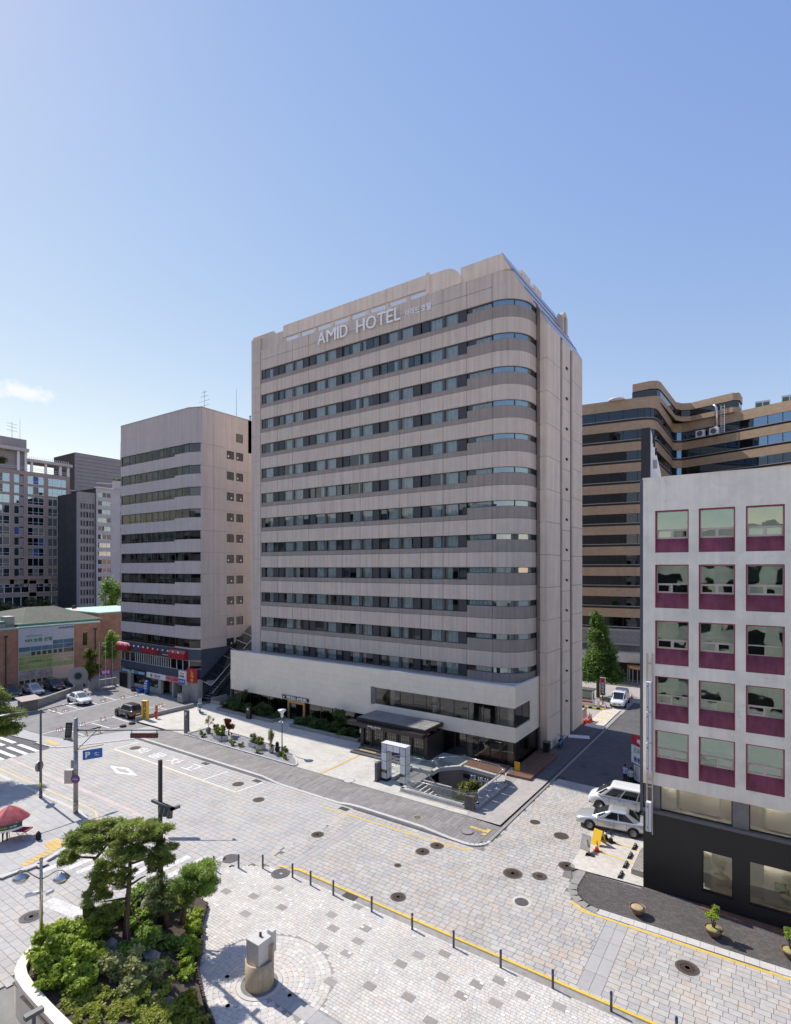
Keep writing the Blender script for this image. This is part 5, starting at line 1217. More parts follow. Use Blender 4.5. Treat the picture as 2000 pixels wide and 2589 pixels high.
p = C1+u2*8.8; t = thing('roof_ladder', 'thin white ladder up the banded office roof step', 'ladder', (p.x, p.y-.6, 42.6), math.atan2(u2.y, u2.x)); b = MB(); b.bar((-.3,0,0),(-.3,0,5),.06); b.bar((.3,0,0),(.3,0,5),.06)
for k in range(12): b.bar((-.3,0,.3+.4*k),(.3,0,.3+.4*k),.04)
b.build('rungs', mt['white_paint'], t)
t = thing('steel_duct', 'tall shiny duct pipe beside the penthouse end', 'duct', (p.x-1.0, p.y-.2, 43)); b = MB(); b.tube([(0,0,0),(0,0,4.4),(-.15,.15,4.8),(-.6,.6,5.0)], .28, 10); b.build('pipe', mt['steel'], t, True)
# ---------------------------------------------------------------- far apartment blocks on the left
ap = thing('apartment_block', 'brown tiled apartment block with blue glass windows and roof garden frames', 'apartment block', (-175, 70, 0))
def app(name, b, mat, smooth=False): return b.build(name, mt[mat] if isinstance(mat, str) else mat, ap, smooth, world=True)
AX = -175; ra = random.Random(21); AROW = [45.03-2.95*k for k in range(11)]
cols = [(61.0,64.4,2),(65.4,66.75,1),(66.85,67.75,9),(68.8,73.1,3),(74.2,79.2,4)]
b = MB(); ys = [50.0,61.0,64.4,65.4,67.8,68.8,73.1,74.2,79.2,80.2]
b.box(AX-16,AX-.35,50,80.2,0,46.0); app('core', b, 'room')
b = MB(); b.box(AX-.3,AX,50,80.2,45.05,46.2); 
for k in range(11):
    zt = AROW[k]; zb = AROW[k+1] if k < 10 else 13.2
    b.box(AX-.3,AX,50,80.2,zb+.01,zt-2.35)
    for y0, y1 in ((50,61),(64.4,65.4),(67.8,68.8),(73.1,74.2),(79.2,80.2)): b.box(AX-.3,AX,y0,y1,zt-2.35,zt+.01)
app('wall', b, 'apt_tile')
b = MB(); b.box(AX-.35,AX+.35,50,81.2,15.4,16.4); app('cornice', b, 'apt_tile')
b = MB(); b.box(AX-16,AX-.1,79.9,80.2,0,46); app('end_wall', b, 'apt_grey')
for k in range(11):
    for j, (y0, y1, n) in enumerate(cols):
        if k == 0 and j > 2 and False: continue
        zt = AROW[k]; 
        if n == 9:
            b = MB(); b.box(AX-.25,AX-.1,y0,y1,zt-2.33,zt-.3); o = app('vent_panel', b, 'opaque_grey' if ra.random() < .6 else 'concrete_dark'); continue
        o = win(ap, (AX-.12, (y0+y1)/2, zt-1.17), y1-y0, 2.33, 'white_metal', .09, .1, None, rz=PI/2)
        w = (y1-y0)/n
        for q in range(n):
            r = ra.random(); xx = -(y1-y0)/2+w*(q+.5)
            if r < .13: m = mt['blue_panel']
            elif r < .25: m = mt['concrete_dark']
            else: m = GLA
            obj('pane', panem(w-.08, 2.15, m, .05), o, (xx, 0, 0)); obj('mullion', cached('apm', lambda: MB().box(-.045,.045,0,.08,-1.1,1.1).mesh('mullion', mt['white_metal'])), o, (xx+w/2, 0, 0)) if q < n-1 else None
        if n > 1 and ra.random() < .8: obj('transom', cached(('apt', n), lambda: MB().box(-(y1-y0)/2,(y1-y0)/2,0,.08,-.04,.04).mesh('transom', mt['white_metal'])), o, (0, 0, -.35))
        if ra.random() < .95: obj('curtain', panem((y1-y0)*ra.choice((.5,.7,.96)), 2.0, mt['curtain' if ra.random() < .7 else 'curtain_blue'], .3, 'curtain'), o, (ra.uniform(-.3,.3), 0, 0))  # curtains behind nearly every pane, added to stand in for sky reflections
b = MB(); b.box(AX-.3,AX,50,80.2,0,7.6); b.box(AX-.3,AX,50,80.2,10.5,11.6); b.box(AX-.3,AX,50,80.2,14.1,15.5)
for y0, y1 in ((50,61),(69.2,71.0),(79.3,80.2)): b.box(AX-.3,AX,y0,y1,7.6,15)
app('shop_wall', b, 'apt_tile')
for y0, y1 in ((61,69.2),(71,79.3)):
    for z0, z1 in ((7.6,10.5),(11.6,14.1)):
        for q in range(4): win(ap, (AX-.1, y0+(y1-y0)*(q+.5)/4, (z0+z1)/2), (y1-y0)/4, z1-z0, 'white_metal', .1, .1, GLA, rz=PI/2, extra=[('blind', panem((y1-y0)/4-.2, z1-z0-.3, mt['blind'], .4, 'blind'))] if ra.random() < .5 else [])
b = MB(); b.box(AX+.05,AX+.4,79.8,80.5,8,13.9); app('blade_sign', b, 'white_paint')
# stair tower, roof terrace frames
b = MB(); b.box(AX-10,AX-1,62.4,68.9,46,55.3); app('stair_tower', b, 'apt_grey')
b = MB(); b.box(AX-6,AX+.8,50,68.9,51.6,52.5); b.box(AX-5,AX+.8,68.6,80.6,49.0,49.8); app('roof_canopy', b, 'apt_light')
b = MB()
for y, z in ((66.5,51.6),(68.4,51.6),(69.9,49),(73.6,49),(77.6,49),(79.8,49)): b.box(AX-.5,AX,y-.3,y+.3,46.2,z)
app('roof_post', b, 'white_metal')
b = MB()
for z in (46.7,47.2): b.bar((AX,50,z),(AX,80.2,z),.08)
for k in range(22): b.bar((AX+.6,69+.5*k,49.8),(AX+.6,69+.5*k,50.5),.08)
app('roof_rail', b, 'white_metal')
def leafy(name, label, cat, loc, specs, mat, size, n, trunk=None, group=None, k=16, aspect=.6, bark='bark', up=.35):
    """a plant: trunk part if any, crown of leaf-sized faces in clumps"""
    t = thing(name, label, cat, loc, group=group); P = []; T = []
    for c, r, f in specs:
        p, tn = blobs(int(n*f), c, r, k); P.append(p); T.append(tn)
    P = np.concatenate(P); T = np.concatenate(T); zz = P[:,2]; T = np.clip(T+.25*(zz-zz.mean())/(np.ptp(zz)+.01), 0, 1)  # tone rises with height, light from above painted into the leaves
    obj('crown' if trunk else 'foliage', leafmesh(name+'_leaves', P, size, mat, aspect, up, T), t)
    if trunk: trunk.build('trunk', mt[bark], t, True)
    return t
def simple_trunk(h, r, lean=(0,0), limbs=()):
    b = MB(); b.tube([(0,0,-.1),(lean[0]*.3,lean[1]*.3,h*.35),(lean[0]*.7,lean[1]*.7,h*.7),(lean[0],lean[1],h)], [r*1.2,r,r*.75,r*.4], 8)
    for (z, dx, dy, dz) in limbs: b.tube([(lean[0]*z/h,lean[1]*z/h,z),(dx*.5,dy*.5,z+dz*.6),(dx,dy,z+dz)], [r*.45,r*.3,r*.12], 6)
    return b
leafy('roof_shrub', 'dark evergreen shrub on the apartment block roof terrace', 'shrub', (AX-1.5, 65.5, 46.2), [((0,0,6.3),(1.2,2.6,2.4),1.0),((0,-3,2.0),(1,3,1.6),.5)], 'hedge', .3, 1500, k=8)
t = thing('roof_antenna', 'television antenna on the apartment stair tower', 'antenna', (AX-3, 66, 55.3)); b = MB(); b.cyl((0,0,0),(0,0,5),.06,.04,6)
for z in (2.5,3.5,4.4): b.bar((0,-1.3,z),(0,1.3,z-.2),.06)
b.cyl((0,2.0,0),(0,2.0,6.5),.05,.02,6); b.build('mast', mt['grey_metal'], t)
t2 = thing('slab_tower', 'plain grey blind-walled tower behind the apartment block', 'tower', (-200, 100, 0))
b = MB(); b.box(-216,-200.2,93.4,125,0,59.0); b.build('core', mt['joint'], t2, world=True)
for k in range(19):
    b = MB(); b.box(-200.2,-200,93.3,125,57.6-1.28*k,58.8-1.28*k); b.build('clad_row', mt['apt_grey'], t2, world=True)
b = MB(); b.box(-200.2,-200.0,93.3,125,0,34.3); b.build('lower_wall', mt['apt_grey'], t2, world=True)
for k in range(12):
    b = MB(); b.box(-201,-199,90.0,93.3,3+3.6*k,5.6+3.6*k); b.build('balcony', mt['concrete_dark'], t2, world=True); b = MB(); b.box(-202,-199.6,89.6,93.2,5.8+3.6*k,6.1+3.6*k); b.build('balcony_rail', mt['apt_light'], t2, world=True)
b = MB(); b.cyl((-201,110,59),(-201,110,66),.08,.03,6); b.build('rod', mt['grey_metal'], t2, world=True)
t3 = thing('mid_rise_block', 'light grey mid rise block with triple windows and planted roof', 'apartment block', (-150, 78, 0))
def tp(name, b, mat): return b.build(name, mt[mat] if isinstance(mat, str) else mat, t3, world=True)
b = MB(); b.box(-164,-150.35,75.5,95,0,40.2); b.box(-163,-151.4,71.5,75.6,0,38.6); tp('core', b, 'room')
b = MB(); b.box(-150.3,-150,75.5,75.85,0,40.3); b.box(-150.3,-150,79.45,82.0,0,40.7); b.box(-150.3,-149.7,80.0,95,40.6,42.8)
for k in range(17):
    z = 39.1-2.28*k; b.box(-150.3,-150,75.85,79.45,z-2.28+.01,z-1.28)
    b.box(-150.3,-149.9,83.6,95,z-2.28,z); b.box(-150.3,-149.9,82.0,83.6,z-2.28,z-1.35)
b.box(-150.3,-150,75.85,79.45,39.1,40.3); b.box(-150.3,-149.9,82,95,39.1,40.6); tp('wall', b, 'apt_light')
for k in range(16):
    z = 39.1-2.28*k
    for q in range(3): win(t3, (-150.12, 75.9+1.18*(q+.5), z-.64), 1.18, 1.28, 'white_metal', .06, .1, GLB if ra.random() < .6 else GLS, rz=PI/2, extra=[('blind', panem(1.0, 1.1, mt['blind' if ra.random() < .5 else 'blind_tan'], .4, 'blind'))] if ra.random() < .5 else [])
    win(t3, (-150.05, 82.8, z-.68), 1.6, 1.3, 'white_metal', .06, .1, GLS, rz=PI/2)
b = MB(); b.box(-152,-150.6,71.3,75.5,0,38.8); tp('side_bay', b, 'apt_grey')
for k in range(15):
    for q in range(5):
        z = 35.8-2.3*k; y = 71.7+.75*q; b = MB(); b.box(-150.6,-150.5,y,y+.35,z-1.4,z); tp('slit_window', b, 'frame_dark' if q != 2 else 'carglass')
b = MB(); b.bar((-150,75.5,41.6),(-150,80,41.9),.15); b.box(-151,-149.6,75.4,80,40.3,40.5); tp('roof_rail', b, 'white_metal')
leafy('roof_plants', 'yellow green plants spilling over the mid rise roof', 'plants', (-150.6, 81.5, 42.8), [((0,0,.2),(.8,2.2,.8),1.0)], 'lime', .25, 500, k=8)
# ---------------------------------------------------------------- brick bank with its billboard
bk = thing('brick_bank', 'low red brick bank building with a shingled roof', 'bank', (-96.4, 42, 0))
def bkp(name, b, mat): return b.build(name, mt[mat] if isinstance(mat, str) else mat, bk, world=True)
b = MB(); b.box(-112,-96.4,22,49.0,0,9.1); b.box(-115,-99,50.2,62,0,10.4); b.box(-99.2,-98.0,49.0,50.2,0,9.0); bkp('wall', b, 'brick_red')
b = MB(); b.box(-112.2,-96.3,22,49.1,9.1,9.35); b.box(-115.2,-98.9,50.1,62,10.4,10.6); bkp('parapet_cap', b, 'mint_roof')
b = MB(); b.box(-111,-97,36.8,49,9.35,9.75); bkp('gutter', b, 'green_roof')
for z, c, d in ((9.75, 0, 11.9),):
    b = MB(); b.v = [(-97.2,37.5,9.7),(-97.2,50.0,9.7),(-112,50.0,9.7),(-112,30,9.7),(-97.2,30,9.7),(-103,40.2,12.0),(-103,44.6,12.0)]; b.f = [(0,1,6,5),(1,2,6),(2,3,5,6),(3,4,0,5)]; b.m = [0]*4; b.t = [.5]*4; bkp('roof', b, 'shingle')
b = MB(); b.box(-99.5,-97.5,35.3,36.5,9.2,11.0); b.box(-98,-96.8,33.6,35.0,9.2,9.9); bkp('roof_plant', b, 'steel_dull')
b = MB(); b.box(-101,-97.2,24,35.2,9.3,10.3); bkp('roof_box', b, 'green_roof')
win(bk, (-96.35, 46.6, 6.5), .95, 2.4, 'alu_tan', .06, .1, GLS, rz=PI/2)
for y in (34.9, 48.3): b = MB(); b.cyl((-96.3,y,.2),(-96.3,y,8.0),.09,.09,8); b.box(-96.4,-96.15,y-.2,y+.2,7.9,8.2); bkp('downpipe', b, 'frame_dark')
bb = thing('bank_billboard', 'printed bank billboard grid of landscape panels on the brick wall', 'billboard', (-96.2, 40.5, .4))
GX = [36.6,38.26,39.87,41.48,43.09,44.72]; GZ = [9.2,8.4,7.6,6.85,6.15,5.4,4.65,4.0,3.3,2.5]
def bcol(i, k):
    if k < 3: return 'board_sky'
    if k == 3: return 'board_sky' if i < 3 else 'board_hill'
    if k == 4: return 'board_hill'
    if k == 5: return 'board_pale'
    if k in (6,7,8): return 'board_hand' if i in (3,4) and k in (6,7) else 'board_green'
mk('board_sky', (.40,.45,.55), .4, var=.06, scale=.7); mk('board_hill', (.05,.15,.24), .4, var=.35, scale=1.4); mk('board_pale', (.30,.34,.28), .4, var=.2, scale=1); mk('board_green', (.24,.32,.12), .4, var=.25, scale=.7); mk('board_hand', (.42,.36,.28), .4, var=.25, scale=1.2); mk('board_grey', (.35,.33,.32), .5, var=.4, scale=1.6)
for i in range(5):
    for k in range(9):
        m = bcol(i, k); b = MB(); b.box(-96.38,-96.3,GX[i]+.03,GX[i+1]-.03,GZ[k+1]+.03,GZ[k]-.03); b.build('board_panel', mt[m], bb, world=True)
for i in range(3):
    b = MB(); b.box(-96.38,-96.3,GX[i]+.03,GX[i+1]-.03,1.05,2.44); b.build('board_panel', mt['board_grey'], bb, world=True)
    for q in range(2): 
        y = GX[i]+.8*q+.12; b = MB(); b.box(-96.36,-96.29,y,y+.6,.45,.95); b.build('vent_window', mt['frame_dark'], bb, world=True)
for q in range(6): b = MB(); b.box(-96.31,-96.27,38.4+.8*q,38.4+.8*q+.5,4.72,5.3); b.build('vent_window', mt['frame_dark'], bb, world=True)
b = MB(); b.box(-96.31,-96.27,43.2,44.65,4.7,5.35); b.build('dark_window', mt['carglass'], bb, world=True)
b = MB(); b.box(-96.4,-96.32,36.55,44.77,.4,9.25); b.build('grid_back', mt['alu_tan'], bb, world=True)
text('NH 농협 은행', 'ink_green', bb, (-96.27, 39.45, 7.15), 3.9, .62, 'R', extrude=.01, bold=.03); text('대한민국대표', 'opaque_grey', bb, (-96.27, 38.7, 7.85), 2.3, .28, 'R', extrude=.01); text('NH농협은행', 'ink_blue', bb, (-96.27, 43.5, 8.75), 2.3, .32, 'R', extrude=.01, bold=.02); text('NH농협은행', 'ink_green', bb, (-96.27, 38.9, 3.8), 2.0, .3, 'R', extrude=.01)
b = MB(); b.box(-96.29,-96.27,42.05,42.25,8.58,8.92); b.build('emblem', mt['ink_yellow'], bb, world=True)
# ---------------------------------------------------------------- the building at the photographer's back (seen only mirrored in windows)
bb2 = thing('facing_block', 'pale office facade with deep square windows mirrored in the white building windows', 'building', (2, -6, 0))
b = MB(); b.box(-24,34,-20,-6.6,0,22); b.build('core', mt['room'], bb2, world=True)
b = MB()
for k in range(7): b.box(-24,34,-6.6,-5.6,3.5*k,3.5*k+1.5)
for k in range(13): b.box(-24+4.7*k,-22.6+4.7*k,-6.55,-5.5,0,22.8)
b.build('frame', mt['white_wall'], bb2, world=True)

bb3 = thing('added_opposite_block', 'long pale block added out of view to screen the horizon from window reflections', 'building', (-100, -24, 0))  # added behind the camera so windows mirror it, not the bright horizon
b = MB(); b.box(-340,-32,-45,-25.6,0,34); b.build('core', mt['room'], bb3, world=True)
b = MB()
for k in range(10): b.box(-340,-32,-25.6,-25.0,3.4*k,3.4*k+1.7)
for k in range(52): b.box(-340+6*k,-338.6+6*k,-25.55,-24.9,0,34.5)
b.build('frame', mt['concrete'], bb3, world=True)
# ================================================================ SUNKEN COURT, GATE, PLANTING, STREET FURNITURE
wl = MB()
for i in range(len(WELL)):
    a, c = WELL[i], WELL[(i+1)%len(WELL)]; wl.face([(*c,-3.4),(*a,-3.4),(*a,.1),(*c,.1)])
    wl.face([(*a,-3.4),(*c,-3.4),(*c,.1),(*a,.1)])
court_ = wl.build('sunken_court', mt['concrete']); court_['kind'] = 'structure'
sheet('court_floor', WELL, -3.4, 'concrete_dark', parent=court_, kind=None)
b = MB(); b.box(-27.2,-25.0,38.95,41.95,-3.3,.13); b.build('landing', mt['concrete_dark'], court_)
for a, c in zip(WELL, WELL[1:]+WELL[:1]):
    if (a, c) in ((WELL[-1], WELL[0]),): continue
    A = Vector((*a,0)); C = Vector((*c,0)); d = (C-A).normalized(); n = Vector((d.y,-d.x,0)); 
    cx = sum(p[0] for p in WELL)/len(WELL); cy = sum(p[1] for p in WELL)/len(WELL)
    b = MB(); b.obox((A+C)/2+Vector((0,0,.23)), d*((C-A).length/2+.12), n*.16, Vector((0,0,.17))); o = b.build('rim_stone', mt['granite_light'], court_)
st_ = thing('court_stair', 'grey stone steps with pale nosings going down into the sunken court', 'stairs', (-25, 39, .1))
for k in range(18):
    b = MB(); b.box(-25.0+.3*k,-24.7+.3*k,37.65,40.4,-3.3,-.05-.18*k); o = b.build('step', mt['concrete_dark'], st_, world=True)
    b = MB(); b.box(-24.82+.3*k,-24.72+.3*k,37.7,40.35,-.05-.18*k,-.04-.18*k); b.build('nosing', mt['line_worn'], o)
b = MB(); b.box(-25.0,-22.2,40.42,40.6,-3.3,.1); b.build('parapet', mt['concrete'], st_, world=True)
b = MB(); b.bar((-25.2,40.3,1.15),(-20.4,40.3,-1.8),.12,.05); b.bar((-25.2,37.8,.9),(-20.4,37.8,-2.2),.07,.05); b.build('handrail', mt['steel'], st_, world=True)
gb_ = thing('glass_balustrade', 'clear glass balustrade with steel handrail round the sunken court', 'balustrade', (-22, 41, .4))
RIM = [WELL[0]]+WELL[1:]
for a, c in zip(WELL, WELL[1:]):
    if c == WELL[-1] and a == WELL[-2]: continue
    L = math.hypot(c[0]-a[0], c[1]-a[1]); n = max(1, round(L/1.7))
    for k in range(n):
        p = [a[j]+(c[j]-a[j])*(k+.02)/n for j in (0,1)]; q = [a[j]+(c[j]-a[j])*(k+.98)/n for j in (0,1)]
        MB().face([(*p,.4),(*q,.4),(*q,1.45),(*p,1.45)]).build('glass_panel', GLC, gb_, world=True)
        for z in (.6, 1.15): MB().cyl((p[0],p[1],z-.04),(p[0],p[1],z+.04),.035,.035,8).build('clamp', mt['steel'], gb_, world=True)
    b = MB(); b.cyl((*a,1.25),(*c,1.25),.028,.028,8); b.build('handrail', mt['steel'], gb_, True, world=True)
gt = thing('entrance_gate', 'white patterned square portal frame at the top of the court stairs', 'gate', (-26.5, 38.6, .16))
def gp(name, b, m): return b.build(name, mt[m], gt, world=True)
for x0, x1 in ((-27.82,-27.24),(-25.9,-25.32)):
    b = MB(); b.box(x0+.01,x1-.01,38.21,38.94,.16,2.8); o = gp('leg', b, 'black_metal')
    for k in range(4):
        z0 = .42+.75*k; z1 = min(z0+.71, 3.36)
        for q in range(1): 
            b = MB(); b.box(x0+.03,x1-.03,38.18,38.2,z0,z1); b.build('panel', mt['portal_pattern' if k in (0,3) else 'white_metal'] if 'portal_pattern' in mt else mt['white_metal'], o)
            for y0, y1 in ((38.24,38.56),(38.6,38.91)):
                b = MB(); b.box(x1-.005,x1+.015,y0,y1,z0,z1); b.build('panel', mt['white_metal'], o)
                if x0 < -27: b = MB(); b.box(x1+.0,x1+.02,y0,y1,z0,min(z1,2.75)); 
    b = MB(); b.box(x0+.0,x1-.0,38.16,38.2,.92,1.12); b.build('name_band', mt['brown_metal'], o)
b = MB(); b.box(-27.81,-25.33,38.21,38.94,2.8,3.4); o = gp('lintel', b, 'black_metal')
for k in range(2):
    b = MB(); b.box(-27.22+.66*k,-26.6+.66*k,38.18,38.2,2.85,3.36); b.build('panel', mt['white_metal'], o)
b = MB(); b.box(-27.84,-25.3,38.17,38.97,3.4,3.44); b.build('top_panel', mt['white_metal'], o)
text('H.C', 'ink_yellow', gt, (-27.53, 38.15, 1.02), .3, .1, 'F', extrude=.004)
o = thing('stele', 'dark grey stone slab standing left of the white portal', 'slab', (-28.05, 38.1, .16)); b = MB(); b.box(-.13,.13,-.4,.4,0,1.6); bevel(b.build('slab', mt['grey_metal'], o), .015); b = MB(); b.box(-.22,.22,-.5,.5,0,.03); b.build('base', mt['grey_metal'], o)
o = thing('entry_rail', 'slim double steel handrail beside the porch steps', 'handrail', (-29.2, 41.5, .16)); b = MB()
for z in (.55,.9): b.tube([(-.9,-1.2,z),(.9,.6,z+.1)], .022, 6)
for p in ((-.9,-1.2),(0,-.3),(.9,.6)): b.cyl((*p,0),(*p,.95),.022,.022,6)
b.build('rail', mt['steel'], o)
o = thing('brick_plinth', 'small dark brick pillar sign at the corner of the sunken court', 'pillar', (-18.95, 37.45, .15))
core_ = MB().box(-.36,.36,-.15,.15,0,1.0).build('core', mt['mortar_light'], o)
bm = MB().box(-.085,.085,-.17,.17,0,.052).mesh('brick', mt['brick_dark']); 
for r_ in range(16):
    for k in range(4): obj('brick', bm, core_, (-.27+.182*k+(.03 if r_%2 else -.03), 0, .02+.061*r_))
b = MB(); b.box(-.16,.16,-.19,-.17,.45,.8); b.build('plaque', mt['slate'], o)
for k in range(8): MB().box(-.37+.095*k,-.29+.095*k,-.18,.18,1.0,1.05).build('cap_brick', mt['brick_dark'], o)
dk = thing('timber_deck', 'reddish brown timber deck at the podium corner', 'deck', (-18.3, 48, .15))
for k in range(14):
    y0 = 45.35+.6*k; xr = -17.15 if y0 < 52 else -17.15-(y0-52)*.9
    b = MB(); b.box(-19.35 if y0 < 47.4 else -19.3,xr,y0+.01,y0+.59,.15,.36)
    b.build('plank', mt['wood'], dk, world=True)
b = MB(); b.box(-23.6,-19.8,45.0,47.4,.2,.34); b.build('terrace', mt['wood'], dk, world=True)
s = thing('court_sign', 'white Korean restaurant letters on a dark strip inside the sunken court', 'sign', (-21.4, 44.7, -.5)); 
sp_ = Vector((-23.3,44.72,0)); ep_ = Vector((-19.8,44.4,0)); d_ = (ep_-sp_).normalized()
b = MB(); b.obox((sp_+ep_)/2+Vector((0,0,-.45)), d_*1.7, Vector((-d_.y,d_.x,0))*.05, Vector((0,0,.17))); b.build('strip', mt['ink'], s, world=True)
text('더 바상', 'ink_white', s, (-21.5, 44.46, -.42), 1.9, .55, extrude=.03, bold=.03, rot=(PI/2, 0, math.atan2(d_.y, d_.x)))
o = thing('notice_board', 'bright yellow floor board at the glazed podium corner', 'board', (-18.85, 46.6, .36)); b = MB(); b.box(-.25,.25,-.04,.04,.0,.75); b.build('board', mt['yellow'], o)
leafy('court_tree', 'small bright green tree growing up out of the sunken court', 'tree', (-21.0, 41.2, -3.4), [((0,0,2.9),(1.25,1.25,1.0),.8),((.3,.2,3.6),(.7,.7,.5),.3)], 'yellowish', .13, 2600, simple_trunk(2.6,.09,(.1,.1),((1.6,.6,.2,.9),(1.7,-.5,.3,.9))))
leafy('court_shrub', 'low dark shrubs on the floor of the sunken court', 'shrub', (-22.5, 43, -3.4), [((0,0,.4),(1.6,.8,.5),1.0)], 'hedge', .12, 900)
# ---------------------------------------------------------------- gravel bed with pots
GB = [(-53.2,36.42),(-36.5,36.42),(-36.55,36.7),(-37.2,37.3),(-38.9,38.45),(-41.1,39.3),(-46,39.5),(-50.5,39.7),(-53.2,39.2)]
gv = sheet('gravel_bed', GB, .185, 'gravel'); kerb(gv, GB[::-1]+[GB[-1]], .14, lambda x: .26, 'granite_light', 1.2, .1)
gs = RNG.random((2600,2)); gx = -53.2+gs[:,0]*16.5; gy = 36.5+gs[:,1]*3.1; bm = MB()
for x, y in zip(gx, gy):
    if pip(x, y, GB):
        r_ = random.uniform(.02,.045); i = len(bm.v); bm.v += [(x-r_,y-r_*.7,.185),(x+r_,y-r_*.5,.185),(x,y+r_,.185),(x+r_*.2,y,.185+r_)]; bm.f += [(i,i+1,i+3),(i+1,i+2,i+3),(i+2,i,i+3)]; bm.m += [0]*3; bm.t += [.5]*3
o = bm.build('pebbles', mt['gravel'], gv); o['kind'] = 'stuff'
def boxpot(loc, L, label, rz=0):
    t = thing('planter_box', label, 'planter', loc, rz, 'stone planters in the gravel bed'); b = MB(); b.box(-L/2,L/2,-.32,.32,0,.5); bevel(b.build('trough', mt['granite_light'], t), .02); b = MB(); b.box(-L/2+.06,L/2-.06,-.26,.26,.5,.51); b.build('soil', mt['soil'], t)
boxpot((-48.6,37.5,.18), 1.7, 'stone planter box under the bright fern nearest the red shrub'); boxpot((-43.3,37.9,.18), 1.9, 'stone planter box with two leafy clumps in the middle of the gravel bed')
leafy('fern_clump', 'bright green fern clump in the left stone planter', 'plant', (-48.6,37.5,.68), [((0,0,.45),(.75,.55,.6),1.0)], 'lime', .13, 900, k=8)
leafy('leafy_clump', 'light green clump at the left of the middle stone planter', 'plant', (-43.9,37.9,.68), [((0,0,.5),(.45,.4,.65),1.0)], 'pale', .1, 600, k=8)
leafy('leafy_clump', 'rounded green clump at the right of the middle stone planter', 'plant', (-42.8,37.9,.68), [((0,0,.35),(.55,.45,.45),1.0)], 'lime', .1, 700, k=8)
leafy('red_shrub', 'round rust red shrub beside the fern planter', 'shrub', (-49.0,38.9,.18), [((0,0,1.35),(.75,.7,.65),1.0)], 'red', .13, 900, simple_trunk(1.0,.07,limbs=((.5,.3,.2,.6),(.5,-.3,.1,.6))), k=9)
leafy('dark_shrub', 'small dark leaved shrub left of the red shrub', 'shrub', (-50.2,38.2,.18), [((0,0,.8),(.4,.4,.5),1.0)], 'hedge', .1, 400, simple_trunk(.6,.04), k=6)
t = leafy('potted_palm', 'sparse pale feathery plant in a round grey pot', 'potted plant', (-51.6,38.2,.18), [((0,0,1.5),(.6,.6,.7),1.0)], 'dry', .14, 420, simple_trunk(1.2,.03,limbs=((.6,.4,.1,.9),(.6,-.4,.2,.9),(.7,.1,-.4,.9))), k=9, aspect=.14)
b = MB(); b.lathe([(.16,0),(.27,.25),(.26,.5),(.2,.62)], 16); b.build('pot', mt['concrete_dark'], t, True)
t = leafy('bamboo_plant', 'tall feathery light green plant in a round pot by the lamp post', 'potted plant', (-41.0,37.7,.18), [((0,0,1.7),(.42,.42,.9),1.0),((0,0,.7),(.3,.3,.3),.3)], 'pale', .12, 900, simple_trunk(1.8,.03), k=10, aspect=.2)
b = MB(); b.lathe([(.2,0),(.28,.3),(.24,.5)], 16); b.build('pot', mt['concrete'], t, True)
for x, y, lab in ((-46.8,37.6,'low leafy cluster left of the middle planter'),(-45.9,37.0,'bright ground plant near the kerb of the gravel bed'),(-45.0,37.3,'small bush just left of the middle planter box'),(-51.9,37.4,'small plant by the black P totem'),(-50.9,37.0,'leafy tuft between the totem and the fern planter'),(-40.2,38.8,'small round plant by the lamp post foot'),(-39.6,37.6,'green tuft at the pointed end of the gravel bed'),(-38.5,37.2,'leafy mound nearest the tip of the gravel bed'),(-42.0,36.9,'tiny plant in front of the middle planter')):
    leafy('ground_plant', lab, 'plant', (x,y,.18), [((0,0,.22),(.38,.32,.26),1.0)], random.choice(('lime','pale','bush')), .09, 260, k=6, group='low plants in the gravel bed')
o = thing('ampersand_sculpture', 'black cut metal ampersand standing by the bamboo pot', 'sculpture', (-40.45,38.05,.18)); text('&', 'black_metal', o, (0,0,.55), .7, 1.05, extrude=.06, bold=.04, name='ampersand', world=False)
for k, (x, y) in enumerate(((-47.6,36.9),(-47.9,38.4),(-42.3,36.75),(-39.2,37.9))):
    o = thing('garden_light', ('front left','rear left','middle','right end')[k]+' short black spike light in the gravel bed', 'light', (x,y,.18), group='garden lights in the gravel bed'); b = MB(); b.cyl((0,0,0),(0,0,.5),.025,.025,6); b.cyl((0,0,.42),(0,0,.62),.06,.07,8); b.build('spike', mt['black_metal'], o)
lp_ = thing('lamp_post', 'slim grey lamp post with white bowl head in the gravel bed', 'lamp post', (-40.34,38.53,.18))
b = MB(); b.cyl((0,0,0),(0,0,.6),.09,.07,10); b.cyl((0,0,.6),(0,0,3.5),.055,.045,10); b.build('pole', mt['grey_metal'], lp_, True); b = MB(); b.lathe([(.05,3.4),(.13,3.5),(.15,3.85),(.4,4.1),(.42,4.17),(.001,4.22)], 20); b.build('head', mt['white_metal'], lp_, True)
for s_ in (-1,1): b = MB(); b.bar((0,0,3.05),(.2*s_,0,3.05),.03); b.cyl((.16*s_,-.06,3.0),(.24*s_,-.2,2.95),.06,.05,8); b.build('camera', mt['white_metal'], lp_)
pt = thing('parking_totem', 'tall black P parking totem at the gravel bed corner', 'totem', (-53.4,36.7,.16)); b = MB(); b.box(-.34,.34,-.12,.12,0,2.65); bevel(b.build('slab', mt['grey_metal'], pt), .01); text('P', 'ink_white', pt, (0,-.125,2.2), .3, .42, extrude=.004, bold=.02, world=False); text('→', 'ink_white', pt, (0,-.125,1.65), .25, .12, extrude=.004, world=False)
pt = thing('info_totem', 'waist high black information totem before the left hedge', 'totem', (-52.6,44.75,.16)); b = MB(); b.box(-.36,.36,-.14,.14,0,1.4); b.build('slab', mt['black_metal'], pt); b = MB(); b.box(-.2,.1,-.145,-.14,1.05,1.25); b.build('screen', mt['plate'], pt)
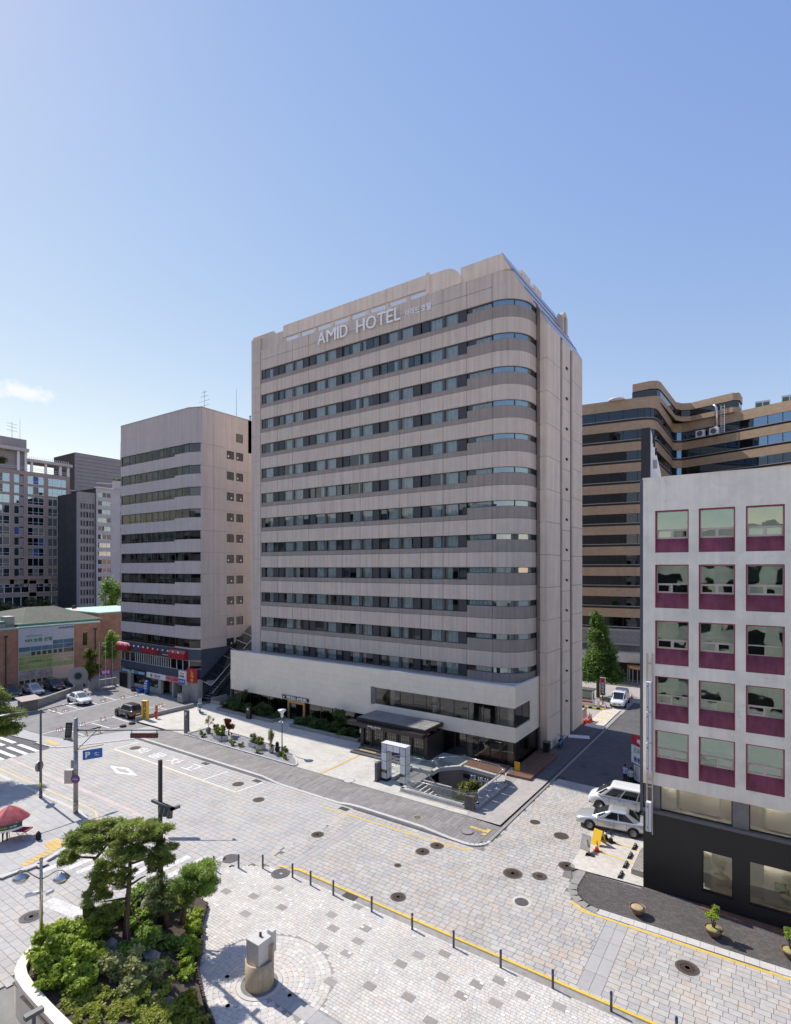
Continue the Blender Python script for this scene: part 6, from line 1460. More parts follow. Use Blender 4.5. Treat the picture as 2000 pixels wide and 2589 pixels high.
# hedge beds along the podium
for x0, x1, lab, nb in ((-59.2,-48.9,'left dark green hedge bed against the glazed podium base',7),(-46.0,-35.9,'right dark green hedge bed beside the porch',8)):
    t = thing('hedge_bed', lab, 'hedge', ((x0+x1)/2, 46, .16)); b = MB(); b.box(x0,x1,45.05,45.25,.1,.5); b.box(x0,x0+.2,45.25,47.3,.1,.5); b.box(x1-.2,x1,45.25,47.3,.1,.5); b.build('stone_edge', mt['granite'], t, world=True)
    b = MB(); b.box(x0+.2,x1-.2,45.25,47.4,.1,.42); b.build('soil', mt['soil'], t, world=True)
    P = []; T = []
    for k in range(nb):
        xc = x0+.8+(x1-x0-1.6)*k/(nb-1); h = random.uniform(.9,1.5); p, tn = blobs(1500, (xc-(x0+x1)/2, .15+random.uniform(-.2,.3), h*.55), (1.15,1.0,h*.62), 10); P.append(p); T.append(tn)
    P = np.concatenate(P); T = np.concatenate(T); obj('foliage', leafmesh('hedge_leaves', P, .1, 'hedge', .6, .35, T*.8), t)
leafy('hedge_tree', 'dark feathery tree rising from the left hedge', 'tree', (-55.5,46.4,.4), [((0,0,2.1),(.7,.6,.5),.5),((-.6,0,1.7),(.6,.6,.4),.3)], 'hedge', .11, 1200, simple_trunk(1.8,.05,limbs=((1.2,.5,0,.6),)), k=9)
leafy('hedge_tree', 'dark spreading shrub tree rising from the right hedge near the porch', 'tree', (-39.3,46.3,.4), [((0,0,1.9),(1.2,.7,.6),.7),((.9,0,1.4),(.8,.6,.5),.4)], 'hedge', .11, 2200, simple_trunk(1.6,.06,limbs=((1.0,.7,0,.6),(1.0,-.6,0,.7))), k=12)
# ---------------------------------------------------------------- bollards and manholes
bl = [(-28.21,21.27),(-27.12,22.27),(-25.86,23.09),(-23.63,23.42),(-22.18,23.44),(-20.46,23.47),(-17.76,23.5),(-15.18,23.52),(-12.79,23.55),(-10.35,23.6),(-7.95,23.74),(-5.53,23.9),(-3.1,24.0)]
bb_ = MB(); bb_.lathe([(.055,0),(.055,.78)], 14); BODY = bb_.mesh('post', mt['slate'], True)
bb_ = MB(); bb_.lathe([(.057,.72),(.057,.79),(.05,.83),(.0,.84)], 14); CAP = bb_.mesh('cap', mt['navy_blue'] if 'navy_blue' in mt else mt['navy'], True)
bb_ = MB(); bb_.lathe([(.0575,.66),(.0575,.71)], 14); BANDM = bb_.mesh('reflective_band', mt['ink_yellow'], True); BANDG = MB().lathe([(.0575,.66),(.0575,.71)], 14).mesh('reflective_band', mt['slate'], True)
ordn = ['leftmost','second','third','fourth','fifth','sixth','seventh','eighth','ninth','tenth','eleventh','twelfth','thirteenth']
for k, (x, y) in enumerate(bl):
    t = thing('bollard', ordn[k]+(' dark bollard at the plaza edge beside the round shrub' if k == 0 else (' dark bollard with a yellow band' if k == 7 else ' dark bollard')+' from the left along the plaza edge'), 'bollard', (x,y,0), group='bollards along the plaza edge')
    obj('post', BODY, t); obj('cap', CAP, t); obj('reflective_band', BANDM if k == 7 else BANDG, t)
def manhole_mesh(r, kind):
    b = MB(); b.lathe([(r,0),(r,.012),(r*.9,.014),(r*.88,.004),(0,.004)], 28)
    if kind == 0:
        for q in (.75,.55,.35): b.lathe([(r*q,.004),(r*q,.012),(r*(q-.09),.012),(r*(q-.09),.004)], 24)
        for k in range(16): a = 2*PI*k/16; b.obox((r*.55*math.cos(a),r*.55*math.sin(a),.008), (r*.3*math.cos(a),r*.3*math.sin(a),0), (-.014*math.sin(a),.014*math.cos(a),0), (0,0,.005))
    elif kind == 1:
        n = 7
        for i in range(-n, n+1):
            for j in range(-n, n+1):
                x, y = i*r*.12, j*r*.12
                if x*x+y*y < (r*.8)**2 and (i+j) % 2 == 0: b.box(x-r*.045,x+r*.045,y-r*.045,y+r*.045,.004,.011,skip='b')
    else:
        b.lathe([(r*.6,.004),(r*.6,.012),(r*.5,.012),(r*.5,.004)], 4); 
        for k in (-1,0,1): b.box(-r*.25,r*.25,k*r*.15-.02,k*r*.15+.02,.004,.011)
    return b
mhs = [(-33.8,29.74,.42,1,'iron','in the side road left of the slab band'),(-26.0,28.17,.40,0,'iron','on the road between the band and the signal pole shadow'),(-18.4,31.57,.42,0,'iron','beside the yellow kerb line, nearer the kerb of two'),(-18.8,30.38,.42,0,'iron','beside the yellow kerb line, farther from the kerb of two'),(-19.2,28.09,.2,2,'iron','tiny one in the middle of the road'),(-17.33,25.4,.40,0,'iron','nearest the line of bollards in mid road'),(-12.95,31.3,.52,0,'iron','with a ringed grid, at the alley mouth'),(-28.42,22.7,.5,1,'iron_grey','large grey one behind the leftmost bollards'),(-24.53,23.3,.5,1,'iron_grey','large grey one across the yellow line by the third bollard'),(-14.23,38.56,.34,1,'iron','in the alley mouth left of the white van'),(-12.0,37.6,.46,1,'iron','in front of the silver sedan bonnet'),(-10.5,34.0,.46,0,'iron','at the corner of the dark brick pavement'),(-11.5,31.93,.40,2,'iron','with a central plate, before the brick pavement'),(-11.43,28.9,.38,1,'iron_grey','set in a pale ring, before the brick pavement corner'),(-3.23,28.5,.46,0,'iron','at the right, by the yellow kerb stones'),(-37.7,30.9,.45,1,'iron','in the painted bay near the kerb'),(-54.0,31.1,.5,1,'iron','in the painted bay by the road letters'),(-14.5,52.05,.42,1,'iron_grey','in the shaded alley, nearer the hotel'),(-12.3,51.4,.42,1,'iron_grey','in the shaded alley, nearer the sign post'),(-32.4,12.9,.5,0,'iron_grey','pale one on the side road beside the planting bed'),(-31.3,17.2,.48,1,'iron_grey','seen between the pines on the zebra stripes')]
for x, y, r_, k, m, lab in mhs:
    t = thing('manhole_cover', 'round '+('brown' if m == 'iron' else 'grey')+' iron cover '+lab, 'manhole cover', (x,y,.002), group='manhole covers'); manhole_mesh(r_, k).build('lid', mt[m], t)
    b = MB(); b.lathe([(r_*1.13,-.01),(r_*1.13,.003),(r_*1.01,.003),(r_*1.01,-.01)], 28) if 'pale ring' not in lab else b.lathe([(r_*1.4,-.01),(r_*1.4,.004),(r_*1.02,.004),(r_*1.02,-.01)], 28); b.build('seat_ring', mt['iron_grey' if 'pale ring' not in lab else 'concrete_light'], t)
for x, y, z, r_, m, lab in ((-21.5,34.03,.165,.32,'iron_grey','with a yellow rim in the hotel pavement'),(-17.55,34.3,.12,.45,'slab_dark','outlined flush one at the pavement corner'),(-30.1,36.6,.165,.5,'granite_light','outlined white one on the forecourt')):
    t = thing('manhole_cover', 'round inset cover '+lab, 'manhole cover', (x,y,z), group='manhole covers'); b = MB(); b.lathe([(r_*.92,-.01),(r_*.92,.006),(0,.006)], 28); b.build('lid', mt[m], t); b = MB(); b.lathe([(r_,-.01),(r_,.008),(r_*.92,.008),(r_*.92,-.01)], 28); b.build('rim', mt['line_yellow' if 'yellow' in lab else 'grey_metal'], t)
for x, y, lab, z in ((-27.1,32.35,'dark drain grate in the gutter where the kerb rises',.004),(-36.9,32.3,'dark drain grate in the gutter at the end of the painted bay',.004),(-44.2,32.4,'dark drain grate in the gutter along the painted bay',.004),(-19.6,23.9,'grey drain grate by the sixth bollard',.004),(-63.9,26.0,'dark drain grate beside the zebra crossing',-.045),(-15.4,48.1,'square dark grate at the alley kerb',.004)):
    t = thing('drain_grate', lab, 'drain', (x,y,z)); b = MB(); b.box(-.42,.42,-.24,.24,-.01,.004)
    b.build('tray', mt['ink'], t)
    for k in range(9): MB().box(-.38+.09*k,-.335+.09*k,-.22,.22,.004,.012).build('bar', mt['iron_grey'], t)
# ---------------------------------------------------------------- fountain stone in the plaza
sc_ = thing('fountain_stone', 'carved stone cylinder with a square block rising from a round pit', 'sculpture', (SCX,SCY,0))
b = MB(); b.lathe([(.63,-.5),(.63,1.12),(.56,1.14),(.5,1.0),(0,1.0)], 40); b.build('drum', mt['sandstone'] if 'sandstone' in mt else mt['concrete_light'], sc_, True)
seg = MB()
for a0, a1, z in ((20,75,1.75),(120,200,1.65)):
    for k in range(8):
        aa = [R(a0+(a1-a0)*q/8) for q in (k,k+1)]; p = [(.632*math.cos(q), .632*math.sin(q)) for q in aa]; q_ = [(.42*math.cos(q), .42*math.sin(q)) for q in aa]
        seg.prism([p[0],p[1],q_[1],q_[0]], 1.0, z)
seg.build('broken_rim', mt['sandstone'] if 'sandstone' in mt else mt['concrete_light'], sc_)
b = MB(); b.box(-.40,.40,-.42,.38,.98,2.08); bevel(b.build('block', mt['granite_light'], sc_), .01); b = MB(); b.box(.1,.42,.36,.6,1.3,2.25); b.build('fin', mt['granite_light'], sc_); b = MB(); b.cyl((0,.05,2.07),(0,.05,2.24),.06,.06,10); b.build('spout', mt['brown_metal'], sc_)
pit = MB(); pit.lathe([(.82,-.55),(.82,.0)], 32); 
o = pit.build('pit_wall', mt['concrete_dark'], plaza, loc=(SCX,SCY,0)); b = MB(); b.lathe([(0.01,-.5),(.83,-.5)], 32); b.build('pit_floor', mt['concrete_dark'], plaza, loc=(SCX,SCY,0)); b = MB(); b.lathe([(.82,-.03),(.82,.012),(1.0,.012),(1.0,-.03)], 40); b.build('pit_rim', mt['granite_light'], plaza, loc=(SCX,SCY,0))
for k, a in enumerate((200,265,10)):
    o = thing('ground_light', ('left','front','right')[k]+' round glass uplight set in the rings round the fountain stone', 'light', (SCX+1.62*math.cos(R(a)), SCY+1.62*math.sin(R(a)), 0), group='uplights round the fountain stone'); b = MB(); b.lathe([(.13,0),(.13,.012),(.1,.012),(.1,.004)], 16); b.build('ring', mt['steel'], o); b = MB(); b.lathe([(.1,.006),(.0,.006)], 16); b.build('lens', mt['carglass_light'], o)
# ---------------------------------------------------------------- planting bed in the foreground
RE = [(-25.4,18.7),(-24.4,17.7),(-22.8,16.5),(-21.75,15.5),(-20.8,14.95),(-19.7,14.4),(-18.6,14.0),(-16.5,12.9)]
BE = [(-28.7,11.5),(-29.1,12.8),(-29.25,14.0),(-29.2,14.9),(-28.9,16.4),(-27.8,18.0),(-26.6,18.9),(-25.4,18.7)]
def dseg(x, y, pl):
    m = 1e9
    for (ax, ay), (bx, by) in zip(pl, pl[1:]):
        t = max(0, min(1, ((x-ax)*(bx-ax)+(y-ay)*(by-ay))/((bx-ax)**2+(by-ay)**2))); m = min(m, math.hypot(x-ax-t*(bx-ax), y-ay-t*(by-ay)))
    return m
def zbed(x, y):
    a = min(1, dseg(x, y, RE)/4.2); c = min(1, dseg(x, y, BE)/2.2); a = a*a*(3-2*a); c = .25+.75*c*c*(3-2*c); return .12+1.12*a*c+.05*math.sin(x*2.1)*math.sin(y*1.7)
bed = MB(); N = 56; idx = {}
for i in range(N):
    for j in range(N):
        q = [(-29.4+13.2*(i+u)/N, 9.5+9.7*(j+v)/N) for u, v in ((0,0),(1,0),(1,1),(0,1))]
        if sum(pip(x, y, BED) for x, y in q) >= 2: bed.face([(x, y, zbed(x, y)) for x, y in q])
o = bed.build('planting_bed', mt['soil'], None, True); o['kind'] = 'structure'
OW = [(-28.75,11.45),(-28.2,11.25),(-27.67,11.01),(-27.27,10.55),(-26.91,10.19),(-26.39,9.87),(-25.82,9.71),(-24.85,9.62),(-23.73,9.59),(-22.81,9.58),(-20.5,9.56),(-16.5,9.5)]; IW = [(-28.4,11.65),(-27.95,11.45),(-27.3,11.15),(-26.79,10.6),(-26.29,10.27),(-25.78,10.13),(-25.3,10.07),(-24.8,10.02),(-23.81,9.98),(-22.87,9.96),(-20.5,9.96),(-16.5,9.9)]
hw = [.5,.95,1.38,1.46]+[1.48]*8; ww = MB()
for k in range(len(OW)-1):
    a, c, d, e = OW[k], OW[k+1], IW[k+1], IW[k]; h0, h1 = hw[k], hw[k+1]
    ww.face([(*a,-.05),(*c,-.05),(*c,h1),(*a,h0)]); ww.face([(*a,h0),(*c,h1),(*d,h1),(*e,h0)]); ww.face([(*d,.2),(*e,.2),(*e,h0),(*d,h1)])
ww.v = [v for v in ww.v]
o = ww.build('retaining_wall', mt['white_wall'], None, True); es = o.modifiers.new('edge', 'EDGE_SPLIT'); es.split_angle = R(40); tag(o, 'smooth white curved retaining wall round the planting bed', 'wall')
lg = thing('log_edging', 'row of short brown log posts edging the planting bed by the plaza', 'edging', (-22.5,16.2,0))
LM = MB().cyl((0,0,-.05),(0,0,.28),.055,.05,7).mesh('log', mt['bark'])
for (ax, ay), (bx, by) in zip(RE, RE[1:]):
    L = math.hypot(bx-ax, by-ay); n = int(L/.125)
    for k in range(n): o = obj('log', LM, lg, (ax+(bx-ax)*k/n, ay+(by-ay)*k/n, random.uniform(-.03,.03)), world=True)
CR = Vector((math.cos(THETA), math.sin(THETA), 0))
def pine(label, base, trunk, pads, limbs, n=3000, size=.12, mat='pine', bark='bark_red', r0=.17):
    t = thing('pine_tree', label, 'pine tree', base); b = MB(); pts = [tuple(CR*dr+Vector((0,0,z-base[2]))) for dr, z in trunk]; k = len(pts)
    b.tube(pts, [r0*(1-.72*i/(k-1)) for i in range(k)], 9)
    for (dr0, z0), (dr1, z1, dp) in limbs:
        p0 = CR*dr0+Vector((0,0,z0-base[2])); vv = Vector((-CR.y, CR.x, 0)); p1 = CR*dr1+vv*dp+Vector((0,0,z1-base[2])); m = (p0+p1)/2+Vector((random.uniform(-.12,.12),random.uniform(-.12,.12),random.uniform(-.05,.18)))
        b.tube([p0, m, p1], [.06,.045,.02], 6)
    b.build('trunk', mt[bark], t, True); P = []; T = []; vv = Vector((-CR.y, CR.x, 0))
    for dr, z, rx, rz, dp in pads:
        rx *= 1.22; rz *= 1.2; c = CR*dr+vv*dp+Vector((0,0,z-base[2])); m = int(n*(rx/.8)**2); p, tn = blobs(m, tuple(c), (rx,rx,rz), 12, .4, flat=.85); P.append(p); T.append(np.clip(tn+.5*(p[:,2]-c.z)/rz, 0, 1))  # needles toned lighter towards each pad's top, painting in the top light
    P = np.concatenate(P); T = np.concatenate(T); obj('crown', leafmesh('pine_needles', P, size, mat, .16, .5, T), t); return t
pine('twisted red pine at the left with a snaking trunk and flat crown', (-27.84,13.58,zbed(-27.84,13.58)-.05), [(0,.85),(-.1,2.0),(.3,3.0),(.43,3.4),(.69,3.93),(.35,4.12),(.74,4.54),(.6,4.9),(.4,5.3)], [(.1,5.45,.85,.42,0),(.95,5.5,.85,.42,.3),(-.75,4.35,.55,.22,0),(-1.0,4.15,.35,.16,-.2),(-.45,5.0,.65,.32,-.3),(.5,5.2,.7,.35,-.6),(1.35,4.9,.5,.3,.4)], [((.4,4.2),(-.75,4.3,0)),((.7,4.5),(1.2,4.8,.3)),((.6,4.9),(-.4,5.0,-.3)),((.6,4.9),(.9,5.4,.3))])
pn = pine('tall straight pine in the middle of the planting bed', (-25.02,13.94,zbed(-25.02,13.94)-.05), [(0,.85),(.03,1.7),(.07,2.55),(.17,3.76),(.22,4.97),(.35,5.9)], [(.55,6.15,.85,.42,0),(1.3,5.85,.75,.42,.2),(1.75,5.1,.62,.42,0),(1.5,4.65,.4,.25,-.2),(.0,5.5,.65,.4,-.3),(-.7,4.75,.6,.34,0),(-.3,4.1,.45,.3,-.5),(-1.15,3.75,.62,.4,.1),(-1.45,2.95,.6,.42,0),(-1.0,2.45,.6,.36,-.3),(-.35,2.75,.4,.3,-.5),(.35,4.35,.35,.28,-.4),(.6,5.4,.6,.35,-.6)], [((.1,3.0),(-1.2,2.8,0)),((.15,3.5),(-1.1,3.7,.1)),((.2,3.6),(1.0,4.1,-.1)),((.2,4.4),(-.7,4.6,0)),((.2,4.6),(1.6,5.0,0)),((.3,5.4),(1.2,5.8,.2)),((.05,2.4),(.95,3.0,.3))], bark='bark')
for dx, dy in ((-.9,-.3),(.9,-.4),(.2,.9)): b = MB(); b.cyl((dx,dy,-.05),(dx*.08,dy*.08,1.5),.03,.025,6); b.build('prop', mt['wood'], pn)
pine('broad pruned pine with a round dome crown beside the first bollards', (-24.46,16.54,zbed(-24.46,16.54)-.05), [(0,.6),(.1,1.3),(.3,1.9),(.6,2.4)], [(.75,3.15,1.0,.6,0),(1.25,2.75,.75,.55,.2),(.4,2.75,.8,.6,-.4),(.9,2.5,.8,.4,-.3)], [((.2,1.7),(1.0,2.3,.2)),((.1,1.4),(-.5,2.1,0))], n=3200, size=.10, mat='tree', bark='bark')
pine('blue green low pine leaning in front of the signal pole', (-24.9,16.0,zbed(-24.9,16.0)-.05), [(0,.6),(-.1,1.2),(-.25,1.9),(-.3,2.5)], [(-.35,2.75,.65,.5,0),(.1,2.2,.7,.5,-.3),(-.5,2.0,.5,.4,-.2)], [((-.1,1.3),(.2,2.0,-.2))], n=2400, size=.10, mat='pine_blue', bark='bark')
def mass(name, label, spots, mat, size, n, cat='shrub', aspect=.7, k=10, up=.5):
    cx = sum(s[0] for s in spots)/len(spots); cy = sum(s[1] for s in spots)/len(spots); t = thing(name, label, cat, (cx,cy,0)); P = []; T = []
    for x, y, rx, h in spots:
        zb = zbed(x, y); p, tn = blobs(int(n*rx*rx), (x-cx, y-cy, zb+h*.42), (rx,rx,h*.6), k*2, .3); P.append(p); T.append(np.clip(tn*.75+.4*(p[:,2]-zb)/h, 0, 1))  # upper leaves toned lighter, top light put into their colour
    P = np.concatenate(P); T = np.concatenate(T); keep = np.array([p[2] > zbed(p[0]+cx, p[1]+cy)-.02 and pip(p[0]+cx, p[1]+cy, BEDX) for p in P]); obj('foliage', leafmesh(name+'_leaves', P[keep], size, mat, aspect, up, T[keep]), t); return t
BEDX = [(p[0]*1.0+(.25 if p[0] > -22 else -.1), p[1]+(.15 if p[1] > 13 else 0)) for p in BED]
mass('leafy_bush', 'large bright green leafy bush behind the white wall', [(-27.0,11.7,.9,1.1),(-26.3,11.3,1.0,1.3),(-25.3,11.2,1.1,1.4),(-25.9,12.3,1.0,1.2),(-24.6,11.7,1.1,1.3),(-24.3,10.7,.8,.9),(-27.6,12.4,.8,.9),(-23.5,11.1,.9,.9)], 'bush', .085, 4200)
mass('grey_bush', 'grey green fine leaved bush in the middle of the bed', [(-22.6,12.9,.9,1.1),(-23.3,12.3,.7,.9),(-22.0,13.5,.7,1.0),(-21.9,12.4,.6,.7)], 'grey', .075, 3000)
mass('dark_undergrowth', 'dark green undergrowth below the pines', [(-26.8,14.6,.9,.8),(-25.6,15.0,.9,.7),(-26.3,13.3,.9,.9),(-24.2,14.6,.9,.7),(-24.0,13.4,.7,.6),(-27.4,16.0,1.0,.8),(-26.2,16.6,.9,.7),(-23.6,15.4,.7,.5)], 'tree', .085, 2600)
mass('edge_shrubs', 'row of small bright shrubs along the log edging', [(-24.7,17.2,.6,.6),(-23.9,16.8,.55,.55),(-23.2,16.1,.55,.6),(-22.6,15.6,.55,.6),(-22.1,15.1,.5,.55),(-21.5,14.8,.45,.45)], 'bush', .07, 3600)
mass('ground_cover', 'yellow green ground cover at the bottom of the bed', [(-21.6,12.2,.8,.3),(-20.7,12.6,.8,.32),(-20.0,13.0,.8,.3),(-19.2,13.0,.7,.3),(-21.0,11.6,.8,.3),(-20.0,12.0,.9,.3),(-18.6,12.6,.8,.3),(-22.3,11.4,.6,.25),(-19.0,13.6,.5,.3),(-21.4,13.6,.6,.3),(-22.8,10.6,.6,.25),(-21.5,10.6,.7,.25),(-22.7,14.3,.6,.3),(-25.0,17.9,.5,.3),(-26.5,17.6,.7,.35)], 'cover', .06, 3400, 'ground cover')
mass('lime_shrub', 'lime green shrub at the lower right of the bed', [(-19.9,13.75,.6,.75),(-19.5,13.4,.5,.6)], 'lime', .09, 3000)
mass('back_edge_shrubs', 'pale flowering shrubs on the road side of the bed', [(-28.7,12.9,.45,.6),(-28.8,13.8,.45,.55),(-28.6,14.8,.5,.6),(-28.2,15.8,.5,.6)], 'pale', .07, 2600)
def rock(name, label, x, y, s, z=0):
    import bmesh
    bm = bmesh.new(); bmesh.ops.create_icosphere(bm, subdivisions=2, radius=1)
    ph = random.random()*9
    for v in bm.verts:
        f = 1+.22*math.sin(v.co.x*3+ph)+.18*math.cos(v.co.y*4+ph*2)+.12*math.sin(v.co.z*5+ph); v.co = Vector((v.co.x*s[0]*f, v.co.y*s[1]*f, v.co.z*s[2]*f))
    me = bpy.data.meshes.new(name); bm.to_mesh(me); bm.free(); me.materials.append(mt['rock']); tag(obj(name, me, None, (x,y,zbed(x,y)+z)), label, 'rock', 'garden rocks')
rock('garden_rock', 'large pale boulder behind the signal pole', -26.2, 15.9, (.6,.5,.6), .25); rock('garden_rock', 'flat grey rock in front of the middle pine', -24.7, 13.1, (.45,.35,.3)); rock('garden_rock', 'pointed grey rock right of the middle pine', -23.4, 14.2, (.42,.32,.35), .05); rock('garden_rock', 'flat stepping stone at the foot of the grey bush', -21.3, 12.9, (.4,.28,.12)); rock('garden_rock', 'second flat stepping stone near the lime shrub', -20.7, 13.4, (.3,.25,.12)); rock('garden_rock', 'small white stone by the boulder', -25.7, 15.4, (.2,.16,.15), .05)
# ================================================================ POLES AND SIGNS
VV = Vector((-CR.y, CR.x, 0))
sl_ = thing('street_lamp', 'tall dark grey street lamp with two long arms at the pavement corner', 'street lamp', (-48.3,19.92,.12))
b = MB(); b.cyl((0,0,0),(0,0,.5),.13,.12,12); b.cyl((0,0,.5),(0,0,7.05),.105,.07,12); b.build('pole', mt['grey_metal'], sl_, True)
for s_ in (-1,1):
    b = MB(); b.tube([(0,0,6.95),(.1*s_,1.0*s_,7.05),(.25*s_,2.1*s_,7.12)], [.05,.045,.04], 8); b.build('arm', mt['grey_metal'], sl_, True)
    b = MB(); b.lathe([(.02,-.05),(.11,0),(.12,.5),(.07,.85),(.02,.95)], 12); o = b.build('lamp_head', mt['steel_dull'], sl_, True, (.25*s_,2.05*s_,7.1)); o.rotation_euler = (-PI/2*s_, 0, -.1); o.scale = (1.3,.5,1)
b = MB(); b.cyl((-.09,-.05,2.5),(-.13,-.07,2.5),.42,.42,20); b.build('round_sign', mt['steel_dull'], sl_); b = MB(); b.box(.08,.36,-.16,-.14,1.0,1.28); b.build('yellow_notice', M('hi_vis', (.62,.75,.02), .5), sl_)
cp = thing('camera_mast', 'thick grey steel mast with long arm, blue P sign and control boxes', 'mast', (-43.09,20.16,.12))
b = MB(); b.cyl((0,0,0),(0,0,.9),.17,.17,10); b.cyl((0,0,.9),(0,0,4.6),.165,.155,10); b.cyl((0,0,4.6),(0,0,7.12),.15,.145,10); b.build('mast', mt['steel_dull'], cp, True)
for k in range(3): b = MB(); a = CR*-.02; b.obox(Vector((0,0,.22+.26*k))-VV*.172, CR*.1+Vector((0,0,.08)), VV*.004, Vector((0,0,.05))); b.build('hazard_stripe', mt['ink_yellow'], cp)
b = MB(); b.tube([tuple(Vector((0,0,6.22))+CR*q) for q in (.12,2,5,8.6)], [.07,.06,.05,.035], 8); b.bar(Vector((0,0,4.75))+CR*.1, Vector((0,0,6.15))+CR*1.55, .05); b.build('arm', mt['grey_metal'], cp, True)
b = MB(); b.obox(Vector((0,0,5.82))+CR*5.15, CR*1.02, VV*.09, Vector((0,0,.17))); o = b.build('message_board', mt['brown_metal'], cp); text('주정차단속중', 'ink_red', o, tuple(Vector((0,0,5.82))+CR*5.15-VV*.1), 1.7, .2, extrude=.004, rot=(PI/2,0,THETA), world=False)
for q in (4.2,6.1): b = MB(); b.bar(Vector((0,0,6.2))+CR*q, Vector((0,0,5.98))+CR*q, .04); b.build('hanger', mt['grey_metal'], cp)
b = MB(); b.lathe([(.05,.1),(.1,.05),(.11,-.05),(.07,-.13),(.001,-.15)], 12, tuple(Vector((0,0,5.98))+CR*8.5)); b.build('dome_camera', mt['white_metal'], cp, True)
D1 = (CR*.93+VV*.36).normalized(); b = MB(); b.bar(Vector((0,0,4.72)), Vector((0,0,4.92))+D1*1.85, .04); b.build('sign_bracket', mt['grey_metal'], cp)
c_ = Vector((0,0,4.28))+D1*1.12; nrm_ = Vector((D1.y,-D1.x,0)); b = MB(); b.obox(c_+Vector((0,0,.02)), D1*.66+Vector((0,0,.04)), nrm_*.03, Vector((0,0,.36))); o = b.build('parking_sign', mt['blue'], cp)
rzP = math.atan2(D1.y, D1.x); text('P', 'ink_white', o, tuple(c_-D1*.32+nrm_*.035), .32, .46, extrude=.004, bold=.03, rot=(PI/2,0,rzP), world=False); text('←', 'ink_white', o, tuple(c_+D1*.28+nrm_*.035+Vector((0,0,.08))), .36, .12, extrude=.004, bold=.02, rot=(PI/2,0,rzP), world=False); text('100m', 'ink_white', o, tuple(c_+D1*.28+nrm_*.035-Vector((0,0,.08))), .3, .09, extrude=.004, rot=(PI/2,0,rzP), world=False)
b = MB(); b.obox(Vector((0,0,2.75))-CR*.48+VV*.05, CR*.3, VV*.2, Vector((0,0,.5))); b.build('control_box', mt['cabinet'] if 'cabinet' in mt else mt['concrete_light'], cp); b = MB(); b.obox(Vector((0,0,3.75))-CR*.02-VV*.2, CR*.2, VV*.06, Vector((0,0,.3))); b.build('meter_box', mt['opaque_grey'], cp); b = MB(); b.obox(Vector((0,0,3.6))+CR*.14-VV*.27, CR*.1, VV*.02, Vector((0,0,.14))); b.build('sticker', mt['skyblue'], cp)
b = MB(); p = Vector((0,0,2.62))+CR*.1-VV*.2; b.cyl(p, p-VV*.03, .33, .33, 24); o = b.build('no_parking_sign', mt['ink_red'], cp); b = MB(); b.cyl(p-VV*.03, p-VV*.04, .26, .26, 24); b.build('face', mt['blue'], o); text('주차금지', 'ink_white', o, tuple(p-VV*.05), .4, .1, extrude=.003, rot=(PI/2,0,THETA), world=False); b = MB(); b.obox(p-VV*.045, CR*.22-Vector((0,0,.22)), VV*.002, (CR+Vector((0,0,1)))*.03); b.build('slash', mt['ink_red'], o)
fp = thing('floodlight_pole', 'slender black square pole with three floodlights above the planting bed', 'light pole', (-25.36,15.92,.8)); b = MB(); b.box(-.075,.075,-.075,.075,-.3,8.05); b.build('pole', mt['black_metal'], fp); b = MB(); b.box(-.1,.1,-.1,.1,-.3,4.5); b.build('sleeve', mt['black_metal'], fp)
b = MB(); b.box(-.55,1.25,-.16,.0,5.85,5.98); b.box(1.1,1.25,-.16,.3,5.85,5.98); b.build('bracket', mt['grey_metal'], fp)
for k in range(3): b = MB(); b.cyl((.3+.35*k,-.08,5.82),(.3+.35*k,-.14,5.45),.11,.15,10); b.build('floodlight', mt['grey_metal'], fp)
tl_ = thing('twin_lamp_pole', 'chrome pole with two dish lamps and cameras behind the white wall', 'lamp post', (-26.75,11.05,1.2)); b = MB(); b.cyl((0,0,-.1),(0,0,4.35),.075,.06,12); b.lathe([(.07,4.3),(.08,4.35),(.03,4.45),(0,4.46)], 12); b.build('pole', mt['steel_warm'] if 'steel_warm' in mt else mt['steel'], tl_, True)
for s_ in (-1,1):
    b = MB(); b.tube([tuple(CR*(s_*q)+Vector((0,0,z))) for q, z in ((.05,3.5),(.3,3.62),(.65,3.85),(.95,3.88),(1.3,3.6))], .022, 6); b.build('arm', mt['grey_metal'], tl_, True)
    c_ = CR*(s_*.9); b = MB(); b.lathe([(.02,3.82),(.05,3.72),(.25,3.62),(.34,3.52),(.30,3.48),(.2,3.36),(0.001,3.3)], 20, (c_.x,c_.y,0)); b.build('dish_lamp', mt['steel'], tl_, True)
for q, d in ((-.35,-.25),(.35,.2)): b = MB(); b.bar(Vector((0,0,2.95)), CR*q+VV*d*.2+Vector((0,0,2.9)), .03); b.obox(CR*q*1.0+VV*d*.3+Vector((0,0,2.86)), CR*.07*(1 if q > 0 else 3)+VV*.12, VV*.06, Vector((0,0,.07))); b.build('camera', mt['white_metal'], tl_)
gl_ = thing('wall_light', 'dark grey angled path light standing at the white wall', 'light', (-23.0,9.25,0)); b = MB(); b.box(-.05,.05,-.05,.05,0,1.6); b.build('post', mt['grey_metal'], gl_); b = MB(); b.obox((0,0,1.66), CR*.19+VV*.25, CR*.09-VV*.07, Vector((0,0,.08))); b.build('head', mt['grey_metal'], gl_)
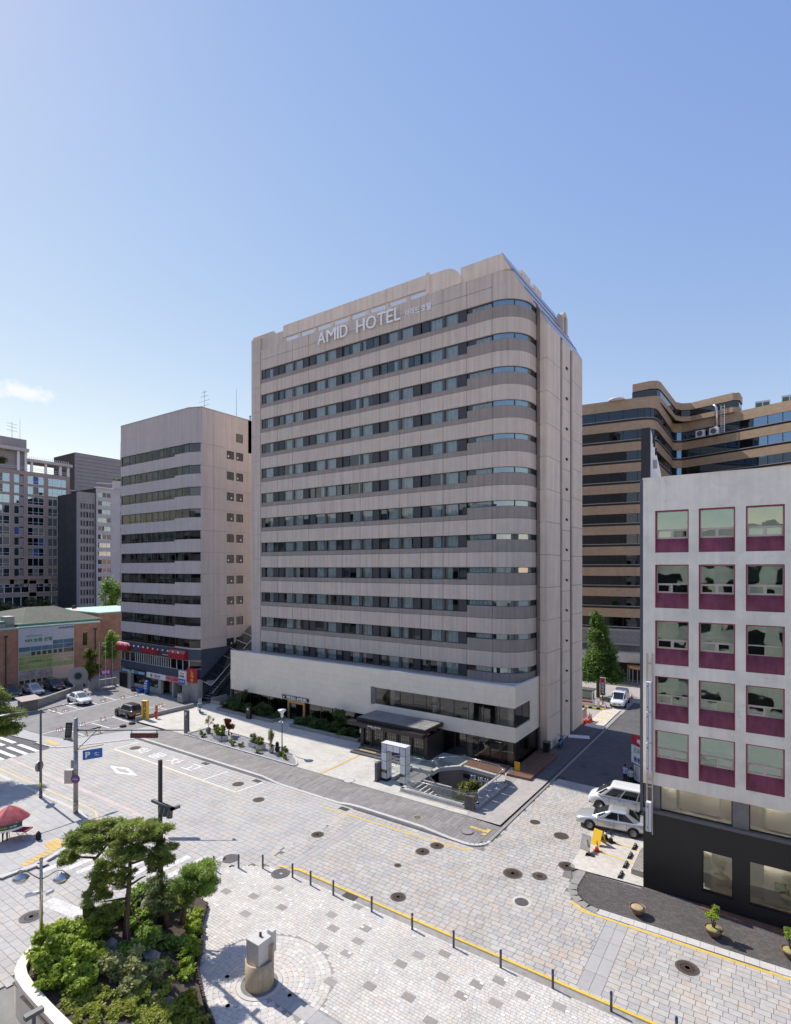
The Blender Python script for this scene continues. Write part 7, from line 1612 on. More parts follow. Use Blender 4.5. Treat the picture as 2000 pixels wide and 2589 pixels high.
# alley sign post with three boards
sp_ = thing('sign_post', 'grey post carrying three stacked Korean shop boards in the alley', 'sign post', (-9.2,49.3,0)); ds = Vector((.761,-.648,0)); ns = Vector((-.648,-.761,0)); b = MB(); b.cyl((0,0,0),(0,0,4.2),.1,.1,12); b.build('post', mt['steel_dull'], sp_, True)
for (z0, z1, m, tx, tm_) in ((3.62,4.42,'ink_red','복집','ink_white'),(2.9,3.55,'plate','은교통횟집','opaque_grey'),(2.08,2.84,'white_paint','동원참치','ink_blue')):
    c_ = ds*.55+ns*.12+Vector((0,0,(z0+z1)/2)); b = MB(); b.obox(c_, ds*1.25, ns*.06, Vector((0,0,(z1-z0)/2))); o = b.build('board', mt[m], sp_); text(tx, tm_, o, tuple(c_+ns*.07-ds*.1), 1.7 if len(tx) > 2 else .9, .46, extrude=.006, bold=.03, rot=(PI/2,0,math.atan2(ds.y,ds.x)), world=False)
b = MB(); c_ = ns*.13-ds*.05+Vector((0,0,1.3)); b.obox(c_, ds*.36, ns*.02, Vector((0,0,.62))); o = b.build('price_list', mt['white_paint'], sp_)
for k in range(8): text('점심특선 회덮밥'[:5+k%3], 'ink', o, tuple(c_+ns*.025+Vector((0,0,.5-.135*k))), .5, .06, extrude=.003, rot=(PI/2,0,math.atan2(ds.y,ds.x)), world=False)
# ================================================================ VEHICLES
def smoothbody(st, name, m, parent, sub=1):
    b = MB(); prof = ((0,1.0,.03),(.55,1.0,.022),(.86,1.0,-.015),(.965,1.0,-.09),(1.0,.62,0),(.985,.28,0),(.93,0,0)); rows = []
    for x, w, zb, zt in st:
        r = [];
        for fy, fz, dz in prof: r.append((x, fy*w, zb+(zt-zb)*fz+dz))
        rows.append([(x,-y,z) for x,y,z in r[::-1]]+r[1:])
    n = len(rows[0]); b.v = [p for r in rows for p in r]
    for i in range(len(rows)-1):
        for j in range(n-1): b.f.append((i*n+j, i*n+j+1, (i+1)*n+j+1, (i+1)*n+j)); b.m.append(0); b.t.append(.5)
        b.f.append((i*n+n-1, i*n, (i+1)*n, (i+1)*n+n-1)); b.m.append(0); b.t.append(.5)
    b.f.append(tuple(range(n))[::-1]); b.f.append(tuple((len(rows)-1)*n+j for j in range(n))); b.m += [0,0]; b.t += [.5,.5]
    o = b.build(name, m, parent, True); s = o.modifiers.new('sub', 'SUBSURF'); s.levels = s.render_levels = sub; return o
def lerp3(a, c, f): return tuple(a[i]+(c[i]-a[i])*f for i in range(3))
def quad_in(P, u0, u1, v0, v1, offv):
    """patch of the bilinear quad P (bl, br, tr, tl), pushed out by offv"""
    def pt(u, v): return Vector(lerp3(lerp3(P[0],P[1],u), lerp3(P[3],P[2],u), v))+Vector(offv)
    return [pt(u0,v0), pt(u1,v0), pt(u1,v1), pt(u0,v1)]
def car(name, label, cat, loc, rz, kind, paint, glass='carglass', group=None):
    t = thing(name, label, cat, loc, rz, group)
    if kind == 'sedan':
        L, Wd, wr, wb, roof, belt = 4.9, .925, .335, 1.42, 1.44, .97
        st = [(-2.45,.66,.42,.80),(-2.40,.82,.33,.98),(-2.15,.89,.28,1.03),(-1.5,.92,.22,1.0),(-.5,.925,.2,.96),(.6,.925,.2,.95),(1.1,.92,.2,.93),(1.7,.90,.22,.86),(2.15,.85,.26,.77),(2.38,.74,.32,.67),(2.45,.58,.4,.58)]
        cb = (-2.0,1.3,.83,.95); cr = (-1.0,.18,.63,1.45)
        wins = [(.08,.46,.06,.9),(.50,.86,.06,.9)]
    elif kind == 'suv':
        L, Wd, wr, wb, roof, belt = 4.45, .925, .36, 1.32, 1.66, 1.06
        st = [(-2.2,.72,.42,.95),(-2.17,.84,.36,1.08),(-2.0,.89,.32,1.1),(-1.2,.92,.28,1.08),(0,.925,.26,1.04),(.8,.92,.26,1.02),(1.3,.9,.28,.98),(1.8,.86,.3,.9),(2.1,.76,.36,.8),(2.2,.6,.44,.68)]
        cb = (-2.12,.95,.80,1.05); cr = (-1.65,.25,.62,1.64)
        wins = [(.05,.27,.1,.85),(.31,.6,.06,.88),(.64,.92,.06,.88)]
    else:                                                           # van and minivan
        L, Wd, wr, wb, roof, belt = 5.1, .96, .35, 1.58, 1.93, 1.14
        st = [(-2.53,.80,.4,1.1),(-2.5,.89,.34,1.2),(-2.2,.94,.28,1.2),(-1,.96,.26,1.16),(.5,.96,.26,1.13),(1.3,.95,.26,1.1),(1.8,.94,.28,1.1),(2.25,.88,.3,1.0),(2.5,.76,.36,.84),(2.55,.56,.44,.68)]
        cb = (-2.5,1.98,.92,1.12); cr = (-2.32,.82,.78,1.9)
        wins = [(.05,.33,.12,.86),(.35,.63,.12,.86),(.66,.93,.12,.86)]
    pm = mt[paint]; gm = mt[glass]; body = smoothbody(st, 'body', pm, t)
    x0, x1, yb, zb = cb; r0, r1, yr, zr = cr; zb -= .03
    kf, kr_ = (.42,.30) if kind != 'van' else (.34,.12)
    base = [(x0,-yb*.74,zb),(x0+kr_,-yb,zb),(x1-kf,-yb,zb),(x1,-yb*.70,zb),(x1,yb*.70,zb),(x1-kf,yb,zb),(x0+kr_,yb,zb),(x0,yb*.74,zb)]
    topr = [(r0,-yr*.84,zr),(r0+.14,-yr,zr),(r1-.12,-yr,zr),(r1,-yr*.84,zr),(r1,yr*.84,zr),(r1-.12,yr,zr),(r0+.14,yr,zr),(r0,yr*.84,zr)]
    crown = [(p[0]+(.16 if p[0] < (r0+r1)/2 else -.16), p[1]*.62, zr+.045) for p in topr]
    c = MB(); c.v = base+topr+crown; n = 8
    for k in range(n):
        k2 = (k+1)%n; c.f += [(k,k2,n+k2,n+k),(n+k,n+k2,2*n+k2,2*n+k)]
    c.f.append(tuple(2*n+k for k in range(n))); c.m = [0]*len(c.f); c.t = [.5]*len(c.f)
    bevel(c.build('roof', pm, t, False), .07, 3)
    def patch(name, P, u0, u1, v0, v1, mat=gm):
        P = [Vector(p) for p in P]; nn = (P[1]-P[0]).cross(P[3]-P[0]).normalized(); q = quad_in(P, u0, u1, v0, v1, nn*.012); MB().face(q).build(name, mat, t)
    sidep = [[base[1],base[2],topr[2],topr[1]],[base[5],base[6],topr[6],topr[5]]]
    for u0, u1, v0, v1 in wins:
        patch('side_window', sidep[0], u0, u1, max(v0,.08), v1-.02); patch('side_window', sidep[1], 1-u1, 1-u0, max(v0,.08), v1-.02)
    patch('quarter_window', [base[2],base[3],topr[3],topr[2]], .12, .75, .12, .7); patch('quarter_window', [base[4],base[5],topr[5],topr[4]], .25, .88, .12, .7)
    patch('windscreen', [base[3],base[4],topr[4],topr[3]], .03, .97, .06, .93); patch('rear_window', [base[7],base[0],topr[0],topr[7]], .05, .95, .12, .90)
    for s in (-1, 1):
        b = MB(); mx_ = x1-kf-.02; lo_, hi_ = sorted((s*(Wd-.06), s*(Wd+.14))); b.box(mx_-.06,mx_+.08,lo_,hi_,zb+.04,zb+.17); bevel(b.build('mirror', pm, t), .03, 2)
        for hx in (.15,-.85): lo_, hi_ = sorted((s*(Wd-.03), s*(Wd+.012))); b = MB(); b.box(hx-.1,hx+.1,lo_,hi_,zb-.15,zb-.115); b.build('door_handle', mt['chrome'], t)
        for hx in (.9,-.16,-1.0): lo_, hi_ = sorted((s*(Wd-.05), s*(Wd-.002))); b = MB(); b.box(hx-.006,hx+.006,lo_,hi_,.36,zb-.06); b.build('door_seam', mt['ink'], t)
    F = L/2
    for s in (-1, 1):
        zf = {'sedan':.62,'suv':.76,'van':.80}[kind]; b = MB(); b.obox((F-.24,s*.64,zf), (.15,-s*.06,-.02), (.02*s,.13,0), (.01,0,.05)); bevel(b.build('headlight', mt['headlight'], t), .03, 2)
        zr_ = {'sedan':.80,'suv':.92,'van':.95}[kind]; b = MB(); b.obox((-F+.08,s*.68,zr_), (.09,s*.05,0), (0,.17,0), (0,0,.07 if kind != 'van' else .22)); bevel(b.build('tail_light', mt['taillight'], t), .02)
    zg = {'sedan':.50,'suv':.6,'van':.6}[kind]; b = MB(); b.box(F-.16,F-.005,-.5,.5,zg-.12,zg+.08); bevel(b.build('grille', mt['carblack'], t), .03); b = MB(); b.box(F-.1,F+.015,-.26,.26,zg-.16,zg-.06); b.build('plate', mt['plate'], t); b = MB(); b.box(-F-.01,-F+.12,-.26,.26,.6,.71); b.build('plate', mt['plate'], t)
    b = MB(); b.box(F-.4,F-.09,-.58,.58,.27,.36); b.build('lower_bumper', mt['rubber'], t); b = MB(); b.box(-F+.1,-F+.35,-.62,.62,.3,.4); b.build('lower_bumper', mt['rubber'], t)
    for wx in (-wb, wb):
        for s in (-1, 1):
            b = MB(); yo = s*(Wd-.02)
            n_ = 18; rad = wr*1.17; yy = s*(Wd+.004)
            pts = [(wx+rad*math.cos(2*PI*k/n_), yy, max(.2, wr+rad*math.sin(2*PI*k/n_))) for k in range(n_)]; MB().face(pts if s < 0 else pts[::-1]).build('wheel_arch', mt['rubber'], t)
            w = MB(); w.lathe([(wr*.62,-.1),(wr*.93,-.1),(wr,-.06),(wr,.06),(wr*.93,.1),(wr*.62,.1)], 24, axis='y'); wo = w.build('wheel', mt['rubber'], t, True, (wx, s*(Wd-.065), wr))
            w = MB(); w.lathe([(0,.0),(wr*.66,.0)], 24, (0,s*.06,0), axis='y')
            w.build('rim_back', mt['carblack'], wo)
            w = MB(); w.lathe([(wr*.6,.075),(wr*.67,.095),(wr*.67,.1)], 24, (0,0,0), axis='y') if s > 0 else w.lathe([(wr*.6,-.075),(wr*.67,-.095),(wr*.67,-.1)], 24, (0,0,0), axis='y')
            for k in range(10 if kind == 'sedan' else 6):
                a = 2*PI*k/(10 if kind == 'sedan' else 6); w.obox((wr*.34*math.cos(a), s*.085, wr*.34*math.sin(a)), (wr*.3*math.cos(a),0,wr*.3*math.sin(a)), (0,.008,0), (-.022*math.sin(a),0,.022*math.cos(a)))
            w.cyl((0,s*.075,0),(0,s*.1,0),wr*.14,wr*.14,10); w.build('rim', mt['rim'], wo)
    return t
car('sedan', 'white sedan parked nose right in the car park bay', 'car', (-78.5,37.25,-.03), R(-4), 'sedan', 'carwhite', 'carglass_light')
car('suv', 'dark grey brown SUV reversed beside the yellow sign', 'car', (-66.4,37.4,-.03), R(178), 'suv', 'cargrey')
car('sedan', 'silver sedan parked half hidden by the white building', 'car', (-9.35,40.75,.012), R(188), 'sedan', 'carsilver')
car('van', 'white passenger van behind the silver sedan', 'van', (-9.35,44.4,0), R(183), 'van', 'carwhite')
car('minivan', 'white people carrier facing out of the far end of the alley', 'minivan', (-17.0,78.4,-.02), R(-86), 'van', 'carwhite')
car('sedan', 'silver grey car between dark cars before the bank wall', 'car', (-90.2,36.2,-.06), R(-5), 'sedan', 'carsilver', 'carglass_light')
car('suv', 'black car at the left end of the row before the bank', 'car', (-90.2,33.3,-.06), R(-5), 'suv', 'carblack')
car('suv', 'black car right of the silver grey one before the bank', 'car', (-90.5,39.2,-.06), R(-5), 'suv', 'carblack')
car('sedan', 'dark blue car at the right end of the row before the bank', 'car', (-90.8,42.3,-.06), R(-5), 'sedan', 'carblue', 'carglass_light')
car('sedan', 'black sedan in the alley shade behind the sign post', 'car', (-8.0,51.2,-.004), R(186), 'sedan', 'carblack')
def scooter(label, loc, rz, paint, box=None):
    t = thing('scooter', label, 'scooter', loc, rz)
    for x in (-.62,.62): 
        w = MB(); w.lathe([(.12,-.05),(.2,-.055),(.24,0),(.2,.055),(.12,.05)], 18, axis='y'); wo = w.build('wheel', mt['rubber'], t, True, (x,0,.24)); MB().lathe([(0,.0),(.13,.0)], 14, axis='y').build('rim', mt['rim'], wo)
    b = MB(); b.obox((-.35,0,.55), (.38,0,.03), (0,.16,0), (0,0,.17)); bevel(b.build('tail', mt[paint], t), .06, 2); b = MB(); b.obox((.05,0,.3), (.3,0,0), (0,.15,0), (0,0,.06)); b.build('floorboard', mt['rubber'], t); b = MB(); b.obox((.42,0,.65), (.05,0,-.12), (0,.19,0), (.08,0,.32)); bevel(b.build('leg_shield', mt[paint], t), .03); b = MB(); b.obox((-.3,0,.77), (.36,0,0), (0,.14,0), (0,0,.05)); bevel(b.build('seat', mt['rubber'], t), .03)
    b = MB(); b.tube([(.62,0,.24),(.5,0,.75),(.42,0,1.02)], .035, 8); b.tube([(.35,-.34,1.0),(.42,0,1.05),(.35,.34,1.0)], .02, 6); b.build('handlebar', mt['black_metal'], t); b = MB(); b.cyl((.5,0,.92),(.58,0,.92),.09,.08,12); b.build('headlight', mt['headlight'], t); b = MB(); b.tube([(.85,0,.42),(.66,0,.52),(.42,0,.42)], .05, 6); b.build('mudguard', mt[paint], t)
    for s in (-1,1): MB().obox((.38,s*.32,1.15), (.01,0,0), (0,.06,0), (0,0,.04)).build('mirror', mt['black_metal'], t)
    if box: b = MB(); b.box(-.85,-.4,-.25,.25,.82,1.25); bevel(b.build('delivery_box', mt[box], t), .02)
    return t
scooter('blue scooter parked nose in against the hotel side wall', (-17.9,55.9,.15), R(95), 'scooter_blue' if 'scooter_blue' in mt else 'blue')
t = scooter('delivery scooter with green crate by the left hedge', (-60.2,43.2,.16), R(150), 'carwhite', 'green_roof'); b = MB(); b.bar((-.7,-.15,1.2),(-.75,-.15,1.9),.03); b.bar((-.7,.15,1.2),(-.75,.15,1.9),.03)
for k in range(4): b.bar((-.7,-.15,1.3+.17*k),(-.7,.15,1.3+.17*k),.025)
b.build('luggage_frame', mt['white_metal'], t)
# ================================================================ PEOPLE
def clothed(top, legs, zw, zn):
    m = bpy.data.materials.new('clothed'); m.use_nodes = True; n = m.node_tree.nodes; l = m.node_tree.links; b = n['Principled BSDF']; b.inputs['Roughness'].default_value = .8
    tc_ = n.new('ShaderNodeTexCoord'); sp = n.new('ShaderNodeSeparateXYZ'); l.new(tc_.outputs['Object'], sp.inputs[0])
    def gt(o_, v):
        q = n.new('ShaderNodeMath'); q.operation = 'GREATER_THAN'; l.new(o_, q.inputs[0]); q.inputs[1].default_value = v; return q.outputs[0]
    cols = {'cloth_white': (.68,.70,.74,1), 'cloth_black': (.018,.018,.022,1), 'cloth_pale': (.45,.52,.66,1)}
    m1 = n.new('ShaderNodeMix'); m1.data_type = 'RGBA'; l.new(gt(sp.outputs['Z'], zw), m1.inputs[0]); m1.inputs[6].default_value = cols[legs]; m1.inputs[7].default_value = cols[top]
    m2 = n.new('ShaderNodeMix'); m2.data_type = 'RGBA'; l.new(gt(sp.outputs['Z'], zn), m2.inputs[0]); l.new(m1.outputs[2], m2.inputs[6]); m2.inputs[7].default_value = (.45,.27,.19,1); l.new(m2.outputs[2], b.inputs['Base Color']); return m
def person(label, loc, rz, joints, top, legs, lean=0, hair=True):
    """joints: optional overrides; one skinned body, clothing as close shells over it"""
    J = {'pel':(0,0,.95),'spn':(0,0,1.2),'chs':(0,0,1.4),'nck':(0,0,1.5),'hed':(.02,0,1.6),'crn':(.02,0,1.74),'hl':(0,.1,.9),'kl':(.02,.11,.5),'al':(0,.12,.08),'tl':(.16,.13,.03),'hr':(0,-.1,.9),'kr':(.02,-.11,.5),'ar':(0,-.12,.08),'tr':(.16,-.13,.03),'sl':(0,.18,1.42),'el':(-.02,.25,1.15),'wl':(.1,.25,.92),'fl':(.14,.25,.83),'sr':(0,-.18,1.42),'er':(-.02,-.25,1.15),'wr':(.1,-.25,.92),'fr':(.14,-.25,.83)}
    J.update(joints); E = [('pel','spn'),('spn','chs'),('chs','nck'),('nck','hed'),('hed','crn'),('pel','hl'),('hl','kl'),('kl','al'),('al','tl'),('pel','hr'),('hr','kr'),('kr','ar'),('ar','tr'),('chs','sl'),('sl','el'),('el','wl'),('wl','fl'),('chs','sr'),('sr','er'),('er','wr'),('wr','fr')]
    Rd = {'pel':.13,'spn':.125,'chs':.14,'nck':.055,'hed':.09,'crn':.075,'hl':.095,'kl':.06,'al':.042,'tl':.04,'sl':.065,'el':.045,'wl':.032,'fl':.04}
    t = thing('person', label, 'person', loc, rz)
    ks = list(J); ix = {k: i for i, k in enumerate(ks)}; me = bpy.data.meshes.new('body'); me.from_pydata([J[k] for k in ks], [(ix[a], ix[c]) for a, c in E], []); me.materials.append(clothed(top, legs, J['pel'][2]+.02, J['nck'][2]-.03)); o = obj('body', me, t)
    sm = o.modifiers.new('skin', 'SKIN'); sm.use_smooth_shade = True
    for k in ks:
        q = k if k in Rd else k[0]+'l'; me.skin_vertices[0].data[ix[k]].radius = (Rd[q], Rd[q])
    me.skin_vertices[0].data[ix['pel']].use_root = True; s2 = o.modifiers.new('sub', 'SUBSURF'); s2.levels = s2.render_levels = 2
    h = J['hed']; b = MB(); b.lathe([(.105,-.02),(.108,.06),(.085,.13),(.001,.165)], 14, (h[0]-.015,h[1],h[2]+.04)); b.build('hair', mt['ink'], t, True)
    for s in (-1,1): b = MB(); b.lathe([(.001,-.012),(.012,0),(.001,.012)], 6, (h[0]+.095,h[1]+.035*s,h[2]+.05)); b.build('eye', mt['ink'], t)
    for k, f in (('wl','fl'),('wr','fr')):
        w = Vector(J[f]); d = (w-Vector(J[k])).normalized(); b = MB()
        for q in range(4): o_ = Vector((0,0,0))+Vector((d.z,0,-d.x)).normalized()*(.016*(q-1.5)); b.tube([w+o_, w+o_+d*.06, w+o_+d*.09+Vector((.01,0,-.015))], [.011,.01,.008], 5)
        b.tube([w-d*.02, w+Vector((.035,0,.0))+d*.03], [.012,.009], 5); b.build('hand', mt['skin'], t, True)
    return t
person('person in a white shirt and dark trousers nearest the sign post', (-9.75,49.1,0), R(110), {'er':(.12,-.24,1.2),'wr':(.3,-.12,1.2),'fr':(.38,-.1,1.22)}, 'cloth_white', 'cloth_black')
person('person in a pale blue top standing left of the other by the black car', (-10.35,49.6,0), R(60), {'el':(.1,.25,1.18),'wl':(.3,.16,1.15),'fl':(.37,.14,1.17)}, 'cloth_pale', 'cloth_black')
person('seated vendor in dark clothes under the red umbrella', (-43.0,15.6,.12), R(-30), {'pel':(0,0,.5),'spn':(.02,0,.75),'chs':(.05,0,.95),'nck':(.07,0,1.05),'hed':(.1,0,1.15),'crn':(.11,0,1.28),'hl':(0,.1,.48),'kl':(.42,.12,.48),'al':(.42,.12,.07),'tl':(.56,.13,.04),'hr':(0,-.1,.48),'kr':(.42,-.12,.48),'ar':(.42,-.12,.07),'tr':(.56,-.13,.04),'sl':(.05,.18,.97),'el':(.1,.24,.72),'wl':(.32,.16,.62),'fl':(.4,.14,.6),'sr':(.05,-.18,.97),'er':(.1,-.24,.72),'wr':(.32,-.16,.62),'fr':(.4,-.14,.6)}, 'cloth_black', 'cloth_black')
# ================================================================ THE VENDOR'S CORNER
um = thing('vendor_umbrella', 'faded red draped umbrella with a printed banner edge', 'umbrella', (-42.9,15.75,.12)); um.scale = (.86,.86,.95); b = MB(); n = 36; nr_ = 9; rows = []
for i in range(nr_+1):
    f = i/nr_; row = []
    for k in range(n):
        a = 2*PI*k/n; sag = .16*abs(math.sin(a*3))**.7*f*(1.3-f); r_ = 1.38*f*(1-.07*abs(math.sin(a*3))); row.append((r_*math.cos(a), r_*math.sin(a)*1.05, 2.3-.42*f-.5*f*f-sag+.025*math.sin(a*11+i*2.3)*f))
    rows.append(row)
b.v = [p for r_ in rows for p in r_]
for i in range(nr_):
    for k in range(n): k2 = (k+1)%n; b.f.append((i*n+k,(i+1)*n+k,(i+1)*n+k2,i*n+k2)); b.m.append(0); b.t.append(.5)
b.build('canopy', mt['umbrella_red'], um, True); b = MB(); b.cyl((0,0,0),(0,0,2.35),.025,.02,8); b.build('pole', mt['steel_dull'], um)
b = MB()
for k in range(6):
    a0 = R(-75+15*k); a1 = R(-75+15*(k+1)); r_ = 1.42; b.face([(r_*math.cos(a0),r_*math.sin(a0)*1.05,1.05),(r_*math.cos(a1),r_*math.sin(a1)*1.05,1.05),(r_*math.cos(a1),r_*math.sin(a1)*1.05,1.4),(r_*math.cos(a0),r_*math.sin(a0)*1.05,1.4)], 0); b.face([(r_*math.cos(a0),r_*math.sin(a0)*1.05,.9),(r_*math.cos(a1),r_*math.sin(a1)*1.05,.9),(r_*math.cos(a1),r_*math.sin(a1)*1.05,1.05),(r_*math.cos(a0),r_*math.sin(a0)*1.05,1.05)], 1)
o = b.build('banner', [mt['green_banner'] if 'green_banner' in mt else mt['ink_green'], mt['white_paint']], um)
for k, (tx, m) in enumerate((('구두수선','ink_white'),('우산 열쇠','ink_yellow'),('도장','ink_white'))): a = R(-58+24*k); text(tx, m, o, (1.43*math.cos(a),1.43*math.sin(a)*1.05,1.22), .48, .13, extrude=.003, rot=(PI/2,0,a+PI/2), world=False)
ct = thing('vendor_cart', 'white and blue vendor cart at the left picture edge', 'cart', (-43.7,14.2,.12)); b = MB(); b.box(-.6,.6,-.5,.5,.15,1.0); b.build('box', mt['white_metal'], ct); b = MB(); b.box(.6,.615,-.45,.45,.3,.95); b.build('side_print', mt['skyblue'], ct); b = MB(); b.box(-.68,.68,-.58,.58,1.0,1.06); b.build('counter', mt['steel_dull'], ct)
for s in (-1,1): w = MB(); w.lathe([(.05,-.03),(.15,-.03),(.15,.03),(.05,.03)], 14, axis='y'); w.build('wheel', mt['rubber'], ct, loc=(.4,s*.45,.15))
ft = thing('folding_table', 'small folding table with a dark red cloth and crossed legs', 'table', (-41.75,16.1,.12)); b = MB(); b.obox((0,0,.72), CR*.5, VV*.32, Vector((0,0,.03))); b.build('top', mt['cloth_red'] if 'cloth_red' in mt else mt['wood'], ft)
for s in (-1,1): b = MB(); b.bar(CR*.4+VV*.25*s, -CR*.3+VV*.25*s+Vector((0,0,.7)), .03); b.bar(-CR*.4+VV*.25*s, CR*.3+VV*.25*s+Vector((0,0,.7)), .03); b.build('leg', mt['steel'], ft)
bp_ = thing('backpack', 'black backpack on the pavement by the folding table', 'backpack', (-40.95,16.75,.12)); b = MB(); b.lathe([(.001,0),(.2,.02),(.23,.2),(.2,.4),(.1,.52),(.001,.54)], 12); o = b.build('bag', mt['cloth_black'], bp_, True); o.scale = (1,.7,1); b = MB(); b.tube([(-.05,0,.5),(0,0,.6),(.05,0,.5)], .015, 6); b.build('handle', mt['cloth_black'], bp_)
# ================================================================ CAR PARK FURNITURE
ys_ = thing('inflatable_sign', 'tall yellow inflatable sign with Korean and Chinese letters', 'sign', (-62.75,37.4,-.02)); b = MB(); b.box(-.48,.48,-.2,.2,.12,2.5); o = b.build('tube', mt['yellow_sign'], ys_); bevel(o, .19, 4); b = MB(); b.box(-.45,.45,-.22,.22,0,.14); b.build('base', mt['rubber'], ys_)
o.rotation_euler = (0,0,THETA*.6)
for k, (c, m) in enumerate(zip('보門남농탕','rrbbb')): text(c, 'ink_red' if m == 'r' else 'ink', ys_, (.14,-.22+.05,2.05-.38*k), .42, .34, extrude=.006, bold=.02, rot=(PI/2,0,THETA*.6), world=False)
b = MB(); b.obox((.05,-.2,2.3), (.3,.11,0), (0,.012,0), (0,0,.06)); b.build('red_title', mt['ink_red'], ys_)
o = thing('banner_stand', 'narrow orange banner behind the yellow inflatable sign', 'banner', (-62.3,38.6,-.02)); b = MB(); b.box(-.25,.25,-.02,.02,.1,1.7); b.build('sheet', M('orange_pale', (.62,.20,.10), .6), o); b = MB(); b.box(-.3,.3,-.15,.15,0,.08); b.build('base', mt['rubber'], o)
o = thing('red_post', 'short red post with a round knob by the low wall', 'post', (-61.9,38.3,-.02)); b = MB(); b.lathe([(.3,0),(.3,.05),(.12,.12),(.1,.75),(.17,.8),(.21,.95),(.17,1.1),(.001,1.16)], 14); b.build('post', mt['red_paint'], o, True)
b = MB(); b.box(-63.2,-62.95,36.4,44.3,-.06,.62); o = b.build('low_wall', mt['concrete']); tag(o, 'low grey concrete wall dividing the car park from the forecourt', 'wall')
lb = MB(); lb.tube([(-.25,-.18,.05),(-.25,-.12,.34),(.25,-.12,.34),(.25,-.18,.05)], .03, 6); lb.tube([(-.25,.18,.05),(-.25,.12,.34),(.25,.12,.34),(.25,.18,.05)], .03, 6); LBR = lb.mesh('hoop', mt['red_paint'], True); lb = MB(); lb.tube([(-.1,-.12,.345),(.1,-.12,.345)], .033, 6); lb.tube([(-.1,.12,.345),(.1,.12,.345)], .033, 6); lb.box(-.28,.28,-.2,.2,0,.04); LBW = lb.mesh('band', mt['white_paint'])
for (x, y), lab in zip([(-75.35,34.0),(-76.3,33.0),(-76.5,39.4),(-76.2,42.0),(-76.2,44.0),(-67.07,34.55),(-66.9,32.0),(-66.8,29.5),(-67.5,42.4)], ['in the bay just before the white sedan','at the far left bay line','behind the white sedan, nearer the car','behind the white sedan, in the middle','behind the white sedan, nearest the shops','in the bay before the SUV, nearest the car','in the middle bay before the SUV','by the black menu board','between the SUV and the shops']):
    t = thing('parking_lock', 'red and white folding parking lock '+lab, 'parking lock', (x,y,-.025), R(random.uniform(70,110)), 'parking locks in the car park'); obj('hoop', LBR, t); obj('band', LBW, t)
o = thing('menu_board', 'tall black chalk menu board standing among stones', 'board', (-62.7,28.6,.02)); b = MB(); b.obox((0,0,.9), CR*.36, VV*.03, Vector((0,0,.85))+VV*.12); b.build('board', mt['black_metal'], o)
for k in range(7): b = MB(); b.obox(Vector((0,0,1.5-.17*k))+VV*(.085-.024*k)-VV*.035, CR*.24, VV*.004, Vector((0,0,.02))); b.build('chalk_line', mt['opaque_grey'], o)
for s in (-1,0,1): 
    b = MB(); c_ = CR*.32*s-VV*.12; b.lathe([(.001,0),(.16,.04),(.17,.14),(.001,.24)], 9, (c_.x,c_.y,0)); b.build('stone', mt['sandstone'], o, True)
o = thing('sawhorse_barrier', 'low black and yellow sawhorse barrier at the car park entry', 'barrier', (-62.5,31.1,-.03)); b = MB(); b.box(-.04,.04,-.85,.85,.52,.66); b.build('bar', mt['ink'], o)
for y in (-.7,.7): b = MB(); b.bar((-.22,y,0),(0,y,.6),.06); b.bar((.22,y,0),(0,y,.6),.06); b.build('leg', mt['ink_yellow'], o)
for k, (x, y) in enumerate(((-62.5,34.5),(-62.75,35.75))): o = thing('rubber_weight', ('front','rear')[k]+' round black rubber weight on the ground by the SUV', 'weight', (x,y,-.03), group='rubber weights'); b = MB(); b.lathe([(.36,0),(.38,.1),(.3,.2),(.1,.22),(.09,.12),(0,.12)], 18); b.build('disc', mt['rubber'], o, True)
o = thing('standing_sign', 'blue inflatable sign by the shop doorway', 'sign', (-76.0,45.6,-.02)); b = MB(); b.lathe([(.3,.1),(.36,.2),(.36,1.6),(.3,1.85),(.001,1.95)], 16); b.build('tube', mt['blue'], o, True); b = MB(); b.lathe([(.32,0),(.3,.12)], 14); b.build('base', mt['rubber'], o)
for k, tx in enumerate(('GS25','편의점','ATM')): text(tx, 'ink_white', o, (.15,-.37,1.6-.36*k), .5, .24, extrude=.01, bold=.02, rot=(PI/2,0,.3), world=False)
for k, (x, m, lab) in enumerate(((-79.6,'navy','dark plastic tub under the shop window'),(-77.9,'blue','blue plastic tub under the shop window'))): o = thing('plastic_tub', lab, 'tub', (x,45.7,-.02)); b = MB(); b.lathe([(.45,0),(.58,.5),(.55,.5),(.42,.06),(0,.06)], 16); b.build('tub', mt[m], o, True)
o = thing('fire_extinguisher', 'red fire extinguisher between the two tubs', 'extinguisher', (-78.8,45.6,-.02)); b = MB(); b.lathe([(.1,0),(.11,.4),(.05,.5),(.03,.56)], 12); b.build('cylinder', mt['red_paint'], o, True)
o = thing('kiosk_cabinet', 'grey metal cabinet at the passage mouth', 'cabinet', (-67.0,45.4,-.02)); b = MB(); b.box(-.6,.6,-.45,.45,.1,1.25); bevel(b.build('case', mt['opaque_grey'], o), .03); b = MB(); b.box(-.35,-.05,-.46,-.45,.9,1.1); b.box(.1,.3,-.46,-.45,.85,1.05); b.build('notice', mt['plate'], o)
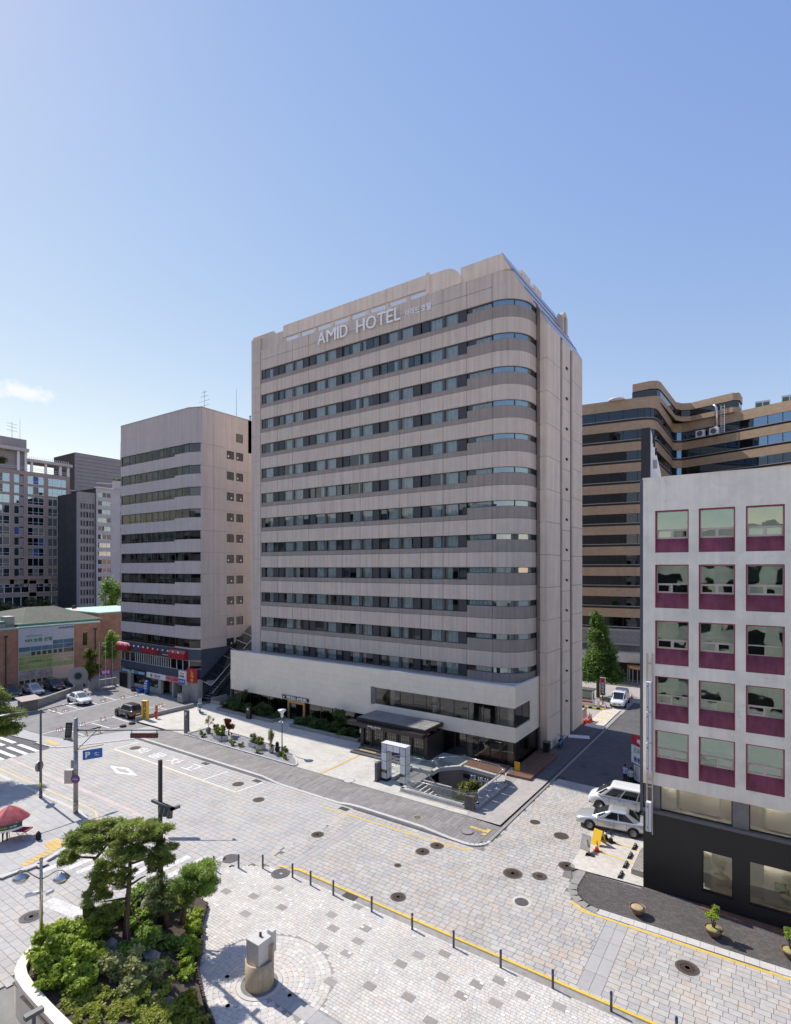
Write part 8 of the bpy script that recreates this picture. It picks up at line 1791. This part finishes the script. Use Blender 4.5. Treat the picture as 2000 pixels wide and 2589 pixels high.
# stone wall in front of the bank, millstone sculpture, flagpoles, black fence
sw = thing('boundary_wall', 'grey concrete boundary wall before the bank parking row', 'wall', (-82.5,36,0)); pts = [(-78.0,27.5),(-80.5,32.5),(-83.5,37.2),(-85.2,40.0)]
for a, c in zip(pts, pts[1:]): b = MB(); b.bar((*a,.45),(*c,.45),.3,1.1); b.build('section', mt['concrete'], sw, world=True)
b = MB(); b.box(-85.5,-85.2,41.8,46,-.05,1.3); b.build('section', mt['concrete'], sw, world=True)
ms = thing('millstone_sculpture', 'large grey stone disc with a dark centre on a wedge base', 'sculpture', (-85.2,40.2,0)); b = MB(); nn = Vector((.85,-.5,.15)).normalized(); c_ = Vector((0,0,2.45)); b.cyl(c_-nn*.16, c_+nn*.16, 1.33, 1.33, 36); b.build('disc', mt['granite'], ms); b = MB(); b.cyl(c_+nn*.165, c_+nn*.2, .45, .45, 24); b.build('boss', mt['ink'], ms); b = MB(); b.cyl(c_+nn*.16, c_+nn*.185, .62, .62, 24); b.build('ring', mt['concrete_dark'], ms); b = MB(); b.box(-.8,.8,-.8,.8,0,.25); b.box(-.5,.5,-.5,.5,.25,1.2); b.build('base', mt['granite'], ms); b = MB(); b.bar((.6,-1.8,.2),(.1,-.5,1.1),.3,.1); b.build('wedge', mt['concrete_light'], ms)
for k, (x, y) in enumerate(((-84.6,43.0),(-83.9,43.6),(-83.5,44.4))): o = thing('flagpole', ('left','middle','right')[k]+' thin flagpole beside the bank trees', 'flagpole', (x,y,.2), group='flagpoles by the bank'); b = MB(); b.cyl((0,0,0),(0,0,7.0),.035,.02,6); b.lathe([(.001,6.98),(.05,7.03),(.001,7.08)], 8); b.build('pole', mt['white_metal'], o)
b = MB(); b.box(-84.9,-83.2,42.6,44.8,-.05,.35); o = b.build('flagpole_plinth', mt['granite']); tag(o, 'long grey stone plinth under the flagpoles', 'plinth')
o = thing('banner', 'magenta banner with white Korean letters between the flagpoles', 'banner', (-84.1,43.7,2.2)); b = MB(); b.obox((0,0,.4), (.35,.7,0), (.01,-.005,0), (0,0,.42)); b.build('cloth', M('magenta', (.36,.03,.20), .7), o); text('임대', 'ink_white', o, (.04,-.03,.4), 1.0, .5, extrude=.005, bold=.03, rot=(PI/2,0,math.atan2(.7,.35)), world=False)
o = thing('black_gate', 'black slatted gate left of the convenience store', 'gate', (-83.2,46.2,0)); b = MB(); b.box(-1.4,1.0,-.05,.05,0,2.3); b.build('panel', mt['black_metal'], o); b = MB(); b.box(1.0,1.9,-.1,.4,0,2.5); b.build('grey_door', mt['opaque_grey'], o)
for k in range(10): MB().box(-1.38+.24*k,-1.2+.24*k,-.08,-.05,.1,2.2).build('slat', mt['ink'], o)
o = thing('street_stall', 'small shuttered street stall with a flat pinkish roof', 'stall', (-79.6,31.3,0)); b = MB(); b.box(-.7,.7,-.9,.9,0,1.5); b.build('booth', mt['concrete_dark'], o); b = MB(); b.obox((.2,0,1.65), (1.1,0,-.12), (0,1.2,0), (0,0,.04)); b.build('roof', M('roof_pink', (.45,.36,.33), .8), o)
# ================================================================ ALLEY FURNITURE AND PARKING PAD
cone = MB(); cone.box(-.19,.19,-.19,.19,0,.035); CB = cone.mesh('base', mt['orange']); cone = MB(); cone.lathe([(.14,.03),(.09,.28),(.062,.42),(.045,.52),(.03,.6),(.02,.7),(0,.7)], 14); CO = cone.mesh('body', mt['orange'], True); cone = MB(); cone.lathe([(.093,.28),(.065,.42)], 14); CWH = cone.mesh('white_band', mt['white_paint'], True); COK = CO.copy(); COK.materials.clear(); COK.materials.append(mt['ink']); CBK = CB.copy(); CBK.materials.clear(); CBK.materials.append(mt['ink'])
def tcone(label, loc, s=1., black=False, group='traffic cones'):
    t = thing('traffic_cone', label, 'traffic cone', loc, R(random.uniform(0,80)), group); t.scale = (s,s,s); obj('base', CBK if black else CB, t); obj('body', COK if black else CO, t); obj('white_band', CWH, t)
tcone('single bright orange cone on the pad by the yellow stand', (-9.43,36.9,.012), 1.0); tcone('black and white cone left behind the yellow folding stand', (-9.35,38.85,.012), 1.15, True); tcone('black and white cone right behind the yellow folding stand', (-8.95,38.6,.012), 1.15, True)
cs = [(-18.25,65.9),(-17.95,66.2),(-18.25,66.5),(-17.95,66.8),(-18.2,67.1),(-17.9,67.4),(-18.15,67.7)]
for k, (x, y) in enumerate(cs): tcone('orange cone in the cluster at the rear hotel corner, '+('nearest','second','third','fourth','fifth','sixth','farthest')[k]+' from the camera', (x,y,.15), 1.3)
tcone('orange cone beyond the people carrier, nearer of two', (-16.4,83.0,0), 1.1); tcone('orange cone beyond the people carrier, farther of two', (-15.6,86.4,0), 1.1); tcone('orange cone beside the striped barrier island', (-18.3,76.0,0), 1.0)
af = thing('folding_stand', 'yellow folding warning stand on the parking pad', 'warning stand', (-9.6,38.0,.012), R(-15))
for s in (-1,1): b = MB(); b.obox((0,.24*s,.45), (.3,0,0), (0,.02,0), (0,-.22*s,.45)); b.build('leaf', mt['yellow'], af); b = MB(); b.obox((0,.25*s+.022*s,.3), (.2,0,0), (0,.004,0), (0,-.09*s,.18)); b.build('cutout', mt['ink'], af)
ss = thing('leaning_slab', 'pale concrete slab propped on a post at the pad edge', 'slab', (-9.95,36.4,.012)); b = MB(); b.obox((-.1,.1,.55), (.28,.12,-.1), (-.06,.5,.25), (.02,-.02,.05)); b.build('slab', mt['concrete_light'], ss); b = MB(); b.bar((.25,-.25,0),(.0,.1,.75),.1); b.build('post', mt['concrete'], ss); b = MB(); b.box(.05,.55,-.45,-.2,0,.08); b.build('foot', mt['rubber'], ss)
for k, y in enumerate((38.75,37.4,36.1,34.75)): o = thing('wheel_stop', ('farthest','second farthest','second nearest','nearest')[k]+' black rubber wheel stop on the parking pad', 'wheel stop', (-7.5,y,.012), group='wheel stops on the pad'); b = MB(); b.v = [(-.12,-.38,0),(.12,-.38,0),(.12,.38,0),(-.12,.38,0),(-.06,-.36,.15),(.06,-.36,.15),(.06,.36,.15),(-.06,.36,.15)]; b.f = [(4,5,6,7),(0,1,5,4),(1,2,6,5),(2,3,7,6),(3,0,4,7)]; b.m = [0]*5; b.t = [.5]*5; b.build('block', mt['rubber'], o); b = MB(); b.box(-.05,.05,-.2,-.1,.15,.155); b.box(-.05,.05,.1,.2,.15,.155); b.build('reflector', mt['opaque_grey'], o)
pf = thing('ribbed_platform', 'low pale ribbed platform against the dark wall', 'platform', (-6.6,36.8,.012)); b = MB(); b.box(-.42,.4,-1.5,1.6,0,.3); b.build('body', mt['concrete'], pf)
for k in range(11): MB().box(-.41+.075*k,-.375+.075*k,-1.5,1.6,.3,.33).build('rib', mt['concrete_light'], pf)
def bowl(label, loc, plant):
    t = thing('bowl_planter', label, 'planter', loc, group='bowl planters on the brick pavement'); b = MB(); b.lathe([(.16,0),(.3,.18),(.4,.38),(.43,.44),(.39,.44),(.36,.36),(0,.36)], 24); b.build('bowl', mt['pot_brown'] if 'pot_brown' in mt else mt['brick_red'], t, True)
    if plant:
        b = MB(); b.lathe([(.37,.37),(.25,.43),(0,.46)], 20); b.build('moss', mt['moss'] if 'moss' in mt else mt['shingle'], t, True); tr = MB()
        for dx, dy in ((.0,.0),(.1,.06),(-.09,.05),(.03,-.1)): tr.tube([(dx*.3,dy*.3,.4),(dx,dy,.75),(dx*2.2,dy*2.2,1.15)], [.035,.025,.012], 6)
        tr.build('trunk', mt['bark'], t, True); P, T = blobs(900, (0,0,1.2), (.36,.36,.3), 10); obj('crown', leafmesh('bonsai_leaves', P, .065, 'bush', .6, .4, T), t)
    else: b = MB(); b.lathe([(.37,.38),(.2,.41),(0,.42)], 20); b.build('straw', mt['straw'] if 'straw' in mt else mt['blind_tan'], t, True)
bowl('empty straw topped bowl planter on the dark brick pavement', (-5.9,31.35,.02), False); bowl('bowl planter with a small bonsai tree before the gallery', (-2.42,31.65,.02), True)
bowl('bowl planter at the far right edge of the brick pavement', (.75,31.9,.02), True)
bn = thing('waste_bin', 'dark grey wheeled bin against the hotel side pilaster', 'bin', (-18.35,53.0,.36)); b = MB(); b.box(-.3,.3,-.3,.3,.05,.95); bevel(b.build('body', mt['black_metal'], bn), .04); b = MB(); b.box(-.33,.33,-.33,.33,.95,1.02); b.build('lid', mt['grey_metal'], bn)
for k, (x, y, rz, lab) in enumerate(((-17.3,60.2,20,'pale metal plate leaning on the alley pavement'),(-16.9,65.2,-8,'white metal ramp plate before the striped ramp'))): o = thing('ramp_plate', lab, 'plate', (x,y,.15), R(rz)); b = MB(); b.obox((0,0,.05), (1.1,0,0), (0,.4,.04), (0,0,.015)); b.build('plate', mt['white_metal'], o)
fs = thing('fence_screen', 'pale slatted screen at the rear corner of the hotel', 'screen', (-18.6,66.3,.0))
for k in range(9): MB().box(-.03,.03,.2*k,.2*k+.13,.1,1.5).build('slat', mt['cream'], fs)
MB().bar((0,-.1,1.5),(0,1.9,1.5),.06).build('rail', mt['black_metal'], fs)
ki = thing('barrier_island', 'black and yellow striped kerb island at the alley barrier', 'kerb', (-19.5,74.3,0))
for k in range(8): b = MB(); b.box(-22+.5*k,-21.5+.5*k,73.95,74.25,0,.22); b.build('kerb_block', mt['ink_yellow' if k%2 else 'ink'], ki, world=True)
bo_ = thing('gate_booth', 'small white framed attendant booth by the barrier', 'booth', (-20.6,75.6,0)); b = MB(); b.box(-1.2,.9,-.7,.7,0,.9); b.build('panel', mt['white_paint'], bo_); b = MB(); b.box(-1.2,.9,-.72,-.7,.55,.75); b.build('red_stripe', mt['ink_red'], bo_); b = MB(); b.box(-1.3,1.0,-.8,.8,2.1,2.25); b.build('roof', mt['grey_metal'], bo_)
for x in (-1.15,.85): MB().box(x-.05,x+.05,-.7,-.6,.9,2.1).build('post', mt['white_paint'], bo_)
b = MB(); b.box(-1.1,.8,-.6,.6,.9,2.1); b.build('glazing', GLD, bo_)
ba = thing('parking_barrier', 'white barrier machine with a short red and white arm', 'barrier', (-18.9,74.6,0)); b = MB(); b.box(-.18,.18,-.18,.18,0,1.15); b.build('cabinet', mt['white_paint'], ba); b = MB(); b.bar((.15,-.1,.3),(.9,-.2,.85),.09); b.build('arm', mt['umbrella_red'], ba); b = MB(); b.box(.85,.98,-.25,-.12,0,.95); b.build('arm_rest', mt['white_paint'], ba)
vs_ = thing('vertical_sign', 'tall black no entry sign with white vertical Korean letters', 'sign', (-19.0,77.4,0)); b = MB(); b.box(-.34,.34,-.1,.1,1.2,3.6); b.build('case', mt['white_metal'], vs_); b = MB(); b.box(-.29,.29,-.12,-.1,1.25,3.55); b.build('panel', mt['ink'], vs_); b = MB(); b.box(-.29,.29,-.125,-.12,3.0,3.5); b.build('red_panel', mt['ink_red'], vs_); b = MB(); b.box(-.06,.06,-.06,.06,0,1.2); b.build('post', mt['grey_metal'], vs_)
for k, c in enumerate('진입금지'): text(c, 'ink_white', vs_, (0,-.13,2.8-.4*k), .36, .32, extrude=.004, bold=.02, world=False)
# ================================================================ TREES
leafy('ginkgo_tree', 'tall green tree at the far end of the alley', 'tree', (-20.6,81.2,0), [((0,0,3.6),(3.4,3.2,1.6),.7),((.2,0,6.0),(2.6,2.6,2.0),.7),((0,0,8.6),(1.9,1.9,2.0),.45),((-.2,0,10.8),(1.1,1.1,1.6),.2),((2.6,-.6,3.4),(1.6,1.3,1.0),.2)], 'ginkgo', .17, 8500, simple_trunk(9.5,.22,(0,0),((2.2,1.6,.2,1.5),(2.6,-1.5,.3,1.6),(4.5,1.0,-.5,1.6),(5,-.8,.5,1.6))), k=26)
leafy('street_tree', 'round green tree with orange tips beside the millstone', 'tree', (-85.9,42.3,0), [((0,0,3.3),(1.7,1.7,1.6),.8),((.1,0,5.2),(1.1,1.1,1.2),.35)], 'yellowish', .14, 4200, simple_trunk(4.8,.11,(0,0),((2.0,.7,.2,1.0),(2.2,-.7,.1,1.0))), k=20)
leafy('street_tree', 'taller green tree against the brick wing behind the flagpoles', 'tree', (-91.5,48.6,0), [((0,0,4.4),(1.9,1.9,2.0),.8),((0,0,6.8),(1.2,1.2,1.4),.35)], 'tree', .16, 4200, simple_trunk(6,.12,(0,0),((2.4,.8,.2,1.2),(2.8,-.8,.1,1.2))), k=20)
leafy('far_tree', 'bright green tree between the brick bank and the mid rise block', 'tree', (-125,66,4), [((0,0,4),(3.2,3.2,3.5),.7),((0,0,9),(2.4,2.4,4),.5)], 'tree', .3, 3600, simple_trunk(10,.25), k=20)
leafy('far_tree', 'small lime tree left of the taller far tree', 'tree', (-122,58.5,3), [((0,0,3.5),(2.4,2.2,2.6),1.0)], 'lime', .26, 1300, simple_trunk(4,.15), k=12)
leafy('far_tree', 'dark tree before the apartment shop windows', 'tree', (-160,64.5,0), [((0,0,7.5),(4.5,5.0,4.5),1.0)], 'far', .4, 2600, simple_trunk(8,.3), k=18)
leafy('far_tree', 'low dark tree at the left behind the bank roof', 'tree', (-150,52.5,0), [((0,0,8),(3.5,4.5,3.0),1.0)], 'far', .4, 1600, simple_trunk(8,.3), k=14)
leafy('edge_pine', 'pine with drooping branches leaning in from the left edge', 'pine tree', (-57.8,19.3,.1), [((1.6,.4,5.4),(1.7,1.9,1.1),.8),((.6,.0,7.0),(1.6,1.8,1.0),.5),((2.4,1.0,4.2),(1.0,1.2,.7),.35),((-.8,-.5,6.0),(1.8,1.8,1.2),.5)], 'pine', .2, 7000, simple_trunk(7,.17,(1.0,.2),((3.5,1.8,.4,1.4),(4,-.8,-.5,1.6))), k=26, aspect=.2)
tf = thing('traffic_signal', 'traffic signal head with a lit red lamp behind the bank roof', 'traffic light', (-112,52.1,0)); b = MB(); b.box(-.25,.25,-.3,.3,9.7,11.3); b.build('housing', mt['ink'], tf); b = MB(); b.cyl((.25,0,10.5),(.3,0,10.5),.2,.2,16); b.build('lamp', mt['signal_red'], tf); b = MB(); b.cyl((0,0,0),(0,0,9.7),.12,.1,8); b.build('pole', mt['grey_metal'], tf)
